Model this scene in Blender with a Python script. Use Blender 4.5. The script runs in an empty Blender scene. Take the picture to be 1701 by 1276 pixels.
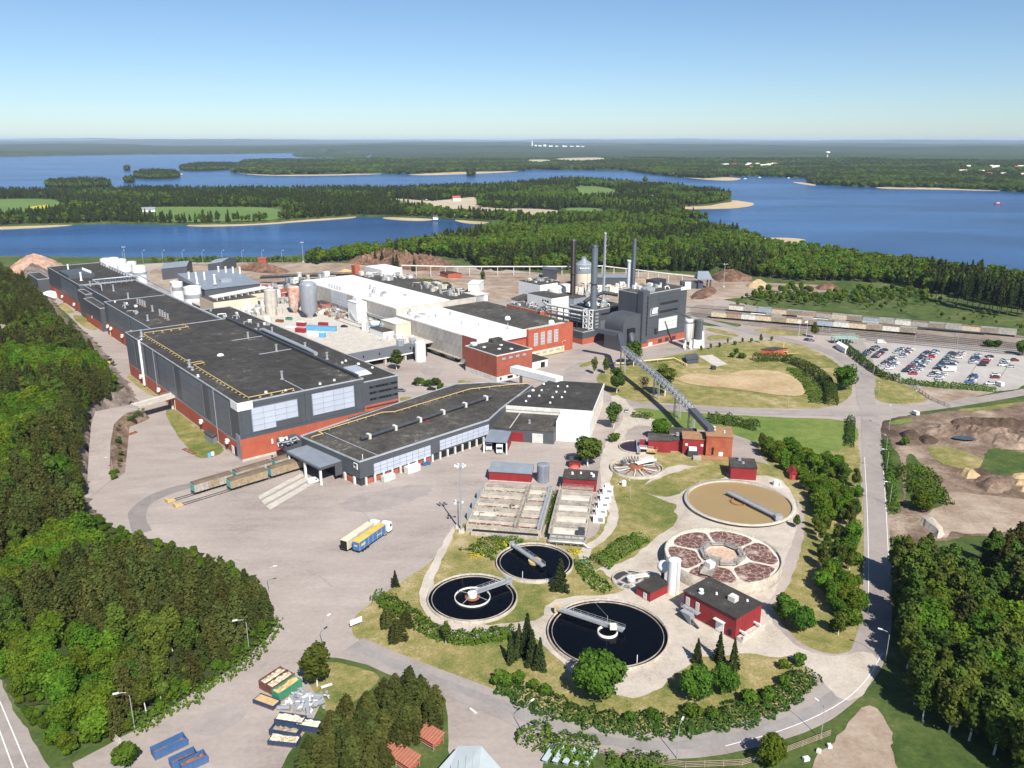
import bpy, math, random
import numpy as np
from mathutils import Vector, Matrix, noise as mnoise
R = math.radians
random.seed(7); rng = np.random.default_rng(7)
SC = bpy.context.scene
COL = SC.collection

# ------------------------------------------------------------------ camera, sky, sun, exposure
CAM_H, FPX, CX, CY, HORIZON = 120.0, 1340.0, 850.5, 638.0, 233.0
PITCH = math.atan((CY - HORIZON) / FPX)
cam = bpy.data.objects.new('camera', bpy.data.cameras.new('camera')); COL.objects.link(cam)
cam.location = (0, 0, CAM_H); cam.rotation_euler = (math.pi/2 - PITCH, 0, 0)
cam.data.sensor_width = 36.0; cam.data.lens = FPX/1701*36.0
cam.data.clip_start = 1.0; cam.data.clip_end = 120000.0
SC.camera = cam
SUN_EL, SUN_AZ = R(46), math.atan2(0.36, -0.93)      # azimuth measured from +Y towards +X
w = bpy.data.worlds.new('World'); SC.world = w; w.use_nodes = True
nt = w.node_tree; nt.nodes.clear()
sky = nt.nodes.new('ShaderNodeTexSky'); sky.sky_type = 'NISHITA'; sky.sun_disc = False
sky.sun_elevation = SUN_EL; sky.sun_rotation = SUN_AZ
sky.altitude = 100; sky.air_density = 0.8; sky.dust_density = 0.3; sky.ozone_density = 3.0
bg = nt.nodes.new('ShaderNodeBackground'); bg.inputs['Strength'].default_value = 0.068
wo = nt.nodes.new('ShaderNodeOutputWorld')
tint = nt.nodes.new('ShaderNodeMix'); tint.data_type = 'RGBA'; tint.blend_type = 'MULTIPLY'; tint.inputs[0].default_value = 1.0; tint.inputs[7].default_value = (.985,1.075,1.145,1)
nt.links.new(sky.outputs[0], tint.inputs[6]); nt.links.new(tint.outputs[2], bg.inputs[0]); nt.links.new(bg.outputs[0], wo.inputs[0])
sun = bpy.data.objects.new('sun', bpy.data.lights.new('sun', 'SUN')); COL.objects.link(sun)
sun.data.energy = 5.0; sun.data.angle = R(0.53); sun.data.color = (1.0, 0.94, 0.85)
to_sun = Vector((math.sin(SUN_AZ)*math.cos(SUN_EL), math.cos(SUN_AZ)*math.cos(SUN_EL), math.sin(SUN_EL)))
sun.rotation_euler = to_sun.to_track_quat('Z', 'Y').to_euler()
SC.view_settings.view_transform = 'Standard'; SC.view_settings.look = 'None'
SC.view_settings.exposure = 0.62; SC.view_settings.gamma = 1.0; SC.view_settings.use_curve_mapping = False
SC.cycles.use_denoising = True
SC.cycles.max_bounces = 5; SC.cycles.diffuse_bounces = 2; SC.cycles.glossy_bounces = 2
SC.cycles.transmission_bounces = 2; SC.cycles.transparent_max_bounces = 4; SC.cycles.volume_bounces = 0
SC.cycles.use_adaptive_sampling = True

# ------------------------------------------------------------------ survey helpers: a spot in the photo -> a point on level ground
cP, sP = math.cos(PITCH), math.sin(PITCH)
def G(px, py, z=0.0):
    xc = (px-CX)/FPX; yc = (py-CY)/FPX
    dy = cP - yc*sP; dz = -sP - yc*cP
    t = (z-CAM_H)/dz
    return (xc*t, dy*t, z)
CROPS = dict(c1=(0,380,.2587), c2=(400,380,.2587), c3=(800,380,.2587), c4=(1200,380,.2945), c5=(100,580,.2587), c6=(460,580,.2587),
             c7=(760,700,.1881), c8=(980,560,.2116), d1=(680,860,.2352), d2=(1000,760,.2665), d3=(560,860,.2195), d4=(140,1016,.2352),
             d5=(440,1016,.2352), d6=(800,1016,.3762), d7=(1301,640,.2508), d8=(0,200,.5056), e1=(840,200,.5062), e2=(0,430,.2116),
             e3=(0,800,.3731), e4=(1400,850,.3337), e5=(560,400,.1176), e6=(260,410,.1293), e7=(840,430,.1019), e8=(960,420,.1410),
             f1=(440,480,.1411), f2=(80,420,.1411), f3=(600,480,.1411), f4=(800,480,.1411), f5=(1420,560,.1652), f6=(1140,500,.1646), ph=(0,0,1))
def K(c, p, z=0.0):
    ox, oy, s = CROPS[c]
    return G(ox+p[0]*s, oy+p[1]*s, z)
def KS(c, pts, z=0.0): return [K(c, p, z) for p in pts]
PL = R(39.2)                    # bearing of the mill's main axes
def to_frame(p, th):
    c, s = math.cos(th), math.sin(th)
    return (p[0]*c+p[1]*s, -p[0]*s+p[1]*c)
def from_frame(u, v, th):
    c, s = math.cos(th), math.sin(th)
    return (u*c-v*s, u*s+v*c)

# ------------------------------------------------------------------ mesh builder
class MB:
    def __init__(s): s.v = []; s.f = []; s.sm = []
    def add(s, vs, fs, smooth=False):
        o = len(s.v); s.v += [tuple(p) for p in vs]
        for f in fs: s.f.append(tuple(i+o for i in f)); s.sm.append(smooth)
        return s
    def box(s, x0, y0, z0, x1, y1, z1):
        v = [(x0,y0,z0),(x1,y0,z0),(x1,y1,z0),(x0,y1,z0),(x0,y0,z1),(x1,y0,z1),(x1,y1,z1),(x0,y1,z1)]
        return s.add(v, [(0,3,2,1),(4,5,6,7),(0,1,5,4),(1,2,6,5),(2,3,7,6),(3,0,4,7)])
    def obox(s, cx, cy, z0, lx, ly, h, a=0.0):
        c, n = math.cos(a), math.sin(a); p = []
        for z in (z0, z0+h):
            for dx, dy in ((-.5,-.5),(.5,-.5),(.5,.5),(-.5,.5)):
                X, Y = dx*lx, dy*ly; p.append((cx+X*c-Y*n, cy+X*n+Y*c, z))
        return s.add(p, [(0,3,2,1),(4,5,6,7),(0,1,5,4),(1,2,6,5),(2,3,7,6),(3,0,4,7)])
    def prism(s, poly, z0, z1, top=None):
        n = len(poly); top = top or poly
        ar = sum(poly[i][0]*poly[(i+1)%n][1]-poly[(i+1)%n][0]*poly[i][1] for i in range(n))
        if ar < 0: poly = poly[::-1]; top = top[::-1]
        v = [(p[0],p[1],z0) for p in poly] + [(p[0],p[1],(p[2] if len(p) > 2 else z1)) for p in top]
        f = [tuple(range(n-1,-1,-1)), tuple(range(n,2*n))] + [(i,(i+1)%n,n+(i+1)%n,n+i) for i in range(n)]
        return s.add(v, f)
    def quad(s, a, b, c, d): return s.add([a,b,c,d], [(0,1,2,3)])
    def cyl(s, x, y, z0, z1, r, r2=None, n=12, cap=True):
        r2 = r if r2 is None else r2; v = []
        for z, q in ((z0,r),(z1,r2)):
            for i in range(n):
                a = 2*math.pi*i/n; v.append((x+q*math.cos(a), y+q*math.sin(a), z))
        s.add(v, [(i,(i+1)%n,n+(i+1)%n,n+i) for i in range(n)], True)
        if cap: s.add(v, [tuple(range(n-1,-1,-1)), tuple(range(n,2*n))])
        return s
    def lathe(s, prof, cx=0, cy=0, n=24, smooth=True, a0=0.0, a1=2*math.pi):
        full = abs(a1-a0-2*math.pi) < 1e-6; m = n if full else n+1; v = []
        for r, z in prof:
            for i in range(m):
                a = a0+(a1-a0)*i/n; v.append((cx+r*math.cos(a), cy+r*math.sin(a), z))
        f = []
        for k in range(len(prof)-1):
            for i in range(n):
                j = (i+1) % m; f.append((k*m+i, k*m+j, (k+1)*m+j, (k+1)*m+i))
        return s.add(v, f, smooth)
    def bar(s, p, q, wd, hh=None):
        p, q = Vector(p), Vector(q); hh = hh or wd; d = (q-p)
        if d.length < 1e-6: return s
        d.normalize(); up = Vector((0,0,1)) if abs(d.z) < .98 else Vector((1,0,0))
        sx = d.cross(up).normalized(); uy = sx.cross(d).normalized(); v = []
        for e in (p, q):
            for a, b in ((-1,-1),(1,-1),(1,1),(-1,1)): v.append(tuple(e+sx*a*wd/2+uy*b*hh/2))
        return s.add(v, [(0,3,2,1),(4,5,6,7),(0,1,5,4),(1,2,6,5),(2,3,7,6),(3,0,4,7)])
    def tube(s, pts, r, n=6, r2=None):
        pts = [Vector(p) for p in pts]; m = len(pts); v = []
        for i, p in enumerate(pts):
            d = (pts[min(i+1,m-1)]-pts[max(i-1,0)]).normalized()
            up = Vector((0,0,1)) if abs(d.z) < .95 else Vector((1,0,0))
            sx = d.cross(up).normalized(); uy = sx.cross(d).normalized()
            q = r if r2 is None else r+(r2-r)*i/(m-1)
            for k in range(n):
                a = 2*math.pi*k/n; v.append(tuple(p+sx*math.cos(a)*q+uy*math.sin(a)*q))
        f = [(i*n+k, (i+1)*n+k, (i+1)*n+(k+1)%n, i*n+(k+1)%n) for i in range(m-1) for k in range(n)]
        s.add(v, f, True)
        return s.add(v, [tuple(range(n)), tuple(range((m-1)*n+n-1, (m-1)*n-1, -1))])
    def rail(s, pts, h=1.1, step=2.0, r=0.06):
        for a, b in zip(pts[:-1], pts[1:]):
            a, b = Vector(a), Vector(b); L = (b-a).length; n = max(1, int(L/step))
            for k in (h, h*.5): s.bar(a+Vector((0,0,k)), b+Vector((0,0,k)), r)
            for i in range(n+1):
                p = a.lerp(b, i/n); s.bar(p, p+Vector((0,0,h)), r)
        return s
    def mesh(s, name, mat, org=(0,0,0)):
        me = bpy.data.meshes.new(name)
        me.from_pydata([(p[0]-org[0], p[1]-org[1], p[2]-org[2]) for p in s.v], [], s.f)
        if any(s.sm): me.polygons.foreach_set('use_smooth', s.sm)
        for m in (mat if isinstance(mat, (list, tuple)) else [mat]): me.materials.append(m)
        me.update(); return me

def tag(o, label=None, cat=None, group=None, kind=None):
    if label: o['label'] = label
    if cat: o['category'] = cat
    if group: o['group'] = group
    if kind: o['kind'] = kind
    return o
class Thing:
    """an Empty at the base of a thing; its parts are given in the coordinates of a frame turned by th about the world origin"""
    def __init__(s, name, label, cat, loc=(0,0,0), th=0.0, group=None):
        s.org = (loc[0], loc[1], loc[2] if len(loc) > 2 else 0.0); s.th = th
        s.o = bpy.data.objects.new(name, None); COL.objects.link(s.o); s.o.empty_display_size = .5
        wx, wy = from_frame(loc[0], loc[1], th); s.o.location = (wx, wy, s.org[2]); s.o.rotation_euler = (0,0,th)
        tag(s.o, label, cat, group)
    def part(s, name, mb, mat, parent=None, label=None, kind=None):
        o = bpy.data.objects.new(name, mb if isinstance(mb, bpy.types.Mesh) else mb.mesh(name, mat, s.org)); COL.objects.link(o)
        o.parent = parent or s.o
        if label: o['label'] = label
        if kind: o['kind'] = kind
        return o
    def inst(s, name, me, loc, rz=0.0, parent=None, scale=None):
        o = bpy.data.objects.new(name, me); COL.objects.link(o); o.parent = parent or s.o
        o.location = (loc[0]-s.org[0], loc[1]-s.org[1], loc[2]-s.org[2]); o.rotation_euler = (0,0,rz)
        if scale: o.scale = scale
        return o
def solo(name, label, cat, mb, mat, loc=None, group=None, kind=None):
    loc = loc or (0,0,0)
    o = bpy.data.objects.new(name, mb.mesh(name, mat, loc)); COL.objects.link(o); o.location = loc
    return tag(o, label, cat, group, kind)
def structure(name, mb, mat, parent=None):
    o = bpy.data.objects.new(name, mb.mesh(name, mat)); COL.objects.link(o)
    if parent: o.parent = parent
    else: o['kind'] = 'structure'
    return o
def copy_tree(o, parent=None):
    c = o.copy(); COL.objects.link(c); c.parent = parent
    for ch in o.children: copy_tree(ch, c)
    return c
def place(root, loc, rz=0.0, label=None, group=None, scale=1.0, first=[None]):
    c = root if root.get('fresh') else copy_tree(root)
    if root.get('fresh'): del root['fresh']
    c.location = loc; c.rotation_euler = (0,0,rz); c.scale = (scale,)*3 if not isinstance(scale, tuple) else scale
    if label: c['label'] = label
    if group: c['group'] = group
    return c

# ------------------------------------------------------------------ materials
MT = {}
def mat(name, col, rough=.75, var=.18, scale=.35, metal=0.0, bump=0.0, spec=.35, col2=None, fine=None, detail=5.0, contrast=1.0, trans=0.0, coat=0.0, rnd=0.0):
    if name in MT: return MT[name]
    m = bpy.data.materials.new(name); m.use_nodes = True; t = m.node_tree; t.nodes.clear(); N = t.nodes.new; L = t.links.new
    out = N('ShaderNodeOutputMaterial'); b = N('ShaderNodeBsdfPrincipled'); L(b.outputs[0], out.inputs[0])
    b.inputs['Roughness'].default_value = rough; b.inputs['Metallic'].default_value = metal
    b.inputs['Specular IOR Level'].default_value = spec; b.inputs['Coat Weight'].default_value = coat
    tc = N('ShaderNodeTexCoord')
    nz = N('ShaderNodeTexNoise'); nz.inputs['Scale'].default_value = scale; nz.inputs['Detail'].default_value = detail; nz.inputs['Roughness'].default_value = .6
    L(tc.outputs['Object'], nz.inputs['Vector'])
    mr = N('ShaderNodeMapRange'); mr.inputs['From Min'].default_value = .5-.2/contrast; mr.inputs['From Max'].default_value = .5+.2/contrast
    L(nz.outputs[0], mr.inputs[0])
    mx = N('ShaderNodeMix'); mx.data_type = 'RGBA'
    lo = tuple(max(0, c*(1-var)) for c in col[:3])+(1,); hi = tuple(min(1, c*(1+var)) for c in (col2 or col)[:3])+(1,)
    if col2: lo = tuple(col[:3])+(1,); hi = tuple(col2[:3])+(1,)
    mx.inputs[6].default_value = lo; mx.inputs[7].default_value = hi; L(mr.outputs[0], mx.inputs[0])
    cur = mx.outputs[2]
    if fine:                      # (scale, amount): a second, finer mottling
        n2 = N('ShaderNodeTexNoise'); n2.inputs['Scale'].default_value = fine[0]; n2.inputs['Detail'].default_value = 3
        L(tc.outputs['Object'], n2.inputs['Vector'])
        m2 = N('ShaderNodeMapRange'); m2.inputs['From Min'].default_value = .3; m2.inputs['From Max'].default_value = .7
        m2.inputs['To Min'].default_value = 1-fine[1]; m2.inputs['To Max'].default_value = 1+fine[1]; L(n2.outputs[0], m2.inputs[0])
        x2 = N('ShaderNodeMix'); x2.data_type = 'RGBA'; x2.blend_type = 'MULTIPLY'; x2.inputs[0].default_value = 1
        L(cur, x2.inputs[6]); L(m2.outputs[0], x2.inputs[7]); cur = x2.outputs[2]
    if rnd:                       # each object its own shade
        oi = N('ShaderNodeObjectInfo'); m3 = N('ShaderNodeMapRange'); m3.inputs['To Min'].default_value = 1-rnd; m3.inputs['To Max'].default_value = 1+rnd
        L(oi.outputs['Random'], m3.inputs[0]); x3 = N('ShaderNodeMix'); x3.data_type = 'RGBA'; x3.blend_type = 'MULTIPLY'; x3.inputs[0].default_value = 1
        L(cur, x3.inputs[6]); L(m3.outputs[0], x3.inputs[7]); cur = x3.outputs[2]
    L(cur, b.inputs['Base Color'])
    if bump:
        bn = N('ShaderNodeBump'); bn.inputs['Strength'].default_value = bump; bn.inputs['Distance'].default_value = .15
        L(nz.outputs[0], bn.inputs['Height']); L(bn.outputs[0], b.inputs['Normal'])
    if trans:
        tr = N('ShaderNodeBsdfTranslucent'); ms = N('ShaderNodeMixShader'); ms.inputs[0].default_value = trans
        L(cur, tr.inputs[0]); L(b.outputs[0], ms.inputs[1]); L(tr.outputs[0], ms.inputs[2]); L(ms.outputs[0], out.inputs[0])
    MT[name] = m; m['bsdf'] = b.name
    return m
def foliage(name, dark, light, hue=.06, val=.35, trans=.25):
    if name in MT: return MT[name]
    m = bpy.data.materials.new(name); m.use_nodes = True; t = m.node_tree; t.nodes.clear(); N = t.nodes.new; L = t.links.new
    out = N('ShaderNodeOutputMaterial'); b = N('ShaderNodeBsdfPrincipled'); b.inputs['Roughness'].default_value = .7; b.inputs['Specular IOR Level'].default_value = .04
    tc = N('ShaderNodeTexCoord'); nz = N('ShaderNodeTexNoise'); nz.inputs['Scale'].default_value = .9; nz.inputs['Detail'].default_value = 4
    L(tc.outputs['Object'], nz.inputs['Vector'])
    mr = N('ShaderNodeMapRange'); mr.inputs['From Min'].default_value = .3; mr.inputs['From Max'].default_value = .7; L(nz.outputs[0], mr.inputs[0])
    mx = N('ShaderNodeMix'); mx.data_type = 'RGBA'; mx.inputs[6].default_value = dark+(1,); mx.inputs[7].default_value = light+(1,); L(mr.outputs[0], mx.inputs[0])
    oi = N('ShaderNodeObjectInfo'); hs = N('ShaderNodeHueSaturation')
    a = N('ShaderNodeMapRange'); a.inputs['To Min'].default_value = .5-hue; a.inputs['To Max'].default_value = .5+hue*.6; L(oi.outputs['Random'], a.inputs[0]); L(a.outputs[0], hs.inputs['Hue'])
    mm = N('ShaderNodeMath'); mm.operation = 'FRACT'; m5 = N('ShaderNodeMath'); m5.operation = 'MULTIPLY'; m5.inputs[1].default_value = 7.31; L(oi.outputs['Random'], m5.inputs[0]); L(m5.outputs[0], mm.inputs[0])
    v = N('ShaderNodeMapRange'); v.inputs['To Min'].default_value = 1-val; v.inputs['To Max'].default_value = 1+val; L(mm.outputs[0], v.inputs[0]); L(v.outputs[0], hs.inputs['Value'])
    L(mx.outputs[2], hs.inputs['Color']); L(hs.outputs[0], b.inputs['Base Color'])
    tr = N('ShaderNodeBsdfTranslucent'); L(hs.outputs[0], tr.inputs[0]); ms = N('ShaderNodeMixShader'); ms.inputs[0].default_value = trans
    L(b.outputs[0], ms.inputs[1]); L(tr.outputs[0], ms.inputs[2]); L(ms.outputs[0], out.inputs[0])
    MT[name] = m; return m
def layered(name, stops, scales, rough=.95, weights=(.5,.3,.2), bump=0.0, stretch=None, span=.115):
    """several noise octaves of metres-wide size into one colour ramp: grass, soil, gravel, asphalt"""
    m = bpy.data.materials.new(name); m.use_nodes = True; t = m.node_tree; t.nodes.clear(); N = t.nodes.new; L = t.links.new
    out = N('ShaderNodeOutputMaterial'); b = N('ShaderNodeBsdfPrincipled'); b.inputs['Roughness'].default_value = rough; b.inputs['Specular IOR Level'].default_value = .2; L(b.outputs[0], out.inputs[0])
    tc = N('ShaderNodeTexCoord'); vec = tc.outputs['Object']
    if stretch:
        mp = N('ShaderNodeMapping'); mp.inputs['Rotation'].default_value = (0,0,stretch[0]); mp.inputs['Scale'].default_value = (stretch[1],stretch[2],1); L(vec, mp.inputs[0]); vec2 = mp.outputs[0]
    acc = None
    for i, (sc, wt) in enumerate(zip(scales, weights)):
        nz = N('ShaderNodeTexNoise'); nz.inputs['Scale'].default_value = sc; nz.inputs['Detail'].default_value = 6; nz.inputs['Roughness'].default_value = .65
        nz.inputs['Distortion'].default_value = .6 if i == 0 else 0
        L(vec2 if (stretch and i == stretch[3]) else vec, nz.inputs['Vector'])
        mu = N('ShaderNodeMath'); mu.operation = 'MULTIPLY'; mu.inputs[1].default_value = wt; L(nz.outputs[0], mu.inputs[0])
        if acc is None: acc = mu.outputs[0]
        else:
            ad = N('ShaderNodeMath'); ad.operation = 'ADD'; L(acc, ad.inputs[0]); L(mu.outputs[0], ad.inputs[1]); acc = ad.outputs[0]
    mr = N('ShaderNodeMapRange'); mr.inputs['From Min'].default_value = .5-span; mr.inputs['From Max'].default_value = .5+span; L(acc, mr.inputs[0])
    cr = N('ShaderNodeValToRGB'); el = cr.color_ramp.elements
    while len(el) < len(stops): el.new(.5)
    for e, (p, c) in zip(el, stops): e.position = p; e.color = c+(1,)
    L(mr.outputs[0], cr.inputs[0]); L(cr.outputs[0], b.inputs['Base Color'])
    if bump:
        bn = N('ShaderNodeBump'); bn.inputs['Strength'].default_value = bump; bn.inputs['Distance'].default_value = .5; L(acc, bn.inputs['Height']); L(bn.outputs[0], b.inputs['Normal'])
    MT[name] = m; return m

M_clad = mat('cladding_grey', (.072,.080,.092), .5, .12, .06, fine=(.8,.08))
M_cladL = mat('cladding_ribbed', (.125,.138,.155), .5, .08, .12, fine=(2.,.06), rnd=.07)
M_clad_dark = mat('cladding_dark', (.038,.043,.052), .5, .1, .1)
M_glaze = mat('translucent_pane', (.42,.46,.54), .35, .06, .2, rnd=.05, spec=.5)
M_glazeframe = mat('glazing_frame', (.22,.24,.28), .5)
M_brick = mat('orange_brick', (.37,.092,.052), .85, .14, .25, fine=(3.5,.10))
M_brick2 = mat('weathered_red_brick', (.30,.088,.056), .9, .18, .3, fine=(2.5,.16))
M_red = mat('red_painted_metal', (.25,.024,.028), .6, .16, .35, fine=(3,.10))
M_redroof = mat('rust_red_sheet', (.35,.09,.06), .6, .15, .6)
M_roof = layered('roof_felt', [(0,(.028,.027,.025)),(.45,(.044,.042,.039)),(.78,(.060,.057,.052)),(.9,(.078,.074,.068)),(1,(.17,.165,.155))], (.035,.22,1.5), weights=(.34,.33,.33), span=.10)
M_roof2 = layered('weathered_roof_felt', [(0,(.035,.033,.030)),(.5,(.062,.058,.052)),(.85,(.095,.088,.078)),(1,(.19,.175,.155))], (.06,.3,1.3), weights=(.34,.33,.33), span=.10)
M_roofw = mat('white_roof_membrane', (.66,.66,.65), .7, .14, .05, fine=(.5,.08))
M_roofg = mat('grey_sheet_roof', (.20,.23,.27), .45, .12, .3)
M_flash = mat('flashing', (.34,.36,.39), .5)
M_conc = mat('pale_concrete', (.46,.43,.38), .9, .16, .3, fine=(1.5,.10))
M_concd = mat('stained_concrete', (.30,.27,.23), .95, .35, .35, fine=(1.2,.25))
M_concp = mat('concrete_panel', (.40,.375,.34), .9, .10, .3, rnd=.10, fine=(.9,.12))
M_white = mat('white_paint', (.74,.75,.74), .55, .06, .4)
M_whited = mat('dirty_white_paint', (.60,.59,.55), .65, .16, .4, fine=(1.5,.10))
M_cream = mat('cream_panel', (.58,.51,.40), .8, .08, .2)
M_yellow = mat('yellow_pipe_paint', (.52,.38,.16), .6, .12, .8)
M_steel = mat('galvanised_steel', (.42,.44,.46), .45, .15, .8, metal=.4)
M_steeld = mat('dark_steel', (.07,.075,.085), .5, .2, .6, metal=.3)
M_alu = mat('aluminium_tank', (.36,.39,.43), .4, .08, .3, metal=.3, fine=(1.,.05))
M_dark = mat('dark_opening', (.010,.011,.013), .6, .1)
M_glass = mat('dark_glass', (.015,.018,.022), .12, .05, spec=.6)
M_rust = mat('rust', (.30,.11,.045), .9, .35, .8, col2=(.16,.075,.045))
M_blue = mat('blue_paint', (.05,.12,.27), .55, .12, .7)
M_bluel = mat('bright_blue_paint', (.10,.36,.62), .5, .08, .5)
M_green = mat('green_paint', (.05,.22,.13), .6, .15, .7)
M_wood = mat('weathered_wood', (.30,.24,.17), .9, .25, 1.2)
M_woodchip = mat('woodchip', (.52,.36,.17), .95, .2, 1.5, fine=(6,.15))
M_bark = mat('trunk_bark', (.12,.085,.06), .95, .25, 2)
M_birchbark = mat('birch_bark', (.62,.60,.56), .8, .25, 3)
M_tyre = mat('rubber', (.02,.02,.02), .9, .2)
M_black = mat('black_paint', (.015,.015,.017), .35)
M_lamp = mat('lamp_head', (.62,.64,.66), .4)
M_paint = mat('road_paint', (.70,.70,.68), .8, .15, 2)
# ------------------------------------------------------------------ ground, roads, water
WL = -3.0
def inpoly(xs, ys, poly):
    n = len(poly); r = np.zeros(len(xs), bool); j = n-1
    for i in range(n):
        xi, yi, xj, yj = poly[i][0], poly[i][1], poly[j][0], poly[j][1]
        if yi != yj:
            r ^= ((yi > ys) != (yj > ys)) & (xs < (xj-xi)*(ys-yi)/(yj-yi)+xi)
        j = i
    return r
def polydist(xs, ys, poly):
    d = np.full(len(xs), 1e9)
    for i in range(len(poly)):
        ax, ay = poly[i-1][0], poly[i-1][1]; bx, by = poly[i][0], poly[i][1]
        L2 = (bx-ax)**2+(by-ay)**2+1e-9
        t = np.clip(((xs-ax)*(bx-ax)+(ys-ay)*(by-ay))/L2, 0, 1)
        d = np.minimum(d, np.hypot(xs-ax-t*(bx-ax), ys-ay-t*(by-ay)))
    return d
def smooth_poly(pts, it=2, closed=True):
    for _ in range(it):
        q = []; n = len(pts)
        for i in range(n if closed else n-1):
            a, b = pts[i], pts[(i+1) % n]
            q.append(tuple(a[k]*.75+b[k]*.25 for k in range(len(a)))); q.append(tuple(a[k]*.25+b[k]*.75 for k in range(len(a))))
        if not closed: q = [pts[0]]+q+[pts[-1]]
        pts = q
    return pts
def ragged(pts, step=2.0, amp=.5, sc=.25):
    o = []; n = len(pts)
    for i in range(n):
        a, b = pts[i], pts[(i+1) % n]; L = math.hypot(b[0]-a[0], b[1]-a[1]); m = max(1, int(L/step))
        for k in range(m):
            t = k/m; x, y = a[0]+(b[0]-a[0])*t, a[1]+(b[1]-a[1])*t
            w = mnoise.noise((x*sc, y*sc, 3.1)); w2 = mnoise.noise((x*sc, y*sc, 9.7))
            o.append((x+w*amp, y+w2*amp))
    return o
def patch(name, c, pts, z, m, it=2, amp=.5, step=2.0, parent=None):
    w = [p[:2] for p in (KS(c, pts) if c else pts)]
    if it: w = smooth_poly(w, it)
    if amp: w = ragged(w, step, amp)
    ar = sum(w[i-1][0]*w[i][1]-w[i][0]*w[i-1][1] for i in range(len(w)))
    if ar < 0: w = w[::-1]
    mb = MB(); mb.add([(p[0],p[1],z) for p in w], [tuple(range(len(w)))])
    return structure(name, mb, m, parent)
def strip(name, pts, wd, z, m, it=3, amp=.25):
    """a road or path of given width along a centre line of ground points"""
    pts = smooth_poly([p[:2] for p in pts], it, False); mb = MB(); L = []; n = len(pts)
    for i, p in enumerate(pts):
        a, b = pts[max(0,i-1)], pts[min(n-1,i+1)]; d = Vector((b[0]-a[0], b[1]-a[1])).normalized()
        wv = wd/2 if not callable(wd) else wd(i/(n-1))/2
        e = amp*mnoise.noise((p[0]*.2, p[1]*.2, 1.0))
        L += [(p[0]-d.y*(wv+e), p[1]+d.x*(wv+e), z), (p[0]+d.y*(wv+e), p[1]-d.x*(wv+e), z)]
    mb.add(L, [(2*i+1, 2*i+3, 2*i+2, 2*i) for i in range(n-1)])
    return structure(name, mb, m)

M_asph = layered('sunbleached_asphalt', [(0,(.230,.196,.178)),(.35,(.300,.260,.236)),(.7,(.345,.301,.274)),(1,(.39,.343,.312))], (.016,.09,.8), weights=(.42,.33,.25), stretch=(R(-50),.5,1.6,1))
M_road = layered('road_asphalt', [(0,(.215,.190,.176)),(.5,(.285,.253,.236)),(1,(.335,.302,.283))], (.02,.12,1.1), weights=(.4,.35,.25))
M_gravel = layered('pale_gravel', [(0,(.31,.265,.22)),(.4,(.41,.365,.31)),(.75,(.47,.425,.37)),(1,(.53,.49,.44))], (.03,.2,1.6), weights=(.4,.35,.25))
M_lawn = layered('dry_lawn', [(0,(.095,.125,.028)),(.35,(.175,.172,.052)),(.65,(.250,.212,.082)),(1,(.37,.30,.17))], (.03,.22,1.7), weights=(.38,.32,.30), span=.085)
M_lawng = layered('mown_green_lawn', [(0,(.085,.140,.026)),(.5,(.135,.185,.042)),(1,(.20,.215,.065))], (.03,.2,1.6), weights=(.35,.33,.32), span=.09)
M_meadow = layered('rough_meadow', [(0,(.024,.048,.012)),(.35,(.048,.080,.018)),(.7,(.082,.110,.030)),(1,(.16,.150,.065))], (.03,.15,.9), weights=(.4,.35,.25), bump=.6)
M_floor = layered('forest_floor', [(0,(.020,.030,.010)),(.5,(.040,.055,.016)),(1,(.075,.085,.030))], (.05,.3,1.5))
M_dirt = layered('bare_dirt', [(0,(.17,.12,.085)),(.4,(.27,.205,.155)),(.75,(.35,.285,.225)),(1,(.42,.36,.30))], (.02,.11,.8), weights=(.42,.35,.23))
M_soil = layered('dark_soil', [(0,(.035,.024,.018)),(.5,(.075,.050,.036)),(1,(.14,.095,.065))], (.06,.3,1.5))
M_sand = layered('tan_sand', [(0,(.30,.215,.115)),(.5,(.40,.30,.17)),(1,(.48,.385,.25))], (.05,.3,1.8))
M_redsoil = layered('bark_mulch', [(0,(.06,.034,.024)),(.5,(.145,.082,.055)),(1,(.24,.155,.11))], (.08,.4,1.5), span=.09)
M_earth = layered('raw_brown_earth', [(0,(.07,.047,.034)),(.4,(.155,.108,.078)),(.7,(.235,.175,.13)),(1,(.34,.275,.215))], (.025,.14,.9), span=.09)
M_field = layered('green_field', [(0,(.085,.155,.035)),(1,(.135,.20,.055))], (.004,.03,.2))
M_crop = layered('tan_field', [(0,(.36,.30,.215)),(1,(.47,.41,.31))], (.004,.03,.2))
M_reed = layered('reed_bed', [(0,(.34,.27,.16)),(.5,(.44,.35,.215)),(1,(.52,.43,.28))], (.01,.06,.3))
M_rock = layered('grey_rock_face', [(0,(.07,.055,.05)),(.45,(.16,.13,.115)),(1,(.29,.235,.20))], (.12,.5,1.8), bump=.8, stretch=(0,1,1,1))
M_rockp = layered('pink_granite', [(0,(.24,.14,.10)),(.5,(.38,.24,.17)),(1,(.50,.35,.27))], (.08,.35,1.4), bump=.7)
M_canopy = layered('distant_woodland', [(0,(.018,.034,.014)),(.45,(.030,.052,.020)),(.8,(.048,.074,.026)),(1,(.095,.11,.05))], (.0025,.012,.05), weights=(.35,.35,.3))

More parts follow.
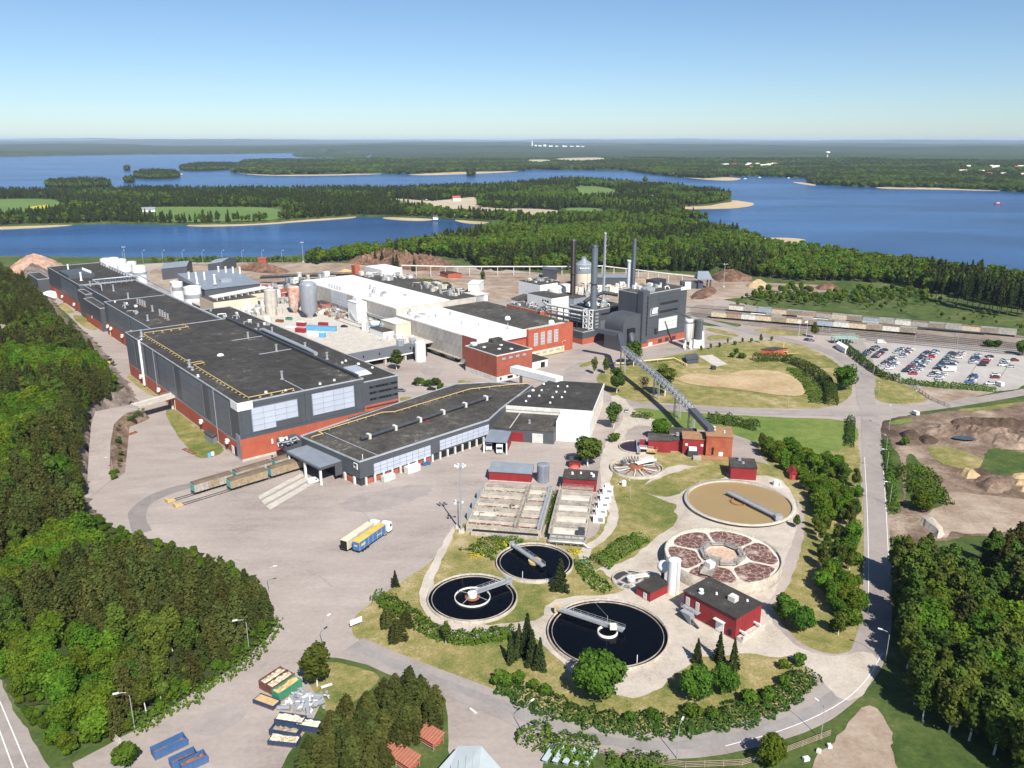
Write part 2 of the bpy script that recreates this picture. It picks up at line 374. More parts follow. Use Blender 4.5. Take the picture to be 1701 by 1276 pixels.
def water_mat():
    m = bpy.data.materials.new('lake_water'); m.use_nodes = True; t = m.node_tree; b = t.nodes['Principled BSDF']; N = t.nodes.new; L = t.links.new
    b.inputs['Roughness'].default_value = .22; b.inputs['IOR'].default_value = 1.33; b.inputs['Specular IOR Level'].default_value = .24
    tc = N('ShaderNodeTexCoord'); n1 = N('ShaderNodeTexNoise'); n1.inputs['Scale'].default_value = .0022; n1.inputs['Detail'].default_value = 4; n1.inputs['Distortion'].default_value = .8
    mp = N('ShaderNodeMapping'); mp.inputs['Scale'].default_value = (.7,2.2,1); L(tc.outputs['Object'], mp.inputs[0]); L(mp.outputs[0], n1.inputs['Vector'])
    mr = N('ShaderNodeMapRange'); mr.inputs['From Min'].default_value = .38; mr.inputs['From Max'].default_value = .65; L(n1.outputs[0], mr.inputs[0])
    mx = N('ShaderNodeMix'); mx.data_type = 'RGBA'; mx.inputs[6].default_value = (.010,.046,.140,1); mx.inputs[7].default_value = (.028,.098,.255,1)
    L(mr.outputs[0], mx.inputs[0]); L(mx.outputs[2], b.inputs['Base Color'])
    n2 = N('ShaderNodeTexNoise'); n2.inputs['Scale'].default_value = .16; n2.inputs['Detail'].default_value = 6; n2.inputs['Roughness'].default_value = .65
    mp2 = N('ShaderNodeMapping'); mp2.inputs['Scale'].default_value = (.6,1.6,1); mp2.inputs['Rotation'].default_value = (0,0,.3); L(tc.outputs['Object'], mp2.inputs[0]); L(mp2.outputs[0], n2.inputs['Vector'])
    bp = N('ShaderNodeBump'); bp.inputs['Strength'].default_value = .9; bp.inputs['Distance'].default_value = 1.6; L(n2.outputs[0], bp.inputs['Height']); L(bp.outputs[0], b.inputs['Normal'])
    return m
M_lake = water_mat()
mb = MB(); S = 70000
mb.add([(-S,-2000,WL),(S,-2000,WL),(S,S,WL),(-S,S,WL)], [(0,1,2,3)])
structure('lake_water', mb, M_lake)

SHORE_FRONT = [(-300,434),(0,430),(110,431),(250,432),(440,431),(500,428),(560,418),(640,413),(700,402),(770,385),(822,370)]
PEN_FRONT = [(822,369.5),(790,368),(760,366),(725,364),(640,361),(590,360.5),(520,365),(455,370.5),(420,372.5),(300,374.5),(180,372),(120,374),(0,377.5),(-400,379)]
PEN_BACK = [(-400,327),(0,325),(100,326),(225,321),(420,322),(600,321),(640,322),(720,318),(800,314),(860,312),(905,306),(955,302),(1030,308),(1120,315),(1180,324),(1212,329),(1215,336),(1170,343),(1118,345),(1130,358),(1180,372)]
SHORE_RIGHT = [(1210,380),(1238,390),(1255,397),(1262,405),(1310,416),(1400,428),(1440,434),(1520,443),(1600,451),(1701,464),(2100,510)]
main_px = SHORE_FRONT+PEN_FRONT[1:]+PEN_BACK+SHORE_RIGHT
main_w = [G(x, y, WL)[:2] for x, y in main_px]
main_w = main_w+[(900,-150),(-900,-150)]
mw = ragged(main_w, 25, 5, .02)
ar = sum(mw[i-1][0]*mw[i][1]-mw[i][0]*mw[i-1][1] for i in range(len(mw)))
if ar < 0: mw = mw[::-1]
mb = MB(); n = len(mw)
mb.add([(p[0],p[1],0) for p in mw]+[(p[0],p[1],WL-2) for p in mw], [tuple(range(n))]+[(i,n+i,n+(i+1)%n,(i+1)%n) for i in range(n)])
structure('ground', mb, M_meadow)

# left wood: a rocky rise cut off steeply along the mill road
WOOD_L = [p[:2] for p in KS('ph', [(0,448),(60,462),(88,498),(100,524),(150,562),(176,592),(196,622),(212,648),(224,668),(205,676),(176,690),(152,712),(146,760),(140,835),(185,878),(260,900),(340,925),(420,960),(452,1010),(450,1045),(428,1075),(380,1115),(320,1150),(265,1190),(190,1232),(140,1258),(98,1268),(60,1222),(20,1160),(-30,1090)])]+[(-175,215),(-260,330),(-520,560),(-640,700)]
CLEAR_L = [p[:2] for p in KS('ph', [(-60,548),(10,546),(40,556),(30,575),(-60,590)], 6)]
def hill_z(x, y):
    x = np.asarray(x, float).ravel(); y = np.asarray(y, float).ravel()
    ins = inpoly(x, y, WOOD_L); d = np.where(ins, polydist(x, y, WOOD_L), 0)
    top = 7.0*np.clip((y-232)/55, 0, 1)+.6
    nz = np.array([mnoise.noise((a*.06, b*.06, 0)) for a, b in zip(x, y)])
    wdt = 3.0+np.clip((y-395)/25, 0, 1)*20
    return top*np.clip(d/wdt, 0, 1)**.6*(1+.18*nz)+ins*np.clip(d/25,0,1)*(1.5+1.5*nz)
def hz1(x, y): return float(hill_z([x],[y])[0])
xs = np.arange(-620, -55, 3.2); ys = np.arange(150, 700, 3.2); X, Y = np.meshgrid(xs, ys)
ok = inpoly(X.ravel(), Y.ravel(), WOOD_L) | (polydist(X.ravel(), Y.ravel(), WOOD_L) < 3.3)
Z = np.zeros(X.size)-.4; idx = np.where(ok)[0]; Z[idx] = hill_z(X.ravel()[idx], Y.ravel()[idx])-.12; Zg = Z.reshape(X.shape)
jx = X+rng.uniform(-.7,.7,X.shape); jy = Y+rng.uniform(-.7,.7,X.shape); okg = ok.reshape(X.shape)
def grid_faces(okg, Zg, pred):
    f = []
    for i in range(okg.shape[0]-1):
        for j in range(okg.shape[1]-1):
            if okg[i,j] and okg[i+1,j] and okg[i,j+1] and okg[i+1,j+1]:
                q = (Zg[i,j],Zg[i+1,j],Zg[i,j+1],Zg[i+1,j+1])
                if pred(max(q)-min(q)): c = okg.shape[1]; f.append((i*c+j, i*c+j+1, (i+1)*c+j+1, (i+1)*c+j))
    return f
vs = list(zip(jx.ravel(), jy.ravel(), Z))
def sub(vs, fs):
    used = sorted({i for f in fs for i in f}); mp = {a: b for b, a in enumerate(used)}
    return [vs[i] for i in used], [tuple(mp[i] for i in f) for f in fs]
mb = MB(); a, b = sub(vs, grid_faces(okg, Zg, lambda d: d <= 1.6)); mb.add(a, b, True); structure('wooded_hill', mb, M_floor)
mb = MB(); a, b = sub(vs, grid_faces(okg, Zg, lambda d: d > 1.6)); mb.add(a, b, False); structure('rock_cutting', mb, M_rock)
patch('dirt_clearing', None, CLEAR_L, 9.3, M_dirt, 2, .6)

# paved mill yard with every road; lawns and paths are laid on it
YARD = [(60,478),(90,500),(150,560),(196,620),(224,668),(176,690),(152,712),(146,760),(140,835),(185,878),(260,900),(340,925),(420,960),(452,1010),(450,1045),(428,1075),(380,1115),(320,1150),(265,1190),(190,1232),(130,1262),(60,1300),
        (440,1340),(470,1262),(520,1200),(540,1150),(500,1105),(488,1100),(545,1088),(640,1112),(720,1135),(745,1170),(745,1300),(900,1300),(905,1240),(960,1240),(1070,1256),(1180,1254),(1280,1236),(1370,1206),(1440,1150),(1480,1080),(1478,960),(1470,870),(1460,720),(1500,688),(1701,640),(1780,620),(1780,590),(1690,572),(1400,545),(1180,490),(800,440),(440,436),(240,436),(150,450)]
patch('asphalt_yard', 'ph', YARD, .02, M_asph, 2, .4)
# the back yards behind the mill: pale trampled dirt
patch('timber_yard_ground', 'ph', [(250,440),(440,436),(560,436),(700,442),(820,452),(900,456),(1000,452),(1120,452),(1250,470),(1390,474),(1388,486),(1290,488),(1180,500),(1100,512),(1000,505),(860,500),(700,500),(560,470),(400,470),(270,480),(248,470)], .05, M_dirt, 2, 1.2)

# lawns
LW = [('lawn','ph',[(768,862),(742,893),(722,932),(655,974),(600,1012),(581,1038),(588,1060),(640,1086),(720,1116),(820,1153),(900,1188),(1000,1217),(1100,1228),(1200,1212),(1290,1184),(1345,1148),(1356,1126),(1330,1104),(1290,1080),(1250,1000),(1330,880),(1320,800),(1280,770),(1210,760),(1080,745),(1010,760),(1005,880),(960,905),(900,895)],M_lawn),
      ('lawn','ph',[(1250,700),(1420,694),(1432,780),(1438,1055),(1418,1083),(1385,1088),(1340,1076),(1296,1040),(1290,1000),(1318,960),(1335,900),(1338,850),(1318,815),(1290,782),(1255,750)],M_lawn),
      ('lawn','ph',[(1052,676),(1120,684),(1300,694),(1425,697),(1428,745),(1300,760),(1230,722),(1150,712),(1060,706),(1044,690)],M_lawng),
      ('lawn','ph',[(1040,668),(1010,655),(985,628),(1010,612),(1060,604),(1150,583),(1230,565),(1310,566),(1370,588),(1412,622),(1418,655),(1390,676),(1320,680),(1200,676),(1110,670)],M_lawn),
      ('lawn','c4',[(850,720),(900,800),(1000,870),(1060,890),(1190,975),(1040,990),(920,985),(855,960),(840,900),(760,780)],M_lawn),
      ('lawn','c4',[(470,655),(530,650),(600,690),(560,695)],M_lawn),
      ('lawn','f6',[(200,355),(320,340),(500,375),(420,395),(210,405)],M_lawn), ('lawn','f6',[(190,280),(260,270),(560,350),(480,365),(210,300)],M_lawn),
      ('lawn','ph',[(500,1112),(545,1098),(590,1108),(640,1122),(600,1160),(545,1190),(525,1160)],M_lawn),
      ('lawn','c1',[(800,950),(850,925),(1060,1060),(1130,1110),(1050,1080),(960,1075)],M_lawn), ('lawn','c5',[(660,390),(740,380),(900,500),(1100,650),(900,715),(830,650),(740,540)],M_lawn),
      ('lawn','c1',[(360,490),(410,475),(490,540),(430,545)],M_lawn), ('lawn','c1',[(455,565),(500,550),(590,590),(640,650),(560,650)],M_lawn),
      ('lawn','c3',[(620,880),(680,855),(760,840),(720,870),(640,895)],M_lawn),
      ('lawn','c2',[(1380,965),(1530,990),(1500,1010),(1420,1030)],M_lawn), ('lawn','c2',[(1020,1085),(1090,1075),(1090,1095),(1020,1110)],M_lawn),
      ('lawn','ph',[(700,470),(770,478),(795,492),(740,488),(690,482)],M_lawn),
      ('rail_verge','c4',[(130,575),(300,560),(540,605),(300,605)],M_lawn), ('rail_verge','ph',[(1150,530),(1230,536),(1232,545),(1150,540)],M_meadow)]
for i, (n_, c_, p_, m_) in enumerate(LW): patch(n_, c_, p_, .05+.003*i, m_, 2, .5, 1.5)
# gravel paths and aprons round the tanks
patch('gravel_apron', 'ph', [(1040,776),(1010,790),(1022,830),(1030,865),(1010,895),(975,920),(985,950),(1010,940),(1060,905),(1110,860),(1128,840),(1110,835),(1060,815),(1100,780),(1140,770),(1220,790),(1290,790),(1318,820),(1330,860),(1308,920),(1288,985),(1270,1005),(1290,1045),(1330,1080),(1395,1092),(1445,1082),(1460,1100),(1440,1150),(1400,1170),(1355,1118),(1310,1090),(1290,1092),(1240,1085),(1190,1092),(1160,1092),(1120,1120),(1090,1150),(1040,1165),(960,1130),(920,1090),(890,1060),(860,1048),(800,1062),(740,1055),(700,1015),(696,975),(720,930),(748,880),(762,866),(748,905),(720,955),(722,990),(750,1025),(800,1040),(850,1035),(900,1030),(910,1000),(960,990),(1010,990),(1045,975),(1010,960),(1000,945),(985,952),(955,925),(975,905),(1000,890),(1012,860),(1008,835),(995,800),(1000,745),(1020,720),(1040,690),(1010,660),(1030,655),(1060,690),(1120,705),(1110,716),(1060,705),(1035,720),(1045,745),(1100,762)], .12, M_gravel, 1, .7, 1.2)
patch('grass_island', 'd2', [(130,250),(300,290),(440,330),(480,380),(440,430),(300,530),(180,640),(20,690),(0,690),(60,560),(100,440),(120,340)], .15, M_lawn, 2, .6, 1.2)
patch('grass_island', 'c8', [(390,1180),(480,1140),(620,1080),(830,1010),(1050,1040),(1080,1110),(880,1130),(740,1200),(680,1250),(520,1255),(420,1220)], .16, M_lawn, 2, .6, 1.2)
patch('sand_bed', 'c8', [(660,330),(800,280),(1050,310),(1180,265),(1380,255),(1560,290),(1650,350),(1700,440),(1640,470),(1400,450),(1100,400),(800,380)], .20, M_sand, 2, .6, 1.5)
patch('concrete_slab', 'c8', [(850,150),(960,140),(1080,215),(990,235)], .17, M_conc, 0, 0)
patch('dirt_verge', 'c4', [(1075,890),(1300,895),(1560,925),(1300,970),(1190,985)], .14, M_dirt, 1, .6)
# main access road and its edge lines
RD = KS('ph', [(1416,560),(1440,600),(1438,640),(1440,672),(1446,690),(1449,760),(1455,850),(1458,950),(1456,1030),(1446,1080),(1418,1130),(1370,1170),(1300,1205),(1200,1232),(1100,1242),(1000,1232),(900,1202),(820,1166),(740,1136),(660,1106),(585,1072)])
strip('access_road', RD, lambda t: 7.6 if t > .12 else 9, .10, M_road, 3, .1)
strip('cross_road', KS('ph', [(1015,662),(1060,673),(1150,680),(1300,686),(1440,688),(1560,676),(1701,652),(1820,630)]), 7.5, .105, M_road)
strip('car_park_road', KS('ph', [(1440,675),(1432,620),(1395,590),(1340,572),(1270,557),(1220,545),(1160,530)]), 8.0, .11, M_road)
strip('worn_lane', RD[9:], 2.6, .112, layered('worn_road', [(0,(.19,.178,.172)),(.5,(.245,.23,.222)),(1,(.30,.282,.273))], (.03,.2,1.2)), 3, .6)
strip('road_marking', KS('ph', [(1436,760),(1441,850),(1443,950),(1442,1020)]), .18, .125, M_paint, 2, 0)
strip('road_marking', KS('ph', [(1466,760),(1472,850),(1476,930)]), .18, .125, M_paint, 2, 0)
strip('road_marking', KS('ph', [(1466,1085),(1440,1132),(1395,1172),(1310,1212),(1205,1240)]), .18, .125, M_paint, 2, 0)
strip('road_marking', KS('d5', [(1450,685),(1495,722)]), .5, .125, M_paint, 0, 0)
# highway at the lower left corner
HWL = KS('ph', [(-90,1060),(-40,1130),(18,1230),(60,1310),(110,1400)])
strip('highway', HWL, 11, .10, M_road, 2, 0)
strip('road_marking', KS('ph', [(0,1166),(46,1276),(75,1340)]), .22, .13, M_paint, 0, 0)
strip('road_marking', KS('ph', [(-6,1200),(22,1276),(45,1330)]), .22, .13, M_paint, 0, 0)
patch('highway_verge', 'ph', [(0,1140),(60,1240),(90,1290),(140,1300),(100,1240),(40,1150),(0,1090)], .14, M_meadow, 1, .6)
# dark swept bend and dusty wheel tracks in the yard
M_asphd = layered('worn_dark_asphalt', [(0,(.18,.165,.155)),(.5,(.225,.205,.192)),(1,(.28,.255,.238))], (.05,.2,1.2))
strip('worn_track', KS('c5', [(1480,760),(1200,800),(900,860),(700,910),(560,970),(490,1040),(500,1120),(530,1180)]), 5.5, .05, M_asphd, 3, .5)
for k_, q_ in enumerate(([(-120,945),(150,800),(178,812),(-110,968)],[(-100,975),(190,818),(218,832),(-80,1000)],[(-70,1008),(232,838),(262,850),(-40,1030)])): patch('unloading_slab', 'c6', q_, .058+.002*k_, M_conc, 0, .25, 1.0)
M_asphr = layered('patched_asphalt', [(0,(.235,.207,.192)),(.5,(.300,.266,.247)),(1,(.35,.313,.29))], (.04,.25,1.4))
for c_, p_ in (('ph',[(560,830),(700,800),(730,815),(640,850),(570,852)]),('ph',[(900,640),(960,600),(985,605),(950,650)]),('ph',[(300,1210),(380,1165),(420,1180),(350,1230)]),('ph',[(690,590),(740,600),(735,625),(700,625)])): patch('asphalt_repair', c_, p_, .035, M_asphr, 2, 1.6, 1.0)
tr_ = random.Random(31)
for i_ in range(34):
    x_, y_ = tr_.uniform(300,760), tr_.uniform(800,1010); r_ = tr_.uniform(60,260); a_ = tr_.uniform(0,6.28); sp_ = tr_.uniform(.25,.7); P_ = []
    for k_ in range(7): f_ = a_+sp_*k_/6; P_.append((x_+r_*(math.cos(f_)-math.cos(a_)), y_+.55*r_*(math.sin(f_)-math.sin(a_))))
    if all(y > 690+.28*(820-x) if x < 820 else False for x, y in P_) and all(210 < x < 720-(y-800)*.45 and y < 1000 for x, y in P_): strip('tyre_track', KS('ph', P_), tr_.choice((.3,.4,.5)), .045+.0005*i_, M_asphr, 2, .12)
# the parking area
M_lot = layered('car_park_gravel', [(0,(.29,.27,.25)),(.5,(.36,.335,.315)),(1,(.42,.40,.375))], (.03,.2,1.2))
patch('car_park', 'c4', [(690,650),(780,640),(1300,655),(1700,690),(1760,780),(1700,900),(1560,920),(1300,890),(1000,855),(850,780)], .08, M_lot, 1, .4)
# raw earth at the right
patch('earthworks_ground', 'd7', [(640,330),(650,250),(720,215),(860,200),(1110,170),(1350,140),(1800,80),(1800,1050),(1500,1000),(1200,1000),(1080,1030),(700,1060),(680,850),(760,850),(800,700),(780,450),(660,370)], .06, M_earth, 2, 1.0)
patch('gravel_flat', 'd7', [(880,890),(960,860),(1100,700),(1250,720),(1600,760),(1750,760),(1750,930),(1250,1000),(1100,960),(1080,1030)], .09, M_dirt, 2, 1.0)
patch('grass_bank', 'd7', [(820,440),(880,480),(960,600),(1060,690),(1090,800),(900,830),(780,800),(830,700),(815,560)], .10, M_meadow, 2, 1.0)
patch('grass_bank', 'd7', [(1300,560),(1360,400),(1600,450),(1750,470),(1750,590),(1450,600)], .10, M_meadow, 2, 1.0)
patch('grass_bank', 'd7', [(940,400),(1080,400),(1320,480),(1330,550),(1180,560),(1000,500)], .11, M_lawn, 2, 1.0)
patch('grass_bank', 'd7', [(690,255),(740,228),(850,218),(860,238),(740,268)], .12, M_lawng, 2, .8)
patch('grass_bank', 'd7', [(1120,165),(1300,150),(1600,105),(1600,120),(1300,180)], .13, M_lawn, 2, 1.2)
patch('roadside_verge', 'd7', [(665,360),(695,360),(760,850),(720,860),(680,700)], .11, M_meadow, 1, .5)
patch('dirt_verge', 'e4', [(80,985),(150,960),(215,1040),(240,1120),(270,1200),(280,1400),(-160,1400),(-150,1230),(-20,1120)], .10, M_dirt, 1, .8)
patch('grass_bank', 'e4', [(230,1130),(430,1130),(560,1180),(620,1300),(430,1400),(270,1300)], .13, M_meadow, 1, .8)
# ramp up to the footbridge over the mill road, and its bank
ramp = [((150,985),(335,835),.13),((175,830),(318,770),1.0),((186,640),(322,610),3.0),((200,480),(345,480),5.0),((225,400),(420,412),6.2),((470,352),(500,392),6.5)]
mb = MB(); v = []
for a, b, z in ramp: v += [K('c5', a, z), K('c5', b, z)]
mb.add(v, [(2*i,2*i+1,2*i+3,2*i+2) for i in range(len(ramp)-1)], True); structure('ramp_road', mb, M_asph)
mb = MB(); bank = [((345,838),.05),((415,790),.05),((432,640),.05),((445,500),.05),((560,455),.05),((575,440),.05)]; v = []
for (a, b, z), (q, z2) in zip(ramp, bank):
    p0 = K('c5', b, z); p1 = K('c5', q, z2); v += [(p0[0],p0[1],z+.02), ((p0[0]+p1[0])/2+rng.uniform(-.4,.4),(p0[1]+p1[1])/2,z*.62), p1]
mb.add(v, [f for i in range(len(ramp)-1) for f in ((3*i,3*i+1,3*i+4,3*i+3),(3*i+1,3*i+2,3*i+5,3*i+4))], True); structure('ramp_bank', mb, M_earth); BANK_V = v
mb = MB(); v = []
for a, b, z in ramp: p = K('c5', a, z); v += [p, (p[0]-.6,p[1],-.1)]
mb.add(v, [(2*i,2*i+2,2*i+3,2*i+1) for i in range(len(ramp)-1)]); structure('ramp_side', mb, M_rock)

# fields and beaches beyond the water
def field(name, c, pts, z, m, it=2, amp=4): return patch(name, c, pts, z, m, it, amp, 25)
FIELDS = [('green_field',[(-60,334),(30,330),(90,331),(104,338),(102,356),(60,361),(0,366),(-60,368)],'f'),('green_field',[(228,346),(265,344),(350,344),(470,345),(472,366),(400,368),(300,370),(240,366)],'f'),
          ('ploughed_field',[(632,331),(660,330),(718,335),(780,328),(792,328),(795,345),(862,348),(862,362),(760,360),(720,352),(655,344)],'c'),('ploughed_field',[(835,347),(882,347),(940,351),(930,364),(870,364),(835,360)],'c'),
          ('green_field',[(948,311),(985,309),(1025,315),(1022,332),(965,332)],'f'),('green_field',[(930,346),(1003,346),(1008,362),(940,362)],'f'),('ploughed_field',[(1046,325),(1080,324),(1108,327),(1080,337)],'c'),('green_field',[(1270,0+372),(1275,371),(1280,372)],'f')][:7]
for k_, (n_, p_, m_) in enumerate(FIELDS): field(n_, 'ph', p_, .3+.1*k_, M_field if m_ == 'f' else M_crop)
M_rape = mat('rapeseed_bloom', (.42,.38,.03), .9)
field('yellow_field', 'ph', [(46,345),(76,341),(84,342),(82,347),(48,348)], 1.2, M_rape, 1, 2)
def reeds(pts, c='ph'):
    w = [p[:2] for p in KS(c, pts, WL)]; w = ragged(smooth_poly(w, 2), 12, 2.5, .05)
    mb = MB(); mb.prism(w, WL-.5, WL+.55); return structure('reed_shore', mb, M_reed)
reeds([(298,375),(360,371),(440,368.5),(540,359.5),(590,359),(592,362.5),(500,368.5),(430,374),(340,377)]); reeds([(-20,377),(60,373),(118,372),(122,375),(40,380),(-20,382)])
reeds([(632,361),(700,363),(724,365),(700,367.5),(640,365)]); reeds([(752,365),(800,367),(824,369),(800,372.5),(765,371)])
reeds([(1110,345),(1180,341),(1214,332),(1240,336),(1258,339),(1235,345),(1200,347),(1120,348)]); reeds([(1118,355),(1140,352),(1165,356),(1160,361),(1130,362)])
reeds([(1252,397),(1290,395),(1335,397),(1342,403),(1320,407),(1270,406)]); reeds([(1415,431),(1440,429),(1470,436),(1455,440),(1425,437)])
reeds([(1510,438),(1580,443),(1701,456),(1850,470),(1850,490),(1701,470),(1600,455),(1515,446)])
reeds([(383,286),(420,287.5),(460,289.5),(515,289),(630,287),(640,289.5),(540,292),(430,292.5)]); reeds([(670,288.5),(760,284.5),(860,283),(862,285.5),(770,289.5),(690,292)])
reeds([(1122,293),(1160,291.5),(1215,295),(1235,297),(1215,300.5),(1170,299)]); reeds([(1452,310.5),(1548,309.5),(1670,315),(1665,318),(1540,314.5),(1460,314)]); reeds([(345,281),(385,277),(400,279),(370,283.5)])
reeds([(1310,302),(1340,304),(1360,308.5),(1340,308)]); reeds([(292,289),(305,288),(303,291),(295,292)])
# ------------------------------------------------------------------ trees
F_broad = foliage('broadleaf_leaves', (.040,.092,.008), (.110,.185,.015), .035, .32, .18)
F_lime = foliage('fresh_maple_leaves', (.034,.092,.010), (.082,.172,.020), .02, .12, .15)
F_birch = foliage('birch_leaves', (.044,.075,.011), (.094,.138,.022), .035, .28, .18)
F_pine = foliage('pine_needles', (.038,.050,.012), (.082,.095,.024), .035, .30, .10)
F_spruce = foliage('spruce_needles', (.020,.033,.011), (.046,.062,.018), .02, .25, .08)
F_hedge = foliage('hedge_leaves', (.042,.092,.009), (.095,.165,.018), .02, .12, .15)
F_hedged = foliage('dark_hedge_leaves', (.024,.054,.009), (.054,.098,.017), .02, .12, .12)
F_brown = foliage('bare_twigs', (.10,.08,.05), (.17,.14,.09), .02, .2, .1)
F_yellow = mat('yellow_flowers', (.40,.33,.02), .9, .25, 1.0)
F_far = foliage('far_wood_leaves', (.046,.094,.010), (.108,.175,.020), .035, .32, .18)
F_fard = foliage('far_conifer_needles', (.027,.044,.011), (.058,.079,.020), .025, .28, .1)

def rdir(n, r): v = r.normal(size=(n,3)); return v/np.linalg.norm(v, axis=1)[:,None]
def quads(P, Nn, size, r, jit=.42):
    n = len(P); Nn = Nn+r.normal(size=(n,3))*jit; Nn /= np.linalg.norm(Nn, axis=1)[:,None]
    t = np.cross(Nn, rdir(n, r)); t /= np.linalg.norm(t, axis=1)[:,None]; b = np.cross(Nn, t)
    s = (size*r.uniform(.6,1.3,n))[:,None]; V = np.empty((n,4,3))
    for k, (a, c) in enumerate(((-1,-.7),(1,-1),(.8,1),(-1,.9))):
        V[:,k] = P+t*s*a*r.uniform(.4,.65,(n,1))+b*s*c*r.uniform(.4,.65,(n,1))
    return V.reshape(-1,3)
def leaf_mesh(name, V, m):
    me = bpy.data.meshes.new(name); n = len(V)//4
    me.vertices.add(len(V)); me.vertices.foreach_set('co', V.astype(np.float32).ravel())
    me.loops.add(4*n); me.loops.foreach_set('vertex_index', np.arange(4*n, dtype=np.int32))
    me.polygons.add(n); me.polygons.foreach_set('loop_start', np.arange(0,4*n,4,dtype=np.int32))
    me.materials.append(m); me.update(calc_edges=True); return me
def lobes_crown(h, rad, n, seed, base=.22, size=.55, k=18, narrow=1.0, lobe=.40):
    r = np.random.default_rng(seed); zc = h*(base+1)/2; hz_ = h*(1-base)/2
    d = rdir(k, r); q = r.uniform(.35,.68,k)[:,None]
    c = d*q*np.array([rad*narrow, rad*narrow, hz_])+np.array([0,0,zc])
    lr = rad*lobe*r.uniform(.75,1.25,k)
    i = r.integers(0,k,n); dd = rdir(n, r); dd[:,2] += .25; dd /= np.linalg.norm(dd, axis=1)[:,None]
    P = c[i]+dd*(lr[i]*r.uniform(.72,1.08,n))[:,None]*np.array([1,1,min(1.25,hz_/rad)])
    keep = P[:,2] > h*base*.7; P = P[keep]; dd = dd[keep]
    return quads(P, dd, size, r)
def pine_crown(h, rad, n, seed, base=.30, size=.5, power=.75, droop=.1, up=.8):
    r = np.random.default_rng(seed); P = []; Nn = []
    lv = np.linspace(base, .985, 15); wts = np.array([(1-(t-base)/(1-base))**power+.10 for t in lv]); cnt = (n*wts/wts.sum()).astype(int)
    for t, wt, c in zip(lv, wts, cnt):
        m = 6; a0 = r.uniform(0, 6.28); ang = a0+r.integers(0,m,c)*6.28/m+r.normal(0,.16,c)
        L = rad*min(1,wt)*r.uniform(.25,1.0,c)**.6*(.85+.3*np.sin(3*ang+seed))
        z = h*t+r.normal(0,h*.013,c)-droop*L+.12*L*r.normal(size=c)
        P.append(np.c_[L*np.cos(ang), L*np.sin(ang), z]); Nn.append(np.c_[np.cos(ang)*.5, np.sin(ang)*.5, np.full(c, up)])
    P = np.concatenate(P); Nn = np.concatenate(Nn)
    return quads(P, Nn, size, r, .6)
def trunk_mb(h, r0, limbs, seed, top=.85, spread=.35):
    r = random.Random(seed); mb = MB(); pts = [(0,0,-.3)]; x = y = 0
    for i in range(1,6):
        x += r.uniform(-.12,.12); y += r.uniform(-.12,.12); pts.append((x, y, h*top*i/5))
    mb.tube(pts, r0, 6, r0*.2)
    for i in range(limbs):
        t = r.uniform(.35,.8); a = r.uniform(0,6.28); L = h*spread*(1.1-t); p = (x*t, y*t, h*top*t)
        mb.tube([p, (p[0]+L*.5*math.cos(a), p[1]+L*.5*math.sin(a), p[2]+L*.45), (p[0]+L*math.cos(a), p[1]+L*math.sin(a), p[2]+L*.7)], r0*.35, 4, r0*.1)
    return mb
PROTO = {}
def proto(kind, name, cat, crowns, trunks, mats):
    L = []
    for V, tr in zip(crowns, trunks):
        root = bpy.data.objects.new(name, None); root.empty_display_size = .5; tag(root, None, cat)
        cm = leaf_mesh('crown', V, mats[0]); tm = tr.mesh('trunk', mats[1])
        L.append((root, cm, tm))
    PROTO[kind] = L
proto('broad', 'broadleaf_tree', 'tree', [lobes_crown(10,4.2,3200,s,.05,.50,22,1,.38) for s in (1,2,3,4)], [trunk_mb(10,.28,6,s) for s in (1,2,3,4)], (F_broad,M_bark))
proto('maple', 'maple_tree', 'tree', [lobes_crown(10,5.4,5200,s,.06,.50,30,1,.34) for s in (11,12)], [trunk_mb(10,.32,7,s,.8) for s in (11,12)], (F_lime,M_bark))
proto('birch', 'birch_tree', 'tree', [lobes_crown(13,3.0,2600,s,.09,.46,26,.95,.40) for s in (21,22,23)], [trunk_mb(13,.2,6,s,.72,.16) for s in (21,22,23)], (F_birch,M_birchbark))
proto('pine', 'pine_tree', 'tree', [pine_crown(13,2.9,2300,s,.10,.44,.55,.05) for s in (31,32,33,34)], [trunk_mb(13,.2,5,s,.95,.16) for s in (31,32,33,34)], (F_pine,M_bark))
proto('spruce', 'spruce_tree', 'tree', [pine_crown(12,2.5,2300,s,.04,.42,1.0,.28,.7) for s in (41,42,43)], [trunk_mb(12,.2,0,s,.97) for s in (41,42,43)], (F_spruce,M_bark))
proto('tallpine', 'tall_spruce_tree', 'tree', [pine_crown(26,3.3,2000,s,.42,.75,.75,.2,.6) for s in (51,52,53)], [trunk_mb(26,.3,4,s,.97,.08) for s in (51,52,53)], (F_spruce,M_bark))
proto('bush', 'bush', 'bush', [lobes_crown(3.0,2.0,900,s,.0,.38,12,1,.42) for s in (61,62,63)], [trunk_mb(2.0,.07,4,s) for s in (61,62,63)], (F_hedge,M_bark))
proto('darkbush', 'bush', 'bush', [lobes_crown(3.0,2.0,900,s,.0,.38,12,1,.42) for s in (64,65)], [trunk_mb(2.0,.07,4,s) for s in (64,65)], (F_hedged,M_bark))
proto('bare', 'bare_tree', 'tree', [lobes_crown(9,3.2,420,s,.2,.35,16,1,.45) for s in (71,)], [trunk_mb(9,.2,12,s,.9,.5) for s in (71,)], (F_brown,M_bark))
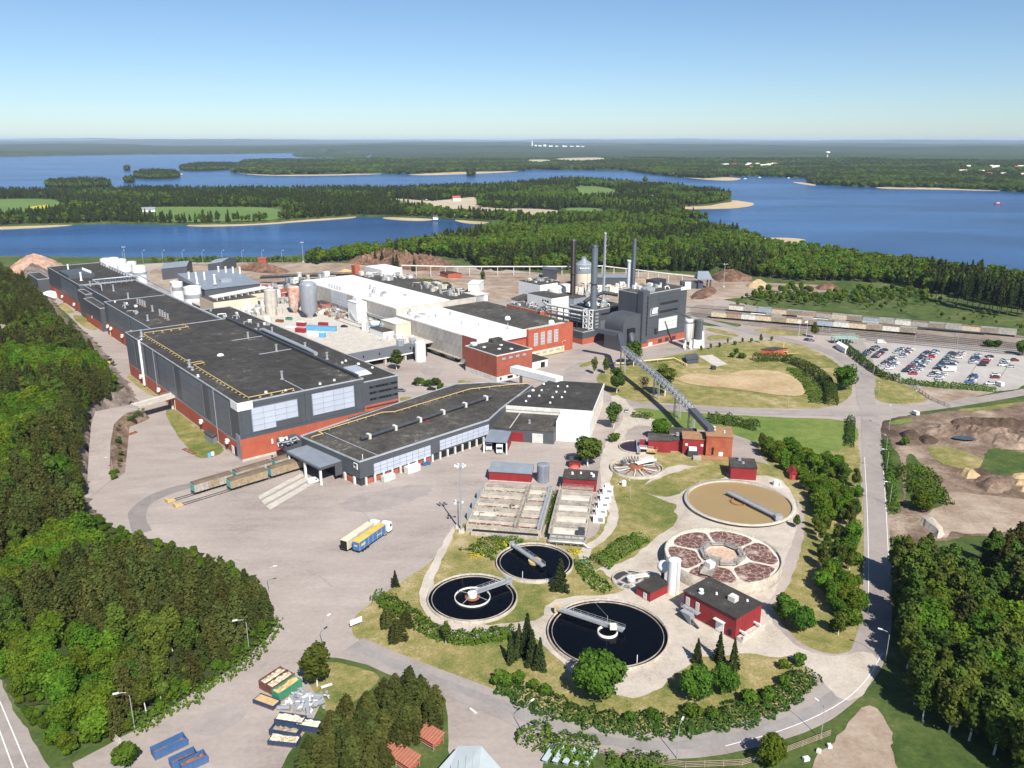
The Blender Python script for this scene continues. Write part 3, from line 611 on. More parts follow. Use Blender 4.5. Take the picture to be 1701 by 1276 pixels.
def plant(kind, x, y, z, scale, label, group=None, rz=None, var=None, sxy=1.0):
    L = PROTO[kind]; root, cm, tm = L[(random.randrange(len(L)) if var is None else var) % len(L)]
    o = bpy.data.objects.new(root.name.split('.')[0], None); COL.objects.link(o); o.empty_display_size = .5
    o.location = (x, y, z); o.rotation_euler = (0,0,random.uniform(0,6.28) if rz is None else rz); o.scale = (scale*sxy, scale*sxy, scale)
    tag(o, label, root['category'], group)
    for nm, me in (('crown',cm),('trunk',tm)):
        c = bpy.data.objects.new(nm, me); COL.objects.link(c); c.parent = o
    return o

# ---- woods that read as one mass: real trees spread by geometry nodes
far_col = bpy.data.collections.new('far_tree_kinds')
def far_kind(i, V, m, th, tr):
    n = len(V)//4; nt_ = 5; ang = [6.283*k/nt_ for k in range(nt_)]
    tv = [(tr*math.cos(a), tr*math.sin(a), -.5) for a in ang]+[(0,0,th)]
    me = bpy.data.meshes.new('far_tree'); me.from_pydata([tuple(p) for p in V]+tv, [], [(4*k,4*k+1,4*k+2,4*k+3) for k in range(n)]+[(4*n+k, 4*n+(k+1)%nt_, 4*n+nt_) for k in range(nt_)])
    me.materials.append(m); me.materials.append(M_bark)
    mi = np.zeros(n+nt_, np.int32); mi[n:] = 1; me.polygons.foreach_set('material_index', mi)
    o = bpy.data.objects.new('far_tree_%02d' % i, me); far_col.objects.link(o)
far_kind(0, lobes_crown(13,4.2,420,101,.12,1.25,12,1,.45), F_far, 9, .3)
far_kind(1, lobes_crown(15,3.6,420,102,.14,1.2,12,1,.45), F_far, 10, .3)
far_kind(2, pine_crown(16,3.0,330,103,.3,1.15,.6,.1), F_fard, 15, .25)
far_kind(3, pine_crown(17,2.8,330,104,.12,1.1,.9,.2), F_fard, 16, .25)
far_kind(4, lobes_crown(12,9.0,420,105,.05,2.4,22,1,.34), F_far, 4, .3)
far_kind(5, lobes_crown(13,9.0,420,106,.05,2.3,26,1,.28), F_fard, 4, .3)
# close-range members of the same woods (finer)
for i, k in ((6,'broad'),(7,'birch'),(8,'pine'),(9,'pine'),(10,'spruce')):
    root, cm, tm = PROTO[k][i % len(PROTO[k])]
    V = np.empty(len(cm.vertices)*3, np.float32); cm.vertices.foreach_get('co', V); V = V.reshape(-1,3)
    far_kind(i, V[:len(V)//8*8].reshape(-1,4,3)[::1].reshape(-1,3), cm.materials[0], 10, .2)
def wood(name, pts, pid, scl, label, cat='wood'):
    """pts Nx3 world, pid kind index, scl scale"""
    n = len(pts)
    if n == 0: return None
    me = bpy.data.meshes.new(name); me.vertices.add(n); me.vertices.foreach_set('co', np.asarray(pts, np.float32).ravel())
    a = me.attributes.new('pid','INT','POINT'); a.data.foreach_set('value', np.asarray(pid, np.int32))
    a = me.attributes.new('scl','FLOAT','POINT'); a.data.foreach_set('value', np.asarray(scl, np.float32))
    a = me.attributes.new('rot','FLOAT','POINT'); a.data.foreach_set('value', rng.uniform(0,6.28,n).astype(np.float32))
    o = bpy.data.objects.new(name, me); COL.objects.link(o); tag(o, label, cat, None, 'stuff')
    g = bpy.data.node_groups.get('spread_trees')
    if not g:
        g = bpy.data.node_groups.new('spread_trees','GeometryNodeTree')
        g.interface.new_socket('Geometry', in_out='INPUT', socket_type='NodeSocketGeometry'); g.interface.new_socket('Geometry', in_out='OUTPUT', socket_type='NodeSocketGeometry')
        N = g.nodes.new; L = g.links.new; gi = N('NodeGroupInput'); go = N('NodeGroupOutput')
        ci = N('GeometryNodeCollectionInfo'); ci.inputs['Collection'].default_value = far_col; ci.inputs['Separate Children'].default_value = True; ci.inputs['Reset Children'].default_value = True
        ip = N('GeometryNodeInstanceOnPoints'); ip.inputs['Pick Instance'].default_value = True
        def at(nm, ty):
            x = N('GeometryNodeInputNamedAttribute'); x.data_type = ty; x.inputs['Name'].default_value = nm; return x.outputs['Attribute']
        cx = N('ShaderNodeCombineXYZ'); L(at('rot','FLOAT'), cx.inputs[2])
        e2r = N('FunctionNodeEulerToRotation'); L(cx.outputs[0], e2r.inputs[0])
        L(gi.outputs[0], ip.inputs['Points']); L(ci.outputs[0], ip.inputs['Instance']); L(at('pid','INT'), ip.inputs['Instance Index'])
        L(e2r.outputs[0], ip.inputs['Rotation']); L(at('scl','FLOAT'), ip.inputs['Scale']); L(ip.outputs[0], go.inputs[0])
    md = o.modifiers.new('spread','NODES'); md.node_group = g
    return o
def scatter(polys, sp, exclude=(), keep=1.0, clump=None):
    out = []
    for poly in polys:
        a = np.array([p[:2] for p in poly]); x0, y0 = a.min(0); x1, y1 = a.max(0)
        X, Y = np.meshgrid(np.arange(x0,x1,sp), np.arange(y0,y1,sp)); X = X.ravel()+rng.uniform(-.48,.48,X.size)*sp; Y = Y.ravel()+rng.uniform(-.48,.48,Y.size)*sp
        m = inpoly(X, Y, poly)
        for e in exclude: m &= ~inpoly(X, Y, e)
        if keep < 1: m &= rng.uniform(size=X.size) < keep
        out.append(np.c_[X[m], Y[m]])
    return np.concatenate(out)
def nz2(P, sc, seed=0.0): return np.array([mnoise.noise((a*sc, b*sc, seed)) for a, b in P[:,:2]])

# far land: heightfield of wooded hills to the horizon
LAND2 = [(384,287),(415,289.5),(460,291),(515,290.5),(630,288.5),(680,290),(760,286),(860,284.5),(890,282),(1042,284),(1083,290),(1123,294),(1170,297),(1215,294),(1245,292.6),(1310,295),(1338,296),(1346,305),(1372,308),(1447,311.5),(1548,312.5),(1670,317.5),(1760,324),(1900,330),(2300,340),(2300,235.6),(630,235.6),(620,260),(612,264.5),(560,266),(505,265.5),(440,265),(405,272),(386,282)]
FARL = [(-600,262),(0,260),(100,258.5),(240,256.5),(380,256),(480,253.5),(500,250),(530,252.5),(560,255),(620,257.5),(632,257.5),(632,235.6),(-600,235.6)]
ISL = [[(485,257),(520,254.5),(570,256),(612,259),(600,262.5),(540,262.5),(495,261)], [(640,256.5),(700,253),(740,254),(755,257),(700,259),(650,259)]]
land_polys = [[G(x,y,WL)[:2] for x,y in P_] for P_ in (LAND2, FARL, ISL[0], ISL[1])]
na, nr = 430, 270
aa = np.linspace(R(-37), R(37), na); rr = np.exp(np.linspace(math.log(2000), math.log(62000), nr))
A_, R_ = np.meshgrid(aa, rr); X = (R_*np.sin(A_)).ravel(); Y = (R_*np.cos(A_)).ravel()
land = np.zeros(X.size, bool)
for P_ in land_polys: land |= inpoly(X, Y, P_)
land |= (R_.ravel() > 9000)
dist = R_.ravel()
h1 = np.array([mnoise.noise((x/2600, y/2600, 1.5))+.5*mnoise.noise((x/900, y/900, 4.5)) for x, y in zip(X, Y)])
h2 = np.array([mnoise.noise((x/70, y/70, 2.5)) for x, y in zip(X, Y)])
hh = WL+1+np.clip((dist-2300)/9000,0,1)*28+np.clip(h1,-.3,1.2)*np.clip((dist-1900)/6000,.15,1.6)*30+np.clip((dist-12000)/30000,0,1)*55+np.array([mnoise.noise((x/6500, y/9000, 8.5)) for x, y in zip(X, Y)])*np.clip((dist-8000)/16000,0,1)*150+h2*2.0+rng.uniform(-.8,.8,X.size)*np.clip(dist/6000,.4,3)
Z = np.where(land, np.maximum(hh+4, WL+2.5), WL-6)
lg = land.reshape(A_.shape); f = []
keepq = lg[:-1,:-1] | lg[1:,:-1] | lg[:-1,1:] | lg[1:,1:]
I, J = np.where(keepq); c_ = na
mb = MB(); mb.v = list(zip(X.tolist(), Y.tolist(), Z.tolist())); fs = list(zip((I*c_+J).tolist(), (I*c_+J+1).tolist(), ((I+1)*c_+J+1).tolist(), ((I+1)*c_+J).tolist()))
v2, f2 = sub(mb.v, fs); mb = MB(); mb.add(v2, f2, True); structure('distant_hills', mb, M_canopy)
def land_h(P):
    d = np.hypot(P[:,0], P[:,1]); a = nz2(P/2600, 1, 1.5)+.5*nz2(P/900, 1, 4.5)
    return np.maximum(WL+1+np.clip((d-2300)/9000,0,1)*28+np.clip(a,-.3,1.2)*np.clip((d-1900)/6000,.15,1.6)*30+1.0, WL+1.5)
# fields and settlements on the far land
far_fields = []
def far_field(c, pts, m):
    P_ = np.array([p[:2] for p in KS(c, pts, 8)]); w = smooth_poly([tuple(p) for p in P_], 2); far_fields.append(w)
    mb = MB(); zz = land_h(np.array(w)); mb.add([(p[0],p[1],z+9) for p, z in zip(w, zz)], [tuple(range(len(w)))]); structure('far_field', mb, m)
far_field('e1', [(165,127),(320,126),(330,136),(250,139),(160,136)], M_crop); far_field('e1', [(70,133),(140,133),(150,139),(80,140)], M_crop)
P = scatter([land_polys[0]], 15, far_fields); d = np.hypot(P[:,0],P[:,1]); ang = np.abs(np.arctan2(P[:,0],P[:,1])); P = P[(d < 5200) & (ang < R(36)) & (rng.uniform(size=len(P)) < np.clip(1.5-d/5200,.3,1))]
q = nz2(P, .004, 7)+rng.normal(0,.25,len(P)); wood('far_shore_forest', np.c_[P, land_h(P)], np.where(q > 0, 4, 5), rng.uniform(.75,1.25,len(P)), 'far wooded shore across the lake below the horizon', 'forest')
# islands
isl = [([(73,309),(90,305),(130,303),(175,304),(187,309),(180,312),(120,314),(80,313)], 'low wooded island standing alone in the open water'), ([(218,294),(232,288),(262,287),(292,289),(302,294),(290,297.5),(240,298.5)], 'round wooded island beside the sandy spit'),
       ([(294,281),(320,275),(370,274),(412,276),(418,280),(390,281.5),(350,284),(310,284.5)], 'long wooded island with a sand spit'), ([(203,302),(215,299),(227,302),(215,305)], 'tiny tree-covered islet between two larger islands'), ([(204,282),(212,280),(218,282.5),(210,284.5)], 'tiny dark islet far out on the lake'), ([(773,291),(783,288.5),(793,291),(783,293.5)], 'small islet off the far beach'), ([(1068,0+303),(1072,302),(1076,303),(1072,304)], 'speck of an islet in the narrow strait')]
for P_, lb in isl:
    w_ = ragged(smooth_poly([G(x,y,WL)[:2] for x,y in P_], 2), 10, 2, .05); mb = MB(); mb.prism(w_, WL-1, WL+.8)
    structure('island_ground', mb, M_floor)
    Pt = scatter([w_], 7); q = rng.uniform(size=len(Pt)); wood('island_wood', np.c_[Pt, np.full(len(Pt),WL+.7)], np.where(q < .45, 0, np.where(q < .6, 1, np.where(q < .8, 2, 3))), rng.uniform(.8,1.25,len(Pt)), lb, 'island wood')
# peninsula woods
pen_poly = [G(x,y,WL)[:2] for x,y in PEN_FRONT+PEN_BACK]
pen_fields = [[G(x,y)[:2] for x,y in p_] for _, p_, _ in FIELDS]
FB = [(500,436),(560,426),(640,418),(720,406),(790,394),(830,384),(850,372),(960,368),(1080,368),(1120,374),(1180,382),(1236,394),(1270,410),(1380,428),(1440,437),(1520,446),(1590,455),(1701,470),(1900,500),(1900,560),(1701,516),(1640,506),(1560,490),(1480,472),(1400,468),(1330,468),(1290,463),(1230,458),(1180,453),(1100,450),(1000,448),(900,450),(800,450),(775,432),(700,424),(590,432),(520,440)]
fb_poly = [G(x,y)[:2] for x,y in FB]
pen_w = scatter([pen_poly], 7.5, pen_fields+[fb_poly], .92)
q = nz2(pen_w, .006, 3)+rng.normal(0,.22,len(pen_w)); left = pen_w[:,0] < -150
kid = np.where(q+np.where(left,-.12,.12) > .02, rng.integers(0,2,len(pen_w)), rng.integers(2,4,len(pen_w)))
wood('peninsula_wood', np.c_[pen_w, np.zeros(len(pen_w))], kid, rng.uniform(.75,1.2,len(pen_w)), 'mixed wood on the peninsula between the two arms of the lake', 'wood')
clear_fb = [[p[:2] for p in KS('e1',[(480,368),(560,370),(640,380),(560,380)])], [p[:2] for p in KS('e1',[(690,470),(712,470),(730,515),(680,515)])]]
bk = scatter([fb_poly], 5.6, clear_fb, .95); q = nz2(bk, .008, 5)+rng.normal(0,.22,len(bk))
kid = np.where(q > -.26, np.where(rng.uniform(size=len(bk)) < .5, 0, 1), rng.integers(2,4,len(bk)))
wood('back_wood', np.c_[bk, np.zeros(len(bk))], kid, rng.uniform(.7,1.12,len(bk)), 'broad green wood behind the chimneys and the timber yard', 'wood')
# low scrub on the meadow between the railway and the wood
sc_poly = [p[:2] for p in KS('c4',[(60,420),(230,365),(440,335),(560,370),(700,360),(1150,370),(1300,440),(1700,520),(1800,600),(1500,560),(1100,490),(700,450),(350,440),(0,455)])]
sc = scatter([sc_poly], 6.5, (), .34); wood('meadow_scrub', np.c_[sc, np.zeros(len(sc))], np.full(len(sc),0), rng.uniform(.15,.42,len(sc)), 'loose green scrub on the meadow behind the rail wagons', 'scrub')
sc_poly = [p[:2] for p in KS('c4',[(90,400),(230,355),(420,335),(560,380),(760,345),(1150,365),(1180,410),(900,420),(560,440),(350,430)])]
sc = scatter([sc_poly], 6.0, (), .75); wood('meadow_thicket', np.c_[sc, np.zeros(len(sc))], np.full(len(sc),0), rng.uniform(.3,.6,len(sc)), 'dense light green thicket at the foot of the tall trees', 'thicket')
sh = []
for x in np.arange(255,500,6): sh.append(G(x+rng.uniform(-3,3), 436+rng.uniform(-1,1)))
sh = np.array(sh); wood('shore_bushes', sh, np.zeros(len(sh)), rng.uniform(.18,.6,len(sh)), 'thin row of small trees along the lake edge behind the mill', 'bushes')

# ---- near woods: single trees, the rest of the same wood behind them as one mass
WOOD_R = [p[:2] for p in KS('ph', [(1478,905),(1545,898),(1600,925),(1701,902),(1760,890)])]+[(190,205),(170,60),(98,66),(94,118),(101,134)]+[p[:2] for p in KS('ph', [(1610,1240),(1540,1215),(1492,1150),(1484,1060),(1476,1000)])]
WOOD_C = [p[:2] for p in KS('ph', [(612,1150),(640,1128),(690,1125),(728,1165),(734,1200),(700,1226),(660,1255),(640,1300),(450,1300),(490,1260),(530,1220),(560,1180)])]
def project(x, y, z):
    k = CAM_H-z; zc = y*cP+k*sP; return CX+FPX*x/zc, CY+FPX*(-y*sP+k*cP)/zc
def under(P, z, h, sil):
    a, b = project(P[:,0], P[:,1], np.asarray(z)+h); return inpoly(a, b, sil)
# visible outlines of the three near woods; a tree only stands where its whole height stays inside
SIL_L = [(-400,430),(0,440),(38,456),(60,480),(85,507),(105,533),(135,557),(158,578),(178,598),(192,630),(198,648),(185,660),(165,672),(136,700),(126,760),(128,830),(160,866),(200,886),(240,895),(300,915),(350,928),(390,934),(425,950),(445,975),(460,1010),(458,1040),(480,1080),(500,1400),(-400,1400)]
SIL_R = [(1600,1700),(1612,1300),(1600,1218),(1520,1185),(1480,1140),(1470,1060),(1472,1000),(1472,930),(1480,905),(1500,888),(1545,882),(1580,902),(1605,915),(1640,884),(1701,866),(2200,800),(2200,1700)]
SIL_C = [(440,1400),(450,1270),(520,1208),(560,1172),(600,1147),(640,1120),(690,1106),(728,1126),(740,1168),(740,1212),(690,1262),(665,1400)]
Pl = scatter([WOOD_L], 4.3, [CLEAR_L]); Pl = Pl[polydist(Pl[:,0],Pl[:,1],WOOD_L) > .8]
Pl = Pl[(np.abs(Pl[:,0]) < (Pl[:,1]*cP+CAM_H*sP)*.72)]
zl = hill_z(Pl[:,0], Pl[:,1]); kp = under(Pl, zl, 9.5, SIL_L); Pl = Pl[kp]; zl = zl[kp]; dl = np.hypot(Pl[:,0], Pl[:,1])
q = nz2(Pl, .022, 11)+.25*nz2(Pl, .08, 2)
bx = np.array([(CX+FPX*x/(y*cP+(CAM_H-z)*sP)) for (x,y),z in zip(Pl,zl)]); by = np.array([CY+FPX*(-(y*sP)+(CAM_H-z)*cP)/(y*cP+(CAM_H-z)*sP) for (x,y),z in zip(Pl,zl)])
# pines on the outer edge towards the yard, broadleaves deeper in and lower left
pinezone = ((bx > 150+ (by-900)*.0) & (by > 985)) | ((by > 940) & (bx > 300)) | (by < 545)
pk = np.where(pinezone, np.where(q > .30, 1, 0), np.where(q > -.10, 2, np.where(q > -.2, 1, 0)))
pk = np.where((by > 1090) & (bx < 190), 2, pk); pk = np.where((by > 640) & (by < 900) & (bx > 110-(by-640)*.05) & (rng.uniform(size=len(bx)) < .7), 0, pk)
pk = np.where((by > 985) & (bx > 200) & (polydist(Pl[:,0],Pl[:,1],WOOD_L) < 9) & (rng.uniform(size=len(bx)) < .75), 0, pk)
order = np.argsort(dl); near = set(order[:230].tolist())
KN = {0:'pine',1:'birch',2:'broad'}; FK = {0:(8,9),1:(7,7),2:(6,6)}
LB = {0:'dark olive pine in the dense wood left of the truck yard', 1:'slim birch in the dense wood left of the truck yard', 2:'bright green leafy tree in the dense wood left of the truck yard'}
rest = []
for i in range(len(Pl)):
    s = rng.uniform(.62,1.08)*(1.0 if pk[i] != 2 else .95)
    if polydist(Pl[i:i+1,0],Pl[i:i+1,1],WOOD_L)[0] < 4: s *= .8
    if i in near: plant(KN[int(pk[i])], Pl[i,0], Pl[i,1], zl[i]-.1, s, LB[int(pk[i])], 'trees of the left wood')
    else: rest.append((Pl[i,0],Pl[i,1],zl[i]-.1, FK[int(pk[i])][i % 2], s))
rest = np.array(rest); wood('left_wood', rest[:,:3], rest[:,3], rest[:,4], 'farther part of the dense mixed wood on the rocky rise at left', 'wood')
Pu = scatter([WOOD_L], 2.6, [CLEAR_L]); du = polydist(Pu[:,0],Pu[:,1],WOOD_L); Pu = Pu[(du < 7) & (du > .6) & (Pu[:,1] < 240)]
wood('wood_edge_undergrowth', np.c_[Pu, hill_z(Pu[:,0],Pu[:,1])-.1], np.full(len(Pu),6), rng.uniform(.14,.34,len(Pu)), 'leafy undergrowth at the foot of the left wood', 'undergrowth')
Pr = scatter([WOOD_R], 4.7); Pr = Pr[under(Pr, 0, 11.5, SIL_R)]; Pr = Pr[np.argsort(np.hypot(Pr[:,0]-95, Pr[:,1]-170))]; q = nz2(Pr, .03, 21)+rng.normal(0,.15,len(Pr)); restr = []
for i_, ((x, y), t) in enumerate(zip(Pr, q)):
    k = 'birch' if t > .02 else ('broad' if t > -.22 else 'pine'); k = 'pine' if (y > 205 and x > 118 and t < .15) else k
    if i_ > 190: restr.append((x,y,0,{'birch':7,'broad':6,'pine':8}[k],rng.uniform(.9,1.3))); continue
    plant(k, x, y, 0, rng.uniform(.9,1.3), {'birch':'tall birch with pale trunk in the shady wood right of the road','broad':'leafy green tree in the shady wood right of the road','pine':'dark pine in the shady wood right of the road'}[k], 'trees of the right wood')
restr = np.array(restr); wood('right_wood', restr[:,:3], restr[:,3], restr[:,4], 'farther part of the shady wood at the right edge', 'wood')
Pc = scatter([WOOD_C], 3.0); Pc = Pc[under(Pc, 0, 6.5, SIL_C)]
for x, y in Pc: plant('pine', x, y, 0, rng.uniform(.42,.62), 'dense olive pine in the thicket between waste skips and access road', 'pines of the lower thicket', sxy=1.5)
# tall bare-stemmed spruces at the right edge of the far wood
for i, (a, b) in enumerate([(1345,445),(1375,460),(1410,440),(1440,470),(1475,460),(1500,480),(1520,470),(1545,490),(1570,470),(1600,500),(1625,490),(1660,490),(1690,500),(1300,430),(1320,440),(1270,420),(1230,420),(1200,410),(1720,505),(1740,495),(1450,450),(1560,480)]):
    x, y, z = K('c4', (a, b)); plant('tallpine', x, y, 0, rng.uniform(.85,1.08), 'tall dark spruce with bare stem at the right end of the far wood', 'tall spruces by the far meadow')
# ------------------------------------------------------------------ mill buildings
def zat(x, y, py):
    yc = (py-CY)/FPX; return CAM_H - y*(sP+yc*cP)/(cP-yc*sP)
def hall(T, u0, v0, u1, v1, z, wm, rm, z0=0.0, par=.45, fm=None, wall='wall'):
    wl = T.part(wall, MB().box(u0,v0,z0,u1,v1,z-.5), wm)
    T.part('roof', MB().box(u0+.3,v0+.3,z-.5,u1-.3,v1-.3,z-.28), rm)
    e = .06; m = MB(); m.box(u0-e,v0-e,z-.5,u1+e,v0+.34,z+par-.45); m.box(u0-e,v1-.34,z-.5,u1+e,v1+e,z+par-.45); m.box(u0-e,v0+.34,z-.5,u0+.34,v1-.34,z+par-.45); m.box(u1-.34,v0+.34,z-.5,u1+e,v1-.34,z+par-.45)
    T.part('parapet', m, fm or M_flash); return wl
BOXM = {}
def box_mesh(name, lx, ly, lz, m):
    k = (name, round(lx,3), round(ly,3), round(lz,3), m.name)
    if k not in BOXM: BOXM[k] = MB().box(-lx/2,-ly/2,-lz/2,lx/2,ly/2,lz/2).mesh(name, m)
    return BOXM[k]
def pane_grid(T, host, u0, u1, z0, z1, nu, nz, v, skip=(), m=None, gap=.14, name='pane', th=.12, along='u', sgn=-1):
    """panes on a wall plane v = const (or u = const with along='v'); each pane an object"""
    m = m or M_glaze; w, h = (u1-u0)/nu, (z1-z0)/nz
    for i in range(nu):
        for j in range(nz):
            if (i,j) in skip: continue
            a = u0+(i+.5)*w; z = z0+(j+.5)*h
            if along == 'u': T.inst(name, box_mesh(name, w-gap, th, h-gap, m), (a, v+sgn*th*.75, z), 0, host)
            else: T.inst(name, box_mesh(name, th, w-gap, h-gap, m), (v+sgn*th*.75, a, z), 0, host)
def vents(T, lst, z, h=2.6, r=.45, m=None, cap=True, host=None, name='vent_pipe'):
    for p in lst:
        hh = p[2] if len(p) > 2 else h; rr = p[3] if len(p) > 3 else r
        b = MB().cyl(p[0],p[1],z-.3,z+hh,rr,n=10)
        if cap: b.cyl(p[0],p[1],z+hh-.25,z+hh+.15,rr*1.35,n=10); b.cyl(p[0],p[1],z-.3,z+.25,rr*1.7,n=8)
        T.part(name, b, m or M_steel, host)
def pipe_run(T, pts, z, r=.18, m=None, step=4.0, name='roof_pipe', host=None, post=.7):
    p3 = [(a[0],a[1],z+post) for a in pts]; b = MB()
    for a, c in zip(p3[:-1], p3[1:]): b.tube([a,c], r, 6)
    for a, c in zip(p3[:-1], p3[1:]):
        L = math.dist(a,c); n = max(1,int(L/step))
        for i in range(n+1):
            q = [a[k]+(c[k]-a[k])*i/n for k in range(3)]; b.box(q[0]-.12,q[1]-.12,z-.4,q[0]+.12,q[1]+.12,q[2]); b.box(q[0]-.55,q[1]-.2,z-.4,q[0]+.55,q[1]+.2,z-.1)
    return T.part(name, b, m or M_yellow, host)
def clutter(T, name, u0, v0, u1, v1, z, n, smin, smax, hmax, mats, seed, host=None):
    r = random.Random(seed)
    for i in range(n):
        a, c = r.uniform(u0,u1), r.uniform(v0,v1); s = r.uniform(smin,smax); h = r.uniform(.4,1)*hmax; b = MB()
        k = r.random()
        if k < .5: b.box(a,c,z-.3,a+s,c+s*r.uniform(.5,1.6),z+h)
        elif k < .75: b.cyl(a,c,z-.3,z+h,s*.45,n=10); b.cyl(a,c,z+h-.2,z+h+.1,s*.55,n=10)
        else: b.tube([(a,c,z-.3),(a,c,z+h*.8),(a+s*2,c+s*r.uniform(-1,1),z+h*.8),(a+s*2,c+s*r.uniform(-1,1),z-.3)], .28, 6)
        T.part(name, b, mats[r.randrange(len(mats))], host)

# --- front machine hall
T = Thing('machine_hall', 'huge dark grey mill hall with orange brick base and big glazed panels at its corner', 'building', (103.5,293,0), PL); HALL = T
W = hall(T, 103.5,293,158,448,23.8, M_clad, M_roof)
T.part('brick_base', MB().box(103.3,292.82,.9,157.9,293.0,9.0), M_brick); T.part('brick_base', MB().box(103.32,293.1,.7,103.5,447.5,6.6), M_brick)
T.part('plinth', MB().box(103.2,292.7,-.1,158.0,293.0,.9).box(103.2,293.0,-.1,103.5,448,.7), M_conc)
g1 = T.part('glazing_frame', MB().box(108.6,292.9,13.2,127.8,293.0,20.8).box(108.6,292.9,11.0,118.2,293.0,13.2), M_glazeframe)
pane_grid(T, g1, 108.8,127.6,11.1,20.6,4,4,292.9, skip=((2,0),(3,0)))
g2 = T.part('glazing_frame', MB().box(134.0,292.9,12.2,153.2,293.0,21.5), M_glazeframe); pane_grid(T, g2, 134.2,153.0,12.3,21.4,4,4,292.9)
T.part('corner_fascia', MB().box(103.38,292.86,20.5,109.5,293.0,23.85).box(103.38,293.0,20.5,103.5,300,23.85), M_white)
# ribbed wall panels along the mill road
for a, b in ((302,325),(332,361),(369,393),(396,412),(416,430),(432,446.5)):
    n = 4; h = (22.3-7.6)/n
    for j in range(n): T.inst('wall_panel', box_mesh('wall_panel', .16, b-a-.3, h-.10, M_cladL), (103.42,(a+b)/2,7.6+(j+.5)*h), 0, W)
T.part('louvre_band', MB().box(103.38,296,6.62,103.5,446,7.4), M_glazeframe)
T.part('stair_glazing', MB().box(103.25,293.3,.8,103.5,297.2,10.5), M_glazeframe)
for v in (425.2,395.6,336.5,306.2): T.part('wall_hood', MB().box(102.2,v-.9,4.6,103.32,v+.9,5.6).box(102.0,v-.7,3.9,102.9,v+.7,4.7), M_white)
T.part('downpipe', MB().tube([(102.9,420.5,1.2),(102.9,420.5,24.6),(104.5,420.5,25.0)], .55, 8), M_white)
for v in (318,399): T.part('downpipe', MB().tube([(103.2,v,.5),(103.2,v,23.6)], .14, 6), M_steel)
T.part('door', MB().box(103.15,300.5,.7,103.34,303.0,4.0), M_white); T.part('door', MB().box(103.15,297.9,.7,103.34,300.1,4.4), M_dark)
pipe_run(T, [(109,436),(109,394.8),(108.8,361),(113.6,361.5),(113.6,357.8),(108.9,357.6),(109.1,295.6),(127.7,295.6)], 23.8)
pipe_run(T, [(109.9,436.2),(132.5,436.2),(132.7,446)], 23.8)
vents(T, [(107.2,358,3.2,.6),(131,313.9,3.4,.5),(148.6,359.8,3.3,.5),(148.6,394.6,3,.5),(106.5,352,1.2,.5),(107.5,432,3.5,.7)], 23.6)
vents(T, [(104.8,340,.8,.4),(118,300,.5,.4),(125,297,.5,.4),(140,297,.5,.35),(147,298,.5,.35)], 23.6, m=M_white, name='roof_vent')
T.part('roof_dome', MB().lathe([(1.6,23.5),(1.4,24.0),(.7,24.4),(.01,24.5)],125.2,369.5,12), M_white)
T.part('ridge_duct', MB().box(156.2,296,23.9,157.3,446,24.9), M_steeld); T.part('ridge_duct', MB().box(157.35,296,23.9,157.8,446,24.5), M_flash)
T.part('roof_cable_tray', MB().box(131,312,23.5,131.4,294,23.65).box(140,359.6,23.5,156,360.1,23.7).box(140,394.4,23.5,156,394.9,23.7), M_flash)

m = MB()
for u in (131,): m.box(u-.06,292.93,9.0,u+.06,293.0,23.2)
for u in (104.6,108,128.6,133.2,154,157): m.box(u-.04,292.94,9.0,u+.04,293.0,20.4)
for z in (10.4,21.9): m.box(103.6,292.945,z-.04,157.9,293.0,z+.04)
T.part('panel_joint', m, M_clad_dark); m = MB()
for v in (318.6,344,369.5,395.5,421): m.box(104,v,23.52,156,v+.18,23.56)
for u in (116,124.5,133.5,142,150): m.box(u,294,23.52,u+.14,447,23.55)
T.part('felt_seam', m, mat('felt_seam',(.075,.072,.068),.9,.5,.5))
for i in range(18): T.part('felt_patch', MB().obox(rng.uniform(106,154), rng.uniform(300,440), 23.525, rng.uniform(1,5), rng.uniform(.6,2.5), .012+.001*i, rng.uniform(0,3)), mat('felt_patch',(.05,.048,.045),.85,.3,.6))
# --- rear halls of the same mill line
T = Thing('rear_mill_hall', 'long dark grey rear mill hall behind the front hall, with rows of roof pipes', 'building', (119.5,448,0), PL)
W = hall(T, 119.5,448.2,158.5,560,21.2, M_clad, M_roof); hall(T, 124,560,160,634,21.2, M_clad, M_roof, wall='rear_wall')
hall(T, 118.2,568,124,612,15.8, M_clad, M_roof, wall='wing_wall'); hall(T, 119.5,612,124,634,18.5, M_clad, M_roof, wall='wing_wall'); hall(T, 121,634.2,161,745,21.8, M_clad, M_roof, wall='rear_wall')
hall(T, 113,748,122,790,12, M_clad, M_roof, wall='wing_wall')
T.part('brick_base', MB().box(119.32,448.5,.3,119.5,560,7.6), M_brick); T.part('brick_base', MB().box(120.82,636,.3,121.0,744,7.0), M_brick); T.part('brick_base', MB().box(118.05,570,.3,118.2,611,5.5), M_brick)
for a, b, z0, z1 in ((450,500,8.4,20),(503,552,8.4,20)):
    for j in range(3): T.inst('wall_panel', box_mesh('wall_panel', .16, b-a-.3, (z1-z0)/3-.1, M_cladL), (119.42,(a+b)/2,z0+(j+.5)*(z1-z0)/3), 0, W)
for j in range(3): T.inst('wall_panel', box_mesh('wall_panel', .16, 50, 3.6, M_cladL), (120.92,672,9.6+3.8*j), 0, W)
T.part('loading_recess', MB().box(119.3,612.5,.2,119.6,618,12.5), M_dark)
for v in (522,548,556,594,650,690): T.part('wall_hood', MB().box(118.1,v-.9,5.5,119.4,v+.9,6.6).box(117.9,v-.7,4.8,118.9,v+.7,5.5), M_white)
T.part('wall_duct', MB().tube([(118.9,476,8),(118.4,476,11),(118.0,484,12.5),(118.0,496,13.5)], .8, 8), M_alu)
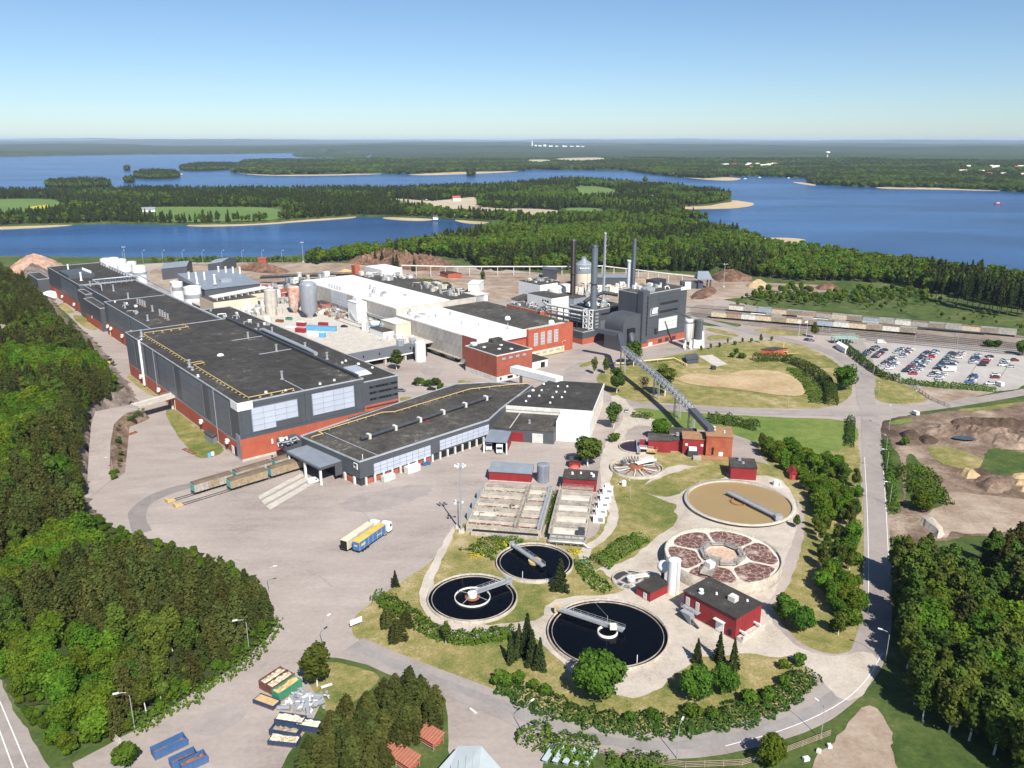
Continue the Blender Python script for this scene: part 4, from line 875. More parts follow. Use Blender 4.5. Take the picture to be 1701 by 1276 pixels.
T.part('gas_pipe', MB().tube([(118.4,549,.2),(118.4,549,6),(118.9,549,6)], .25, 6).tube([(118.4,549,.6),(116.5,540,.6)], .2, 6), M_yellow)
vents(T, [(134.8,540.4),(135,535.5),(135.2,531),(135.3,526.5),(134.8,509.1),(134.8,494.4),(134.7,489),(134.5,483.5),(134.4,478),(134.6,560.8,3.8),(134.7,597.4,4.2),(124.7,483.2,3.2),(124.6,530,3.4,.5)], 21.0, 3.4, .55)
vents(T, [(134.8,540.4),(135,535.5),(135.2,531),(135.3,526.5),(134.8,494.4),(134.7,489),(134.5,483.5),(134.4,478)], 21.0, .7, .75, M_rust, False, None, 'vent_collar')
vents(T, [(136+.2*i,690-4.0*i,4.2) for i in range(6)]+[(127,655,6,.7),(130,712,5,.6),(159,715,6,.9)], 21.6, 4.2, .5, M_white)
vents(T, [(127,628,7,.6),(133,632,7,.6)], 17.5, 7, .6, M_steel)
clutter(T, 'roof_unit', 122,500,130,556,21.1, 9, .8, 2.0, 1.2, [M_white,M_steel,M_flash], 4)
T.part('pipe_bridge', MB().tube([(128,600,21.5),(128,600,25.5),(128.5,626,25.5)], .4, 6).tube([(128.5,626,25.5),(160,626,25.5),(161.5,622,24.5),(161.5,560,22.5)], .5, 8).tube([(128.5,628,24.0),(160,628,24.0)], .3, 6), M_alu)
m = MB()
for i in range(9): m.bar((129+i*3.6,626,21.3),(129+i*3.6,626,25.3),.2)
for i in range(8): m.bar((129+i*3.6,628,21.3),(132.6+i*3.6,626,25.3),.12)
T.part('bridge_trestle', m, M_steel)
m = MB()
for i in range(12): m.box(157.5,646+i*7.5,21.5,158.6,647.5+i*7.5,23.0)
T.part('roof_brackets', m, M_flash); T.part('ridge_duct', MB().box(157.0,450,21.3,158.2,632,22.2).box(159.6,640,21.9,160.6,744,22.6), M_flash)
T.part('high_tower', MB().box(121.2,668,21.4,139,700,24.2), M_clad)

# --- side annex with the window bands
T = Thing('mill_annex', 'flat-roofed grey annex with narrow window bands beside the front hall', 'building', (158.3,311.4,0), PL)
W = hall(T, 158.3,311.4,185.6,520,16.0, M_clad, M_roof)
T.part('stair_tower', MB().box(160.5,308.5,0,166,311.4,15.2), M_clad)
T.part('brick_band', MB().box(167.5,311.22,1.7,185.5,311.4,4.6), M_brick); T.part('plinth', MB().box(167.5,311.15,-.1,185.6,311.4,1.5), M_white)
for z in (12.3,9.6,6.6):
    wb = T.part('window_band', MB().box(170.5,311.3,z-.1,185.2,311.4,z+1.0), M_clad_dark)
    for i in range(9):
        if (i*7+int(z*10)) % 5 != 0: T.inst('pane', box_mesh('pane', 1.25, .1, .85, M_glass), (171.4+i*1.6,311.24,z+.45), 0, wb)
T.part('window_band', MB().box(168.5,311.1,3.0,185.2,311.22,3.7), M_clad_dark)
sk = T.part('skylight', MB().prism([(168.5,321.5),(178.2,321.5),(178.2,337),(168.5,337)], 15.7, 17.6, [(170.5,324,17.4),(176.5,324,17.4),(176.5,334.5,17.4),(170.5,334.5,17.4)]), M_glaze)
m = MB()
for i in range(6): m.bar((170.5+i*1.2,323.7,17.5),(170.5+i*1.2,334.8,17.5),.12)
for i in range(5): m.bar((168.5,322.5+i*3.2,16.2),(170.5,324.2+i*2.5,17.4),.1)
T.part('skylight_bar', m, M_steel, sk)
vents(T, [(173.7,358.4,3.4,.55),(174.3,384.1,3.4,.55),(176,430,3.2,.5),(163,470,3,.5),(175,480,3,.5)], 15.8)
vents(T, [(170,345,.6,.5),(176,347,.5,.4),(179,349,.5,.4),(181,340,.5,.5),(183,330,.4,.4)], 15.8, m=M_white, name='roof_vent')
T.part('roof_duct', MB().tube([(172.5,368,16.8),(173,378.3,16.9),(173.5,436.5,16.9),(173.5,440,16)], 1.1, 10), M_alu)
T.part('roof_duct', MB().box(167.5,372,15.8,170.2,440,17.0), M_steel)
clutter(T, 'roof_unit', 166,440,183,515,16, 14, 1.0, 3.0, 1.8, [M_white,M_flash,M_steel], 8)

# --- raised courtyard between the two mill lines
T = Thing('courtyard_deck', 'grey gallery and raised pale courtyard deck spanning between the two mill lines', 'deck', (186,383,0), PL)
T.part('deck', MB().box(185.8,386,6.3,254.8,600,7.0), M_conc); T.part('gallery', MB().box(187,381.5,4.2,243,386,8.6), M_cladL)
for u in (196,206,216,226,236): T.part('gallery_window', MB().box(u,381.35,6.2,u+.8,381.5,7.4), M_glass)
T.part('gallery_soffit', MB().box(187,381.3,3.5,246,386,4.1), M_white); T.part('undercroft', MB().box(188,390,0,254,391,6.3), M_dark)
for u in (198,209,220,233,241): T.part('column', MB().box(u,382,0,u+1.1,384,3.5), M_conc)
for k, u in enumerate((234.5,243)): T.part('undercroft_gate', MB().box(u,381.8,.2,u+5,382.1,3.4), M_glass)
T.part('undercroft_floor', MB().box(188,384,0,254,390,.1), M_asph)
def tank(name, label, x, y, z, r, h, m, cone=0.0, band=None, legs=0, n=24, group=None, top=.12, cat='tank', rail=False):
    T = Thing(name, label, cat, (x,y,z), 0, group); z0 = z+cone
    prof = ([(r*.35,z),(r*.4,z+cone*.3),(r,z0)] if cone else [(r,z)])+[(r,z+h)]
    s = T.part('shell', MB().lathe(prof, x, y, n), m); T.part('lid', MB().lathe([(r*1.02,z+h),(r*1.02,z+h+.2),(r*.6,z+h+.2+r*top),(.01,z+h+.2+r*top*1.3)], x, y, n), m)
    if band:
        for a, b, bm in band: T.part('band', MB().lathe([(r*1.012,z+a),(r*1.012,z+b)], x, y, n), bm, s)
    for i in range(legs):
        a = 6.283*i/legs; T.part('leg', MB().bar((x+r*.8*math.cos(a),y+r*.8*math.sin(a),z),(x+r*.8*math.cos(a),y+r*.8*math.sin(a),z0+.5),.4), M_steel)
    if rail:
        m_ = MB(); pts = [(x+r*math.cos(6.283*i/12), y+r*math.sin(6.283*i/12), z+h+.1) for i in range(13)]; m_.rail(pts, 1.1, 9); T.part('railing', m_, M_steel)
    m_ = MB(); a = -1.2; lx, ly = x+(r+.35)*math.cos(a), y+(r+.35)*math.sin(a)
    m_.bar((lx-.25,ly,z),(lx-.25,ly,z+h+.9),.09); m_.bar((lx+.25,ly,z),(lx+.25,ly,z+h+.9),.09); T.part('ladder', m_, M_steel, s)
    return T
def tk(c, base, topy, z, r, name, label, m, **kw):
    x, y, _ = K(c, base, z); ox, oy, s = CROPS[c]; h = zat(x, y, oy+topy*s)-z
    return tank(name, label, x, y, z, r, max(h,2), m, **kw)
tk('c2', (200,545), 395, 7, 4.1, 'concrete_silo', 'tall plain pale concrete silo left of the rusty one', M_conc)
tk('c2', (350,540), 375, 7, 3.9, 'rusty_silo', 'white silo streaked with bright orange rust', mat('rust_streaked_white',(.66,.62,.56),.8,.2,.22,col2=(.52,.13,.03),contrast=1.3,fine=(.8,.2)), cone=4.5)
tk('c2', (445,570), 360, 7, 5.5, 'steel_silo', 'broad blue-grey steel silo with cone bottom in the courtyard', M_alu, cone=5.5, top=.3, rail=True)
tk('c2', (1155,850), 730, 0, 3.1, 'white_silo', 'white silo at the end of the grey gallery', M_white, top=.25)
for i, (b, t, r, lb) in enumerate((((170,600),565,2.6,'squat white tank at the corner of the annex roof'),((250,555),510,2.2,'small grey tank at the foot of the rusty silo'))): tk('c2', b, t, 7, r, 'process_tank', lb, M_whited if i == 0 else M_conc)
T = Thing('silo_house', 'small red brick block squeezed under the rusty silo', 'building', (244,552,7), PL); T.part('wall', MB().box(240,545,7,250,556,13), M_brick2); T.part('roof', MB().box(239.7,544.7,13,250.3,556.3,13.3), M_roof2)
T = Thing('silo_house', 'red brick stub wall between the steel silo and the white hall', 'building', (252,522,7), PL); T.part('wall', MB().box(248,514,7,254.5,526,10.5), M_brick2); T.part('roof', MB().box(247.8,513.8,10.5,254.4,526.2,10.8), M_roof2)

# --- white hall
T = Thing('white_hall', 'long white-roofed hall with pale concrete panel wall and red brick end', 'building', (255,343,0), PL)
W = T.part('wall', MB().box(255.2,343.2,0,325,428,16.0).box(255.2,428,0,325,560,20.0), M_conc)
T.part('roof', MB().box(255.3,343.3,16.0,290,427.9,16.35).box(255.3,428,20.0,297,560,20.35), M_roofw, label='white roof membrane'); T.part('side_roof', MB().box(290,343.3,16.0,324.9,427.9,16.25).box(297,428,20.0,324.9,560,20.2), M_roof2, label='dark felt roof strip')
n = 0; v = 357.0
while v < 512:
    w_ = 4.6; z1 = 15.9 if v+w_ < 428 else 19.9; z0 = .4 if v < 420 else 7.0
    mm = M_cladL if v > 486 else M_concp
    mm = mat('white_ribbed_panel',(.50,.53,.58),.5,.06,.2,rnd=.08) if v > 486 else M_concp
    for a, b in ((z0+2.6 if v < 420 else z0, (z0+z1)/2+.8), ((z0+z1)/2+.8, z1)): T.inst('wall_panel', box_mesh('wall_panel', .2, w_-.16, b-a-.12, mm), (255.12,v+w_/2,(a+b)/2), 0, W)
    v += w_
T.part('brick_end', MB().box(254.98,343.1,3.2,255.2,356.6,16.2), M_brick2); T.part('brick_front', MB().box(255.2,342.9,0,290,343.2,11.5), M_brick); T.part('fascia', MB().box(255.0,342.8,12.6,290.2,343.2,16.9), M_white); T.part('red_trim', MB().box(256,342.75,11.6,290,343.2,12.5), M_red)
T.part('brick_gable', MB().box(290.2,341.0,3.4,318,343.2,16.8), M_brick, label='red brick gable end with four tall windows'); T.part('gable_plinth', MB().box(290.0,340.8,0,318,343.2,3.4), M_cream); T.part('gable_coping', MB().box(290.2,340.8,16.8,318.2,343.4,17.2), M_conc)
T.part('gable_side', MB().box(318,341,0,324.9,343.2,16.4), M_brick)
for i in range(4):
    u = 294.4+i*5.2; wf = T.part('window', MB().box(u,340.9,6.6,u+3.0,341.05,14.0), M_whited)
    for a in range(2):
        for b in range(4): T.inst('pane', box_mesh('pane', 1.2, .1, 1.55, mat('grey_pane',(.30,.33,.36),.25,.1)), (u+.8+a*1.4,340.86,7.6+b*1.8), 0, wf)
for i in range(4): T.part('basement_window', MB().box(296+i*5.2,340.7,1.4,298.8+i*5.2,340.82,2.4), mat('grey_pane',(.30,.33,.36),.25,.1))
for i in range(5): T.part('loading_bay', MB().box(254.9,359+i*7.5,.2,255.25,364+i*7.5,2.7), M_whited if i % 2 else M_dark)
T.part('base_canopy', MB().box(252.5,357,2.7,255.2,400,3.0), M_concd)
T.part('gas_pipe', MB().tube([(316,340.4,0),(316,340.4,6),(318.5,340.4,6.4)],.3,6).tube([(290,338.5,.7),(316,338.5,.7)],.35,6), M_yellow)
vents(T, [(263,423,3,.6),(268,402,2.4,.5),(281,405,2.0,.5),(270,378,2.2,.35),(276,369,1.6,.3),(284,352,3.5,.25)], 16.2, m=M_steel)
vents(T, [(258,505+i*4,2.2,.5) for i in range(5)]+[(276,495,3,.7),(270,480,3,.6),(262,470,2.5,.6),(268,466,2.5,.6)], 20.2)
clutter(T, 'roof_unit', 258,396,270,424,16.3, 16, 1.2, 3.2, 2.0, [M_white,M_whited,M_steel], 11); clutter(T, 'roof_unit', 262,452,282,500,20.3, 8, 1.0, 2.4, 2.4, [M_steel,M_concd,M_white], 12)
clutter(T, 'roof_unit', 304,436,322,490,20.2, 60, 1.2, 3.2, 3.4, [M_concd,M_steel,M_whited,M_conc,M_steeld], 13)
clutter(T, 'roof_unit', 300,515,324,556,20.2, 34, 1.4, 3.6, 3.4, [M_white,M_whited,M_steel,M_conc], 14)
T.part('penthouse', MB().box(312,540,20,330,566,25), M_white); T.part('penthouse', MB().box(318,428,16,328,441,20.5), M_white); T.part('penthouse_roof', MB().box(317.6,427.6,20.5,328.4,441.4,20.9), M_whited); T.part('lift_tower', MB().box(300,560,18,304,566,27), M_brick)
for u, v_, r in ((300,372,1.8),(313,347,1.9)): T.part('roof_dome', MB().lathe([(r,16.0),(r,17.2),(r*.7,18.2),(.01,18.5)],u,v_,14), M_white)
# --- brick block and conveyor-like covered bridge in front of it
T = Thing('brick_block', 'square red brick block with flat dark roof in front of the white hall', 'building', (247,315,0), PL)
hall(T, 247,315.3,271,342.6,14.2, M_brick2, M_roof, fm=M_whited); T.part('plinth', MB().box(246.85,315.15,0,271.1,315.3,2.6).box(246.85,315.3,0,247,342.6,2.6), M_whited)
for i in range(4): T.part('window', MB().box(250.5+i*4.6,315.15,11.2,252.8+i*4.6,315.32,12.3), mat('grey_pane',(.30,.33,.36),.25,.1))
for i, (a,b) in enumerate(((249,250),(254,257.5),(260,261))): T.part('basement_window', MB().box(a,315.05,.7,b,315.2,2.1), M_dark)
for u, v_ in ((252,333),(256,325),(262,331),(261,321)): T.part('rooflight', MB().box(u,v_,13.9,u+1.6,v_+1.3,14.4), M_white)
T.part('satellite_dish', MB().lathe([(.2,14.0),(1.4,14.3),(2.0,15.2),(2.1,16.2)],249.5,338,14), M_white); T.part('roof_hatch', MB().box(262,338,13.9,269,341.5,16), M_roof2)
cb = Thing('covered_bridge', 'white sloping covered bridge from the brick block down to the low dark-roofed shed', 'bridge', K('c3',(330,950),8)[:2], 0)
a, b = K('c3',(205,900),9.5), K('c3',(500,975),10.0); m = MB()
A, B = Vector(a), Vector(b); m.bar(A, B, 5.0, 3.2); cb.part('tunnel', m, M_white); cb.part('soffit', MB().bar(A-Vector((0,0,1.75)), B-Vector((0,0,1.75)), 4.6, .2), M_dark)
cb.part('pier', MB().box(A.x+3,A.y-1,0,A.x+4.5,A.y+1,8), M_whited)
T = Thing('gate_lodge', 'small white lean-to with dark roof at the foot of the red gable', 'shed', (281,322,0), PL); T.part('wall', MB().box(277,322,0,288,334,4.2), M_white); T.part('roof', MB().box(276.7,321.7,4.2,288.3,334.3,4.5), M_roof); T.part('door', MB().box(283,321.8,.1,286,322,3), M_dark)

# --- courtyard plant
T = Thing('process_house', 'tall white process block with little roof cabin standing against the white hall', 'building', (251,466,7), PL); T.part('wall', MB().box(247,462,7,254.6,474,19), M_white); T.part('roof', MB().box(246.8,461.8,19,254.5,474.2,19.3), M_roofw); T.part('roof_cabin', MB().box(248.5,464.5,19.3,252.5,469.5,22), M_white); T.part('stair', MB().bar((246.4,462,7.2),(246.4,470,13),.9,.3), M_steel)
T = Thing('process_house', 'cream and white low block beside the small grey tanks in the courtyard', 'building', (246,412,7), PL); T.part('wall', MB().box(244,409,7,254.6,426,14.6), M_cream); T.part('wall', MB().box(237,412,7,244,428,10.5), M_white); T.part('roof', MB().box(243.8,408.8,14.6,254.6,426.2,14.9), M_whited); T.part('roof', MB().box(236.8,411.8,10.5,243.9,428.2,10.8), M_roof2)
for b, t, r, lb, mm in (((915,665),610,2.4,'dented grey tank behind the cream block',M_alu),((865,655),600,3.0,'white tank with a blue stripe in the courtyard',M_white),((1025,765),715,2.2,'short grey tank just above the gallery',M_alu),((1105,750),712,2.0,'low grey tank beside the white gallery silo',M_alu),((790,650),575,1.4,'thin white tank at the foot of the white process block',M_white)):
    tk('c2', b, t, 7, r, 'process_tank', lb, mm, band=[(3.2,4.2,M_bluel)] if 'stripe' in lb else None)
def container(name, label, x, y, z, L, Wd, H_, a, m, roofm=None, group=None):
    T = Thing(name, label, 'container', (x,y,z), 0, group); c, s = math.cos(a), math.sin(a)
    T.part('body', MB().obox(x,y,z+.15,L,Wd,H_,a), m); T.part('roof', MB().obox(x,y,z+.15+H_,L*1.005,Wd*1.01,.1,a), roofm or m)
    mm = MB(); n = int(L/1.1)
    for i in range(n):
        d = (i-(n-1)/2)*L/n
        for sg in (-1,1): mm.obox(x+c*d-s*sg*Wd/2, y+s*d+c*sg*Wd/2, z+.25, .45, .12, H_-.2, a)
    T.part('ribs', mm, m)
    for sg in (-.23,.23): T.part('door', MB().obox(x+c*(L/2+.03)-s*sg*Wd, y+s*(L/2+.03)+c*sg*Wd, z+.3, .08, Wd*.44, H_-.3, a), m)
    return T
for p, L, a, m, rm, lb in (((480,650),12,-15,M_bluel,M_roofg,'long bright blue container with grey roof in the courtyard'),((575,655),8,-15,M_bluel,M_roofg,'shorter bright blue container at the right end of the blue one'),((390,625),6,-15,M_red,M_white,'red container with white top behind the blue container'),((530,630),6,-15,M_red,M_red,'small red container right of the blue container'),((385,665),6.5,-20,M_red,mat('pink_tarp',(.50,.06,.12),.7),'container under a crimson tarpaulin nearest the annex roof'),((470,690),7,-12,M_white,M_white,'white site van-shaped container in front of the blue container'),((525,695),3.5,-12,M_bluel,mat('pale_blue_sheet',(.40,.62,.72),.5),'pale blue box beside the white container'),((325,640),7,-15,M_whited,mat('pale_tarp',(.55,.60,.62),.7),'flat load under a pale tarpaulin in the courtyard')):
    x, y, z = K('c2', p, 7); container('site_container', lb, x, y, 7, L, 2.5, 2.5 if 'flat' not in lb else 1.2, R(a), m, rm)
for p, L, m, lb in (((250,600),5,M_rust,'rusty open skip at the courtyard edge'),((310,585),4,M_green,'green skip near the rusty silo')):
    x, y, z = K('c2', p, 7); container('yard_skip', lb, x, y, 7, L, 2.2, 1.3, R(-15), m, M_dark)
T = Thing('courtyard_plant', 'crowded small sheds, pipes and bins along the concrete wall of the courtyard', 'plant', (250,440,7), PL)
clutter(T, 'unit', 246,428,253.5,460,7, 26, 1.0, 2.8, 3.4, [M_white,M_whited,M_conc,M_steel,M_alu], 51); clutter(T, 'unit', 238,476,253.5,512,7, 34, 1.0, 3.4, 2.6, [M_white,M_whited,M_concd,M_rust,M_wood,M_steel], 52); clutter(T, 'unit', 214,548,240,558,7, 30, 1.2, 3.2, 4.5, [M_whited,M_conc,M_steel,M_concd,M_white], 53); clutter(T, 'unit', 230,395,247,410,7, 16, .8, 2.4, 2.4, [M_white,M_whited,M_steel], 54); clutter(T, 'unit', 190,520,215,546,7, 40, 1.0, 3.4, 3.6, [M_white,M_whited,M_steel,M_conc,M_concd], 55)
T.part('pipe_rack', MB().tube([(238,440,10),(238,475,10),(246,486,10.5),(246,512,11)],.35,6).tube([(254,430,12),(254,510,13)],.4,6).tube([(216,560,12),(236,545,12),(250,530,12)],.45,6), M_steel)
T = Thing('wet_end_plant', 'tangle of white tanks, ducts and boxes between the cream block and the white hall', 'plant', (245,575,0), PL)
clutter(T, 'unit', 236,562,258,600,7, 46, 1.5, 4.5, 8, [M_white,M_whited,M_conc,M_steel,M_brick2], 56); clutter(T, 'unit', 262,562,300,610,12, 40, 1.5, 4.5, 6, [M_white,M_whited,M_conc,M_roofg,M_steel], 57); T.part('base', MB().box(258,560.5,0,304,612,12), M_roof2)
# --- backdrop halls of the wet end
T = Thing('concrete_hall', 'cream concrete block with pipe-covered roof left of the silos', 'building', (186,549,0), PL); T.part('wall', MB().box(185,549,0,216,577,14), M_cream); T.part('wall', MB().box(216.1,560,0,234,580,14.5), M_cream); T.part('roof', MB().box(185.3,549.3,14,215.9,576.7,14.3), M_roof2); T.part('roof', MB().box(216.2,560.3,14.5,233.7,579.7,14.8), M_roof2); T.part('dark_gallery', MB().box(216,556,6,234,559.9,9), M_dark)
m = MB()
for i in range(4): m.tube([(187,553+i*3,16.2),(232,566+i*3,16.6)], .4, 6)
for i in range(9): m.box(189+i*5,553+i*1.5,14,189.5+i*5,563+i*1.5,16)
T.part('roof_pipe', m, M_whited)
T = Thing('grey_roof_hall', 'low hall with blue-grey sheet roof and tall white vent pipes', 'building', (196,597,0), PL); T.part('wall', MB().box(196,597,0,238,656,15), M_clad); T.part('roof', MB().prism([(195.5,596.5),(238.5,596.5),(238.5,656.5),(195.5,656.5)],15,15.4,[(195.5,596.5,15.2),(238.5,596.5,15.2),(238.5,656.5,19.5),(195.5,656.5,19.5)]), M_roofg)
vents(T, [(198,636,6,.7),(202,632,6,.7),(207,628,6,.7),(226,650,6,.7),(230,645,6,.7),(234,640,6,.7),(238,636,6,.7),(207,606,7,.8),(197,615,5,.7)], 17, m=M_white)
T.part('roof_unit', MB().box(214,612,15,222,618,18.5), M_alu)
for p, t, r, lb in (((1150,470),345,4.2,'smaller white tank tucked behind the grey-banded one'),((1250,520),375,6.2,'large white storage tank with grey band behind the rear hall'),((1130,440),340,3.4,'white tank behind the pair of storage tanks')):
    tk('c1', p, t, 0, r, 'storage_tank', lb, M_white, band=[(9,12,M_alu)])
for i, (p, t, r) in enumerate((((700,330),195,5),((745,330),190,4.6),((790,330),200,5),((815,345),235,6.2),((905,350),245,5.8),((770,300),215,4.6),((855,320),215,4.5))):
    tk('c1', p, t, 0, r, 'white_chest', ['leftmost white chest in the cluster behind the rear hall','second white chest from the left in the cluster behind the rear hall','third white chest from the left behind the rear hall','broad white chest in the middle front of the cluster','nearest white chest at the right front of the cluster','white chest half hidden at the back of the cluster','white chest between the two broad ones of the cluster'][i], M_white, band=[(8,10,M_alu)], rail=True, group='white chests behind the rear hall')
def px_shed(name, label, c, base, z, wm, rm, gable=2.0, cat='shed', extra=None):
    """gable shed from three ground corners (near-left, near-right, far-right)"""
    a, b, d = [Vector(K(c,p)[:2]) for p in base]; e = a+(d-b); T = Thing(name, label, cat, (a.x,a.y,0), 0)
    m = MB(); m.prism([tuple(a),tuple(b),tuple(d),tuple(e)],-.2,z); T.part('wall', m, wm)
    o = .4; u = (b-a).normalized()*o; v = (d-b).normalized()*o; m1 = (a+e)/2; m2 = (b+d)/2
    A, B, D, E = a-u-v, b+u-v, d+u+v, e-u+v; M1, M2 = m1-u, m2+u
    m = MB(); h = z+.05; g = z+gable
    m.add([(*A,h),(*B,h),(*M2,g),(*M1,g),(*D,h),(*E,h),(*A,h+.2),(*B,h+.2),(*M2,g+.2),(*M1,g+.2),(*D,h+.2),(*E,h+.2)], [(0,3,2,1),(3,5,4,2),(6,7,8,9),(9,8,10,11),(0,1,7,6),(4,5,11,10),(0,6,9,3),(3,9,11,5),(1,2,8,7),(2,4,10,8)]); T.part('roof', m, rm)
    m = MB(); m.add([(*a,z),(*m1,g),(*e,z),(*b,z),(*m2,g),(*d,z)], [(0,1,2),(3,5,4)]); T.part('gable', m, wm); return T
px_shed('grey_warehouse', 'dark grey gable warehouse by the lake behind the tanks', 'c1', [(1045,330),(1205,312),(1240,280)], 10, M_clad, M_roofg, 3, 'warehouse')
px_shed('grey_warehouse', 'long low dark warehouse partly hidden behind the grey-roofed hall', 'c1', [(1340,290),(1430,275),(1520,250)], 9, M_clad, M_roofg, 2.5, 'warehouse')
px_shed('brick_hut', 'small red brick hut by the lake shore', 'c2', [(112,235),(165,232),(172,220)], 6, M_brick2, M_brick2, .8)
px_shed('white_hut', 'small white shed with dark doorway beside the pale back road', 'c2', [(1460,410),(1530,412),(1560,385)], 7, M_white, M_white, .5)
px_shed('red_depot', 'red shed with dark sheet roof below the bark heap', 'c2', [(1280,305),(1330,318),(1420,318)], 4, M_brick, M_roof, 1)
# --- low warehouse in front, at its own bearing
TC = R(45.2)
T = Thing('dispatch_warehouse', 'low dark-roofed dispatch warehouse with pale panels and yellow roof pipe facing the truck yard', 'building', (152,228,0), TC)
poly = [(152,228),(216,228),(229.3,234.6),(265.2,249.7),(253,267),(240,276),(151,266)]
W = T.part('wall', MB().prism(poly, 3.0, 9.4), M_clad)
T.part('lower_wall', MB().prism([(152.5,228.5),(216,228.5),(229,235.2),(264.5,250.2),(252.5,266.5),(240,275.5),(151.6,265.5)], 0, 3.0), M_clad_dark)
T.part('roof', MB().prism([(152.3,228.3),(215.8,228.3),(229.1,234.9),(264.8,249.9),(252.8,266.8),(240,275.6),(151.4,265.6)], 9.4, 9.62), M_roof2)
m = MB(); cl = [(p[0],p[1],9.7) for p in poly]
for a, b in zip(cl, cl[1:]+cl[:1]): m.bar(a, b, .4, .6)
T.part('parapet', m, M_flash)
pane_grid(T, W, 158,184.8,2.6,7.2,9,3,228.0); pane_grid(T, W, 189.4,216,3.6,7.8,9,3,228.0)
for i in range(17): T.part('pier', MB().box(154+i*3.9,227.6,0,154.7+i*3.9,228.2,3.0), M_whited)
for i in range(8): T.part('brick_infill', MB().box(155+i*3.9,228.3,.2,157.6+i*3.9,228.5,2.0), M_brick)
for i in range(7): T.part('dock_opening', MB().box(190+i*3.9,228.2,.5,192.6+i*3.9,228.5,3.0), M_dark)
for i in range(6): T.part('pier', MB().box(151.4,231+i*6,0,152.1,231.9+i*6,3.0), M_whited)
for i in range(4): T.part('brick_infill', MB().box(151.9,232.4+i*6,.2,152.4,236.4+i*6,2.2), M_brick)
pipe_run(T, [(153,261),(158,261),(158,264),(168,264.5),(190,265.5),(194,262.5),(238,264),(256,256),(264,251)], 9.6, .2)
T.part('roof_duct', MB().tube([(164.7,245.1,10.6),(237.3,248.3,10.6)], .8, 8), M_steeld); m = MB()
for i in range(6): m.box(168+i*13,244.2+i*.6,9.5,169+i*13,246.4+i*.6,11.6)
T.part('duct_saddle', m, M_whited)
m = MB()
for i in range(7): m.bar((160+i*9,229.5,9.63),(160+i*9.4,264,9.63),.16,.03)
m.bar((154,240,9.63),(234,243,9.63),.16,.03); m.bar((154,254,9.63),(242,258,9.63),.16,.03)
T.part('felt_seam', m, MT['felt_seam'])
T.part('roof_ramp', MB().prism([(176,266),(238,269.5),(240,275),(176,271)], 9.7, 9.78), M_roof2)
T.part('roof_seam', MB().bar((160.5,229,9.68),(160,263,9.68),.3,.1), M_flash)
vents(T, [(154.5,229.5,1.8,.12)], 9.5, m=M_white, name='aerial'); T.part('roof_hatch', MB().box(196,244,9.6,197.2,245.2,10.1), M_red)
sg = T.part('sign_plate', MB().box(151.7,229.2,6.3,151.95,231.4,8.6), M_white)       # emblem above a line of lettering
T.part('emblem', MB().box(151.6,229.5,7.2,151.72,230.1,8.4).box(151.6,230.3,7.6,151.72,231.0,8.4), M_black, sg); T.part('lettering', MB().box(151.6,229.4,6.5,151.72,231.2,6.75), M_black, sg)
# link pipework between warehouse and hall
T.part('link_gallery', MB().box(144,265.5,5.5,152,272,9.0), M_clad); clutter(T, 'link_machinery', 140,264,147,269,9.0, 10, .6, 1.6, 1.8, [M_white,M_steel,M_flash], 17)
# rail canopy
T = Thing('rail_canopy', 'flat grey canopy on white posts over the wagon tracks', 'canopy', (143,241,0), TC)
T.part('roof', MB().box(142.4,239.0,6.6,151.6,261.8,7.2), M_roofg); T.part('fascia', MB().box(142.3,238.9,6.0,151.6,239.2,7.0).box(142.3,239.2,6.0,142.6,261.8,6.6), M_clad)
T.part('end_wall', MB().box(148.5,238.6,2.0,151.6,238.9,6.6), M_clad)
for v in (239.6,250,261): T.part('post', MB().box(142.5,v-.35,0,143.2,v+.35,6.6), M_white)
T.part('back_wall', MB().box(151.3,239.2,0,151.6,261.8,6.0), M_dark)

# --- dark shed with pale walls east of the warehouse
TE = R(-12.0)
def fe(p, z): return to_frame(G(*p, z), TE)
nl = fe((834,671), 10); nr = fe((985,681), 10); fr = fe((995,635), 10)
u0, u1, v0, v1 = nl[0], nr[0], (nl[1]+nr[1])/2, fr[1]
T = Thing('paper_store', 'square dark felt-roofed store with pale walls and scattered rooflights', 'building', (u0,v0,0), TE)
T.part('wall', MB().prism([(u0,v0),(u1,v0),(u1+.5,v1),(u0+14,v1)], 0, 9.0), M_whited); T.part('roof', MB().prism([(u0+.2,v0+.2),(u1-.2,v0+.2),(u1+.3,v1-.2),(u0+14,v1-.2)], 9.45, 9.6), M_roof)
T.part('fascia', MB().prism([(u0-.3,v0-.3),(u1+.3,v0-.3),(u1+.8,v1+.3),(u0+13.8,v1+.3)], 7.8, 9.45), M_whited)
for i in range(9): T.part('pilaster', MB().box(u1+.02+i*.05,v0+2+i*4.2,0,u1+.5+i*.05,v0+2.8+i*4.2,7.8), M_conc)
rr = random.Random(5)
for i, p in enumerate([(400,1000),(490,1015),(550,1015),(330,1040),(385,1040),(480,1050),(535,1050),(305,1078),(370,1075),(455,1085),(515,1085),(285,1110),(440,1120)]):
    a = to_frame(K('c3', p, 9.6), TE); r = .8 if i in (3,7) else .5
    T.part('rooflight', MB().lathe([(r,9.5),(r,9.85),(r*.6,10.2),(.01,10.3)],a[0],a[1],10), M_white)
T = Thing('lean_to_store', 'low grey dark-roofed extension with a red and a white roller door', 'building', (u0,v0-14,0), TE)
uf = [to_frame(K('c7',p),TE) for p in ((480,178),(850,202))]; vf = (uf[0][1]+uf[1][1])/2; a0, a1 = uf[0][0]-14, uf[1][0]
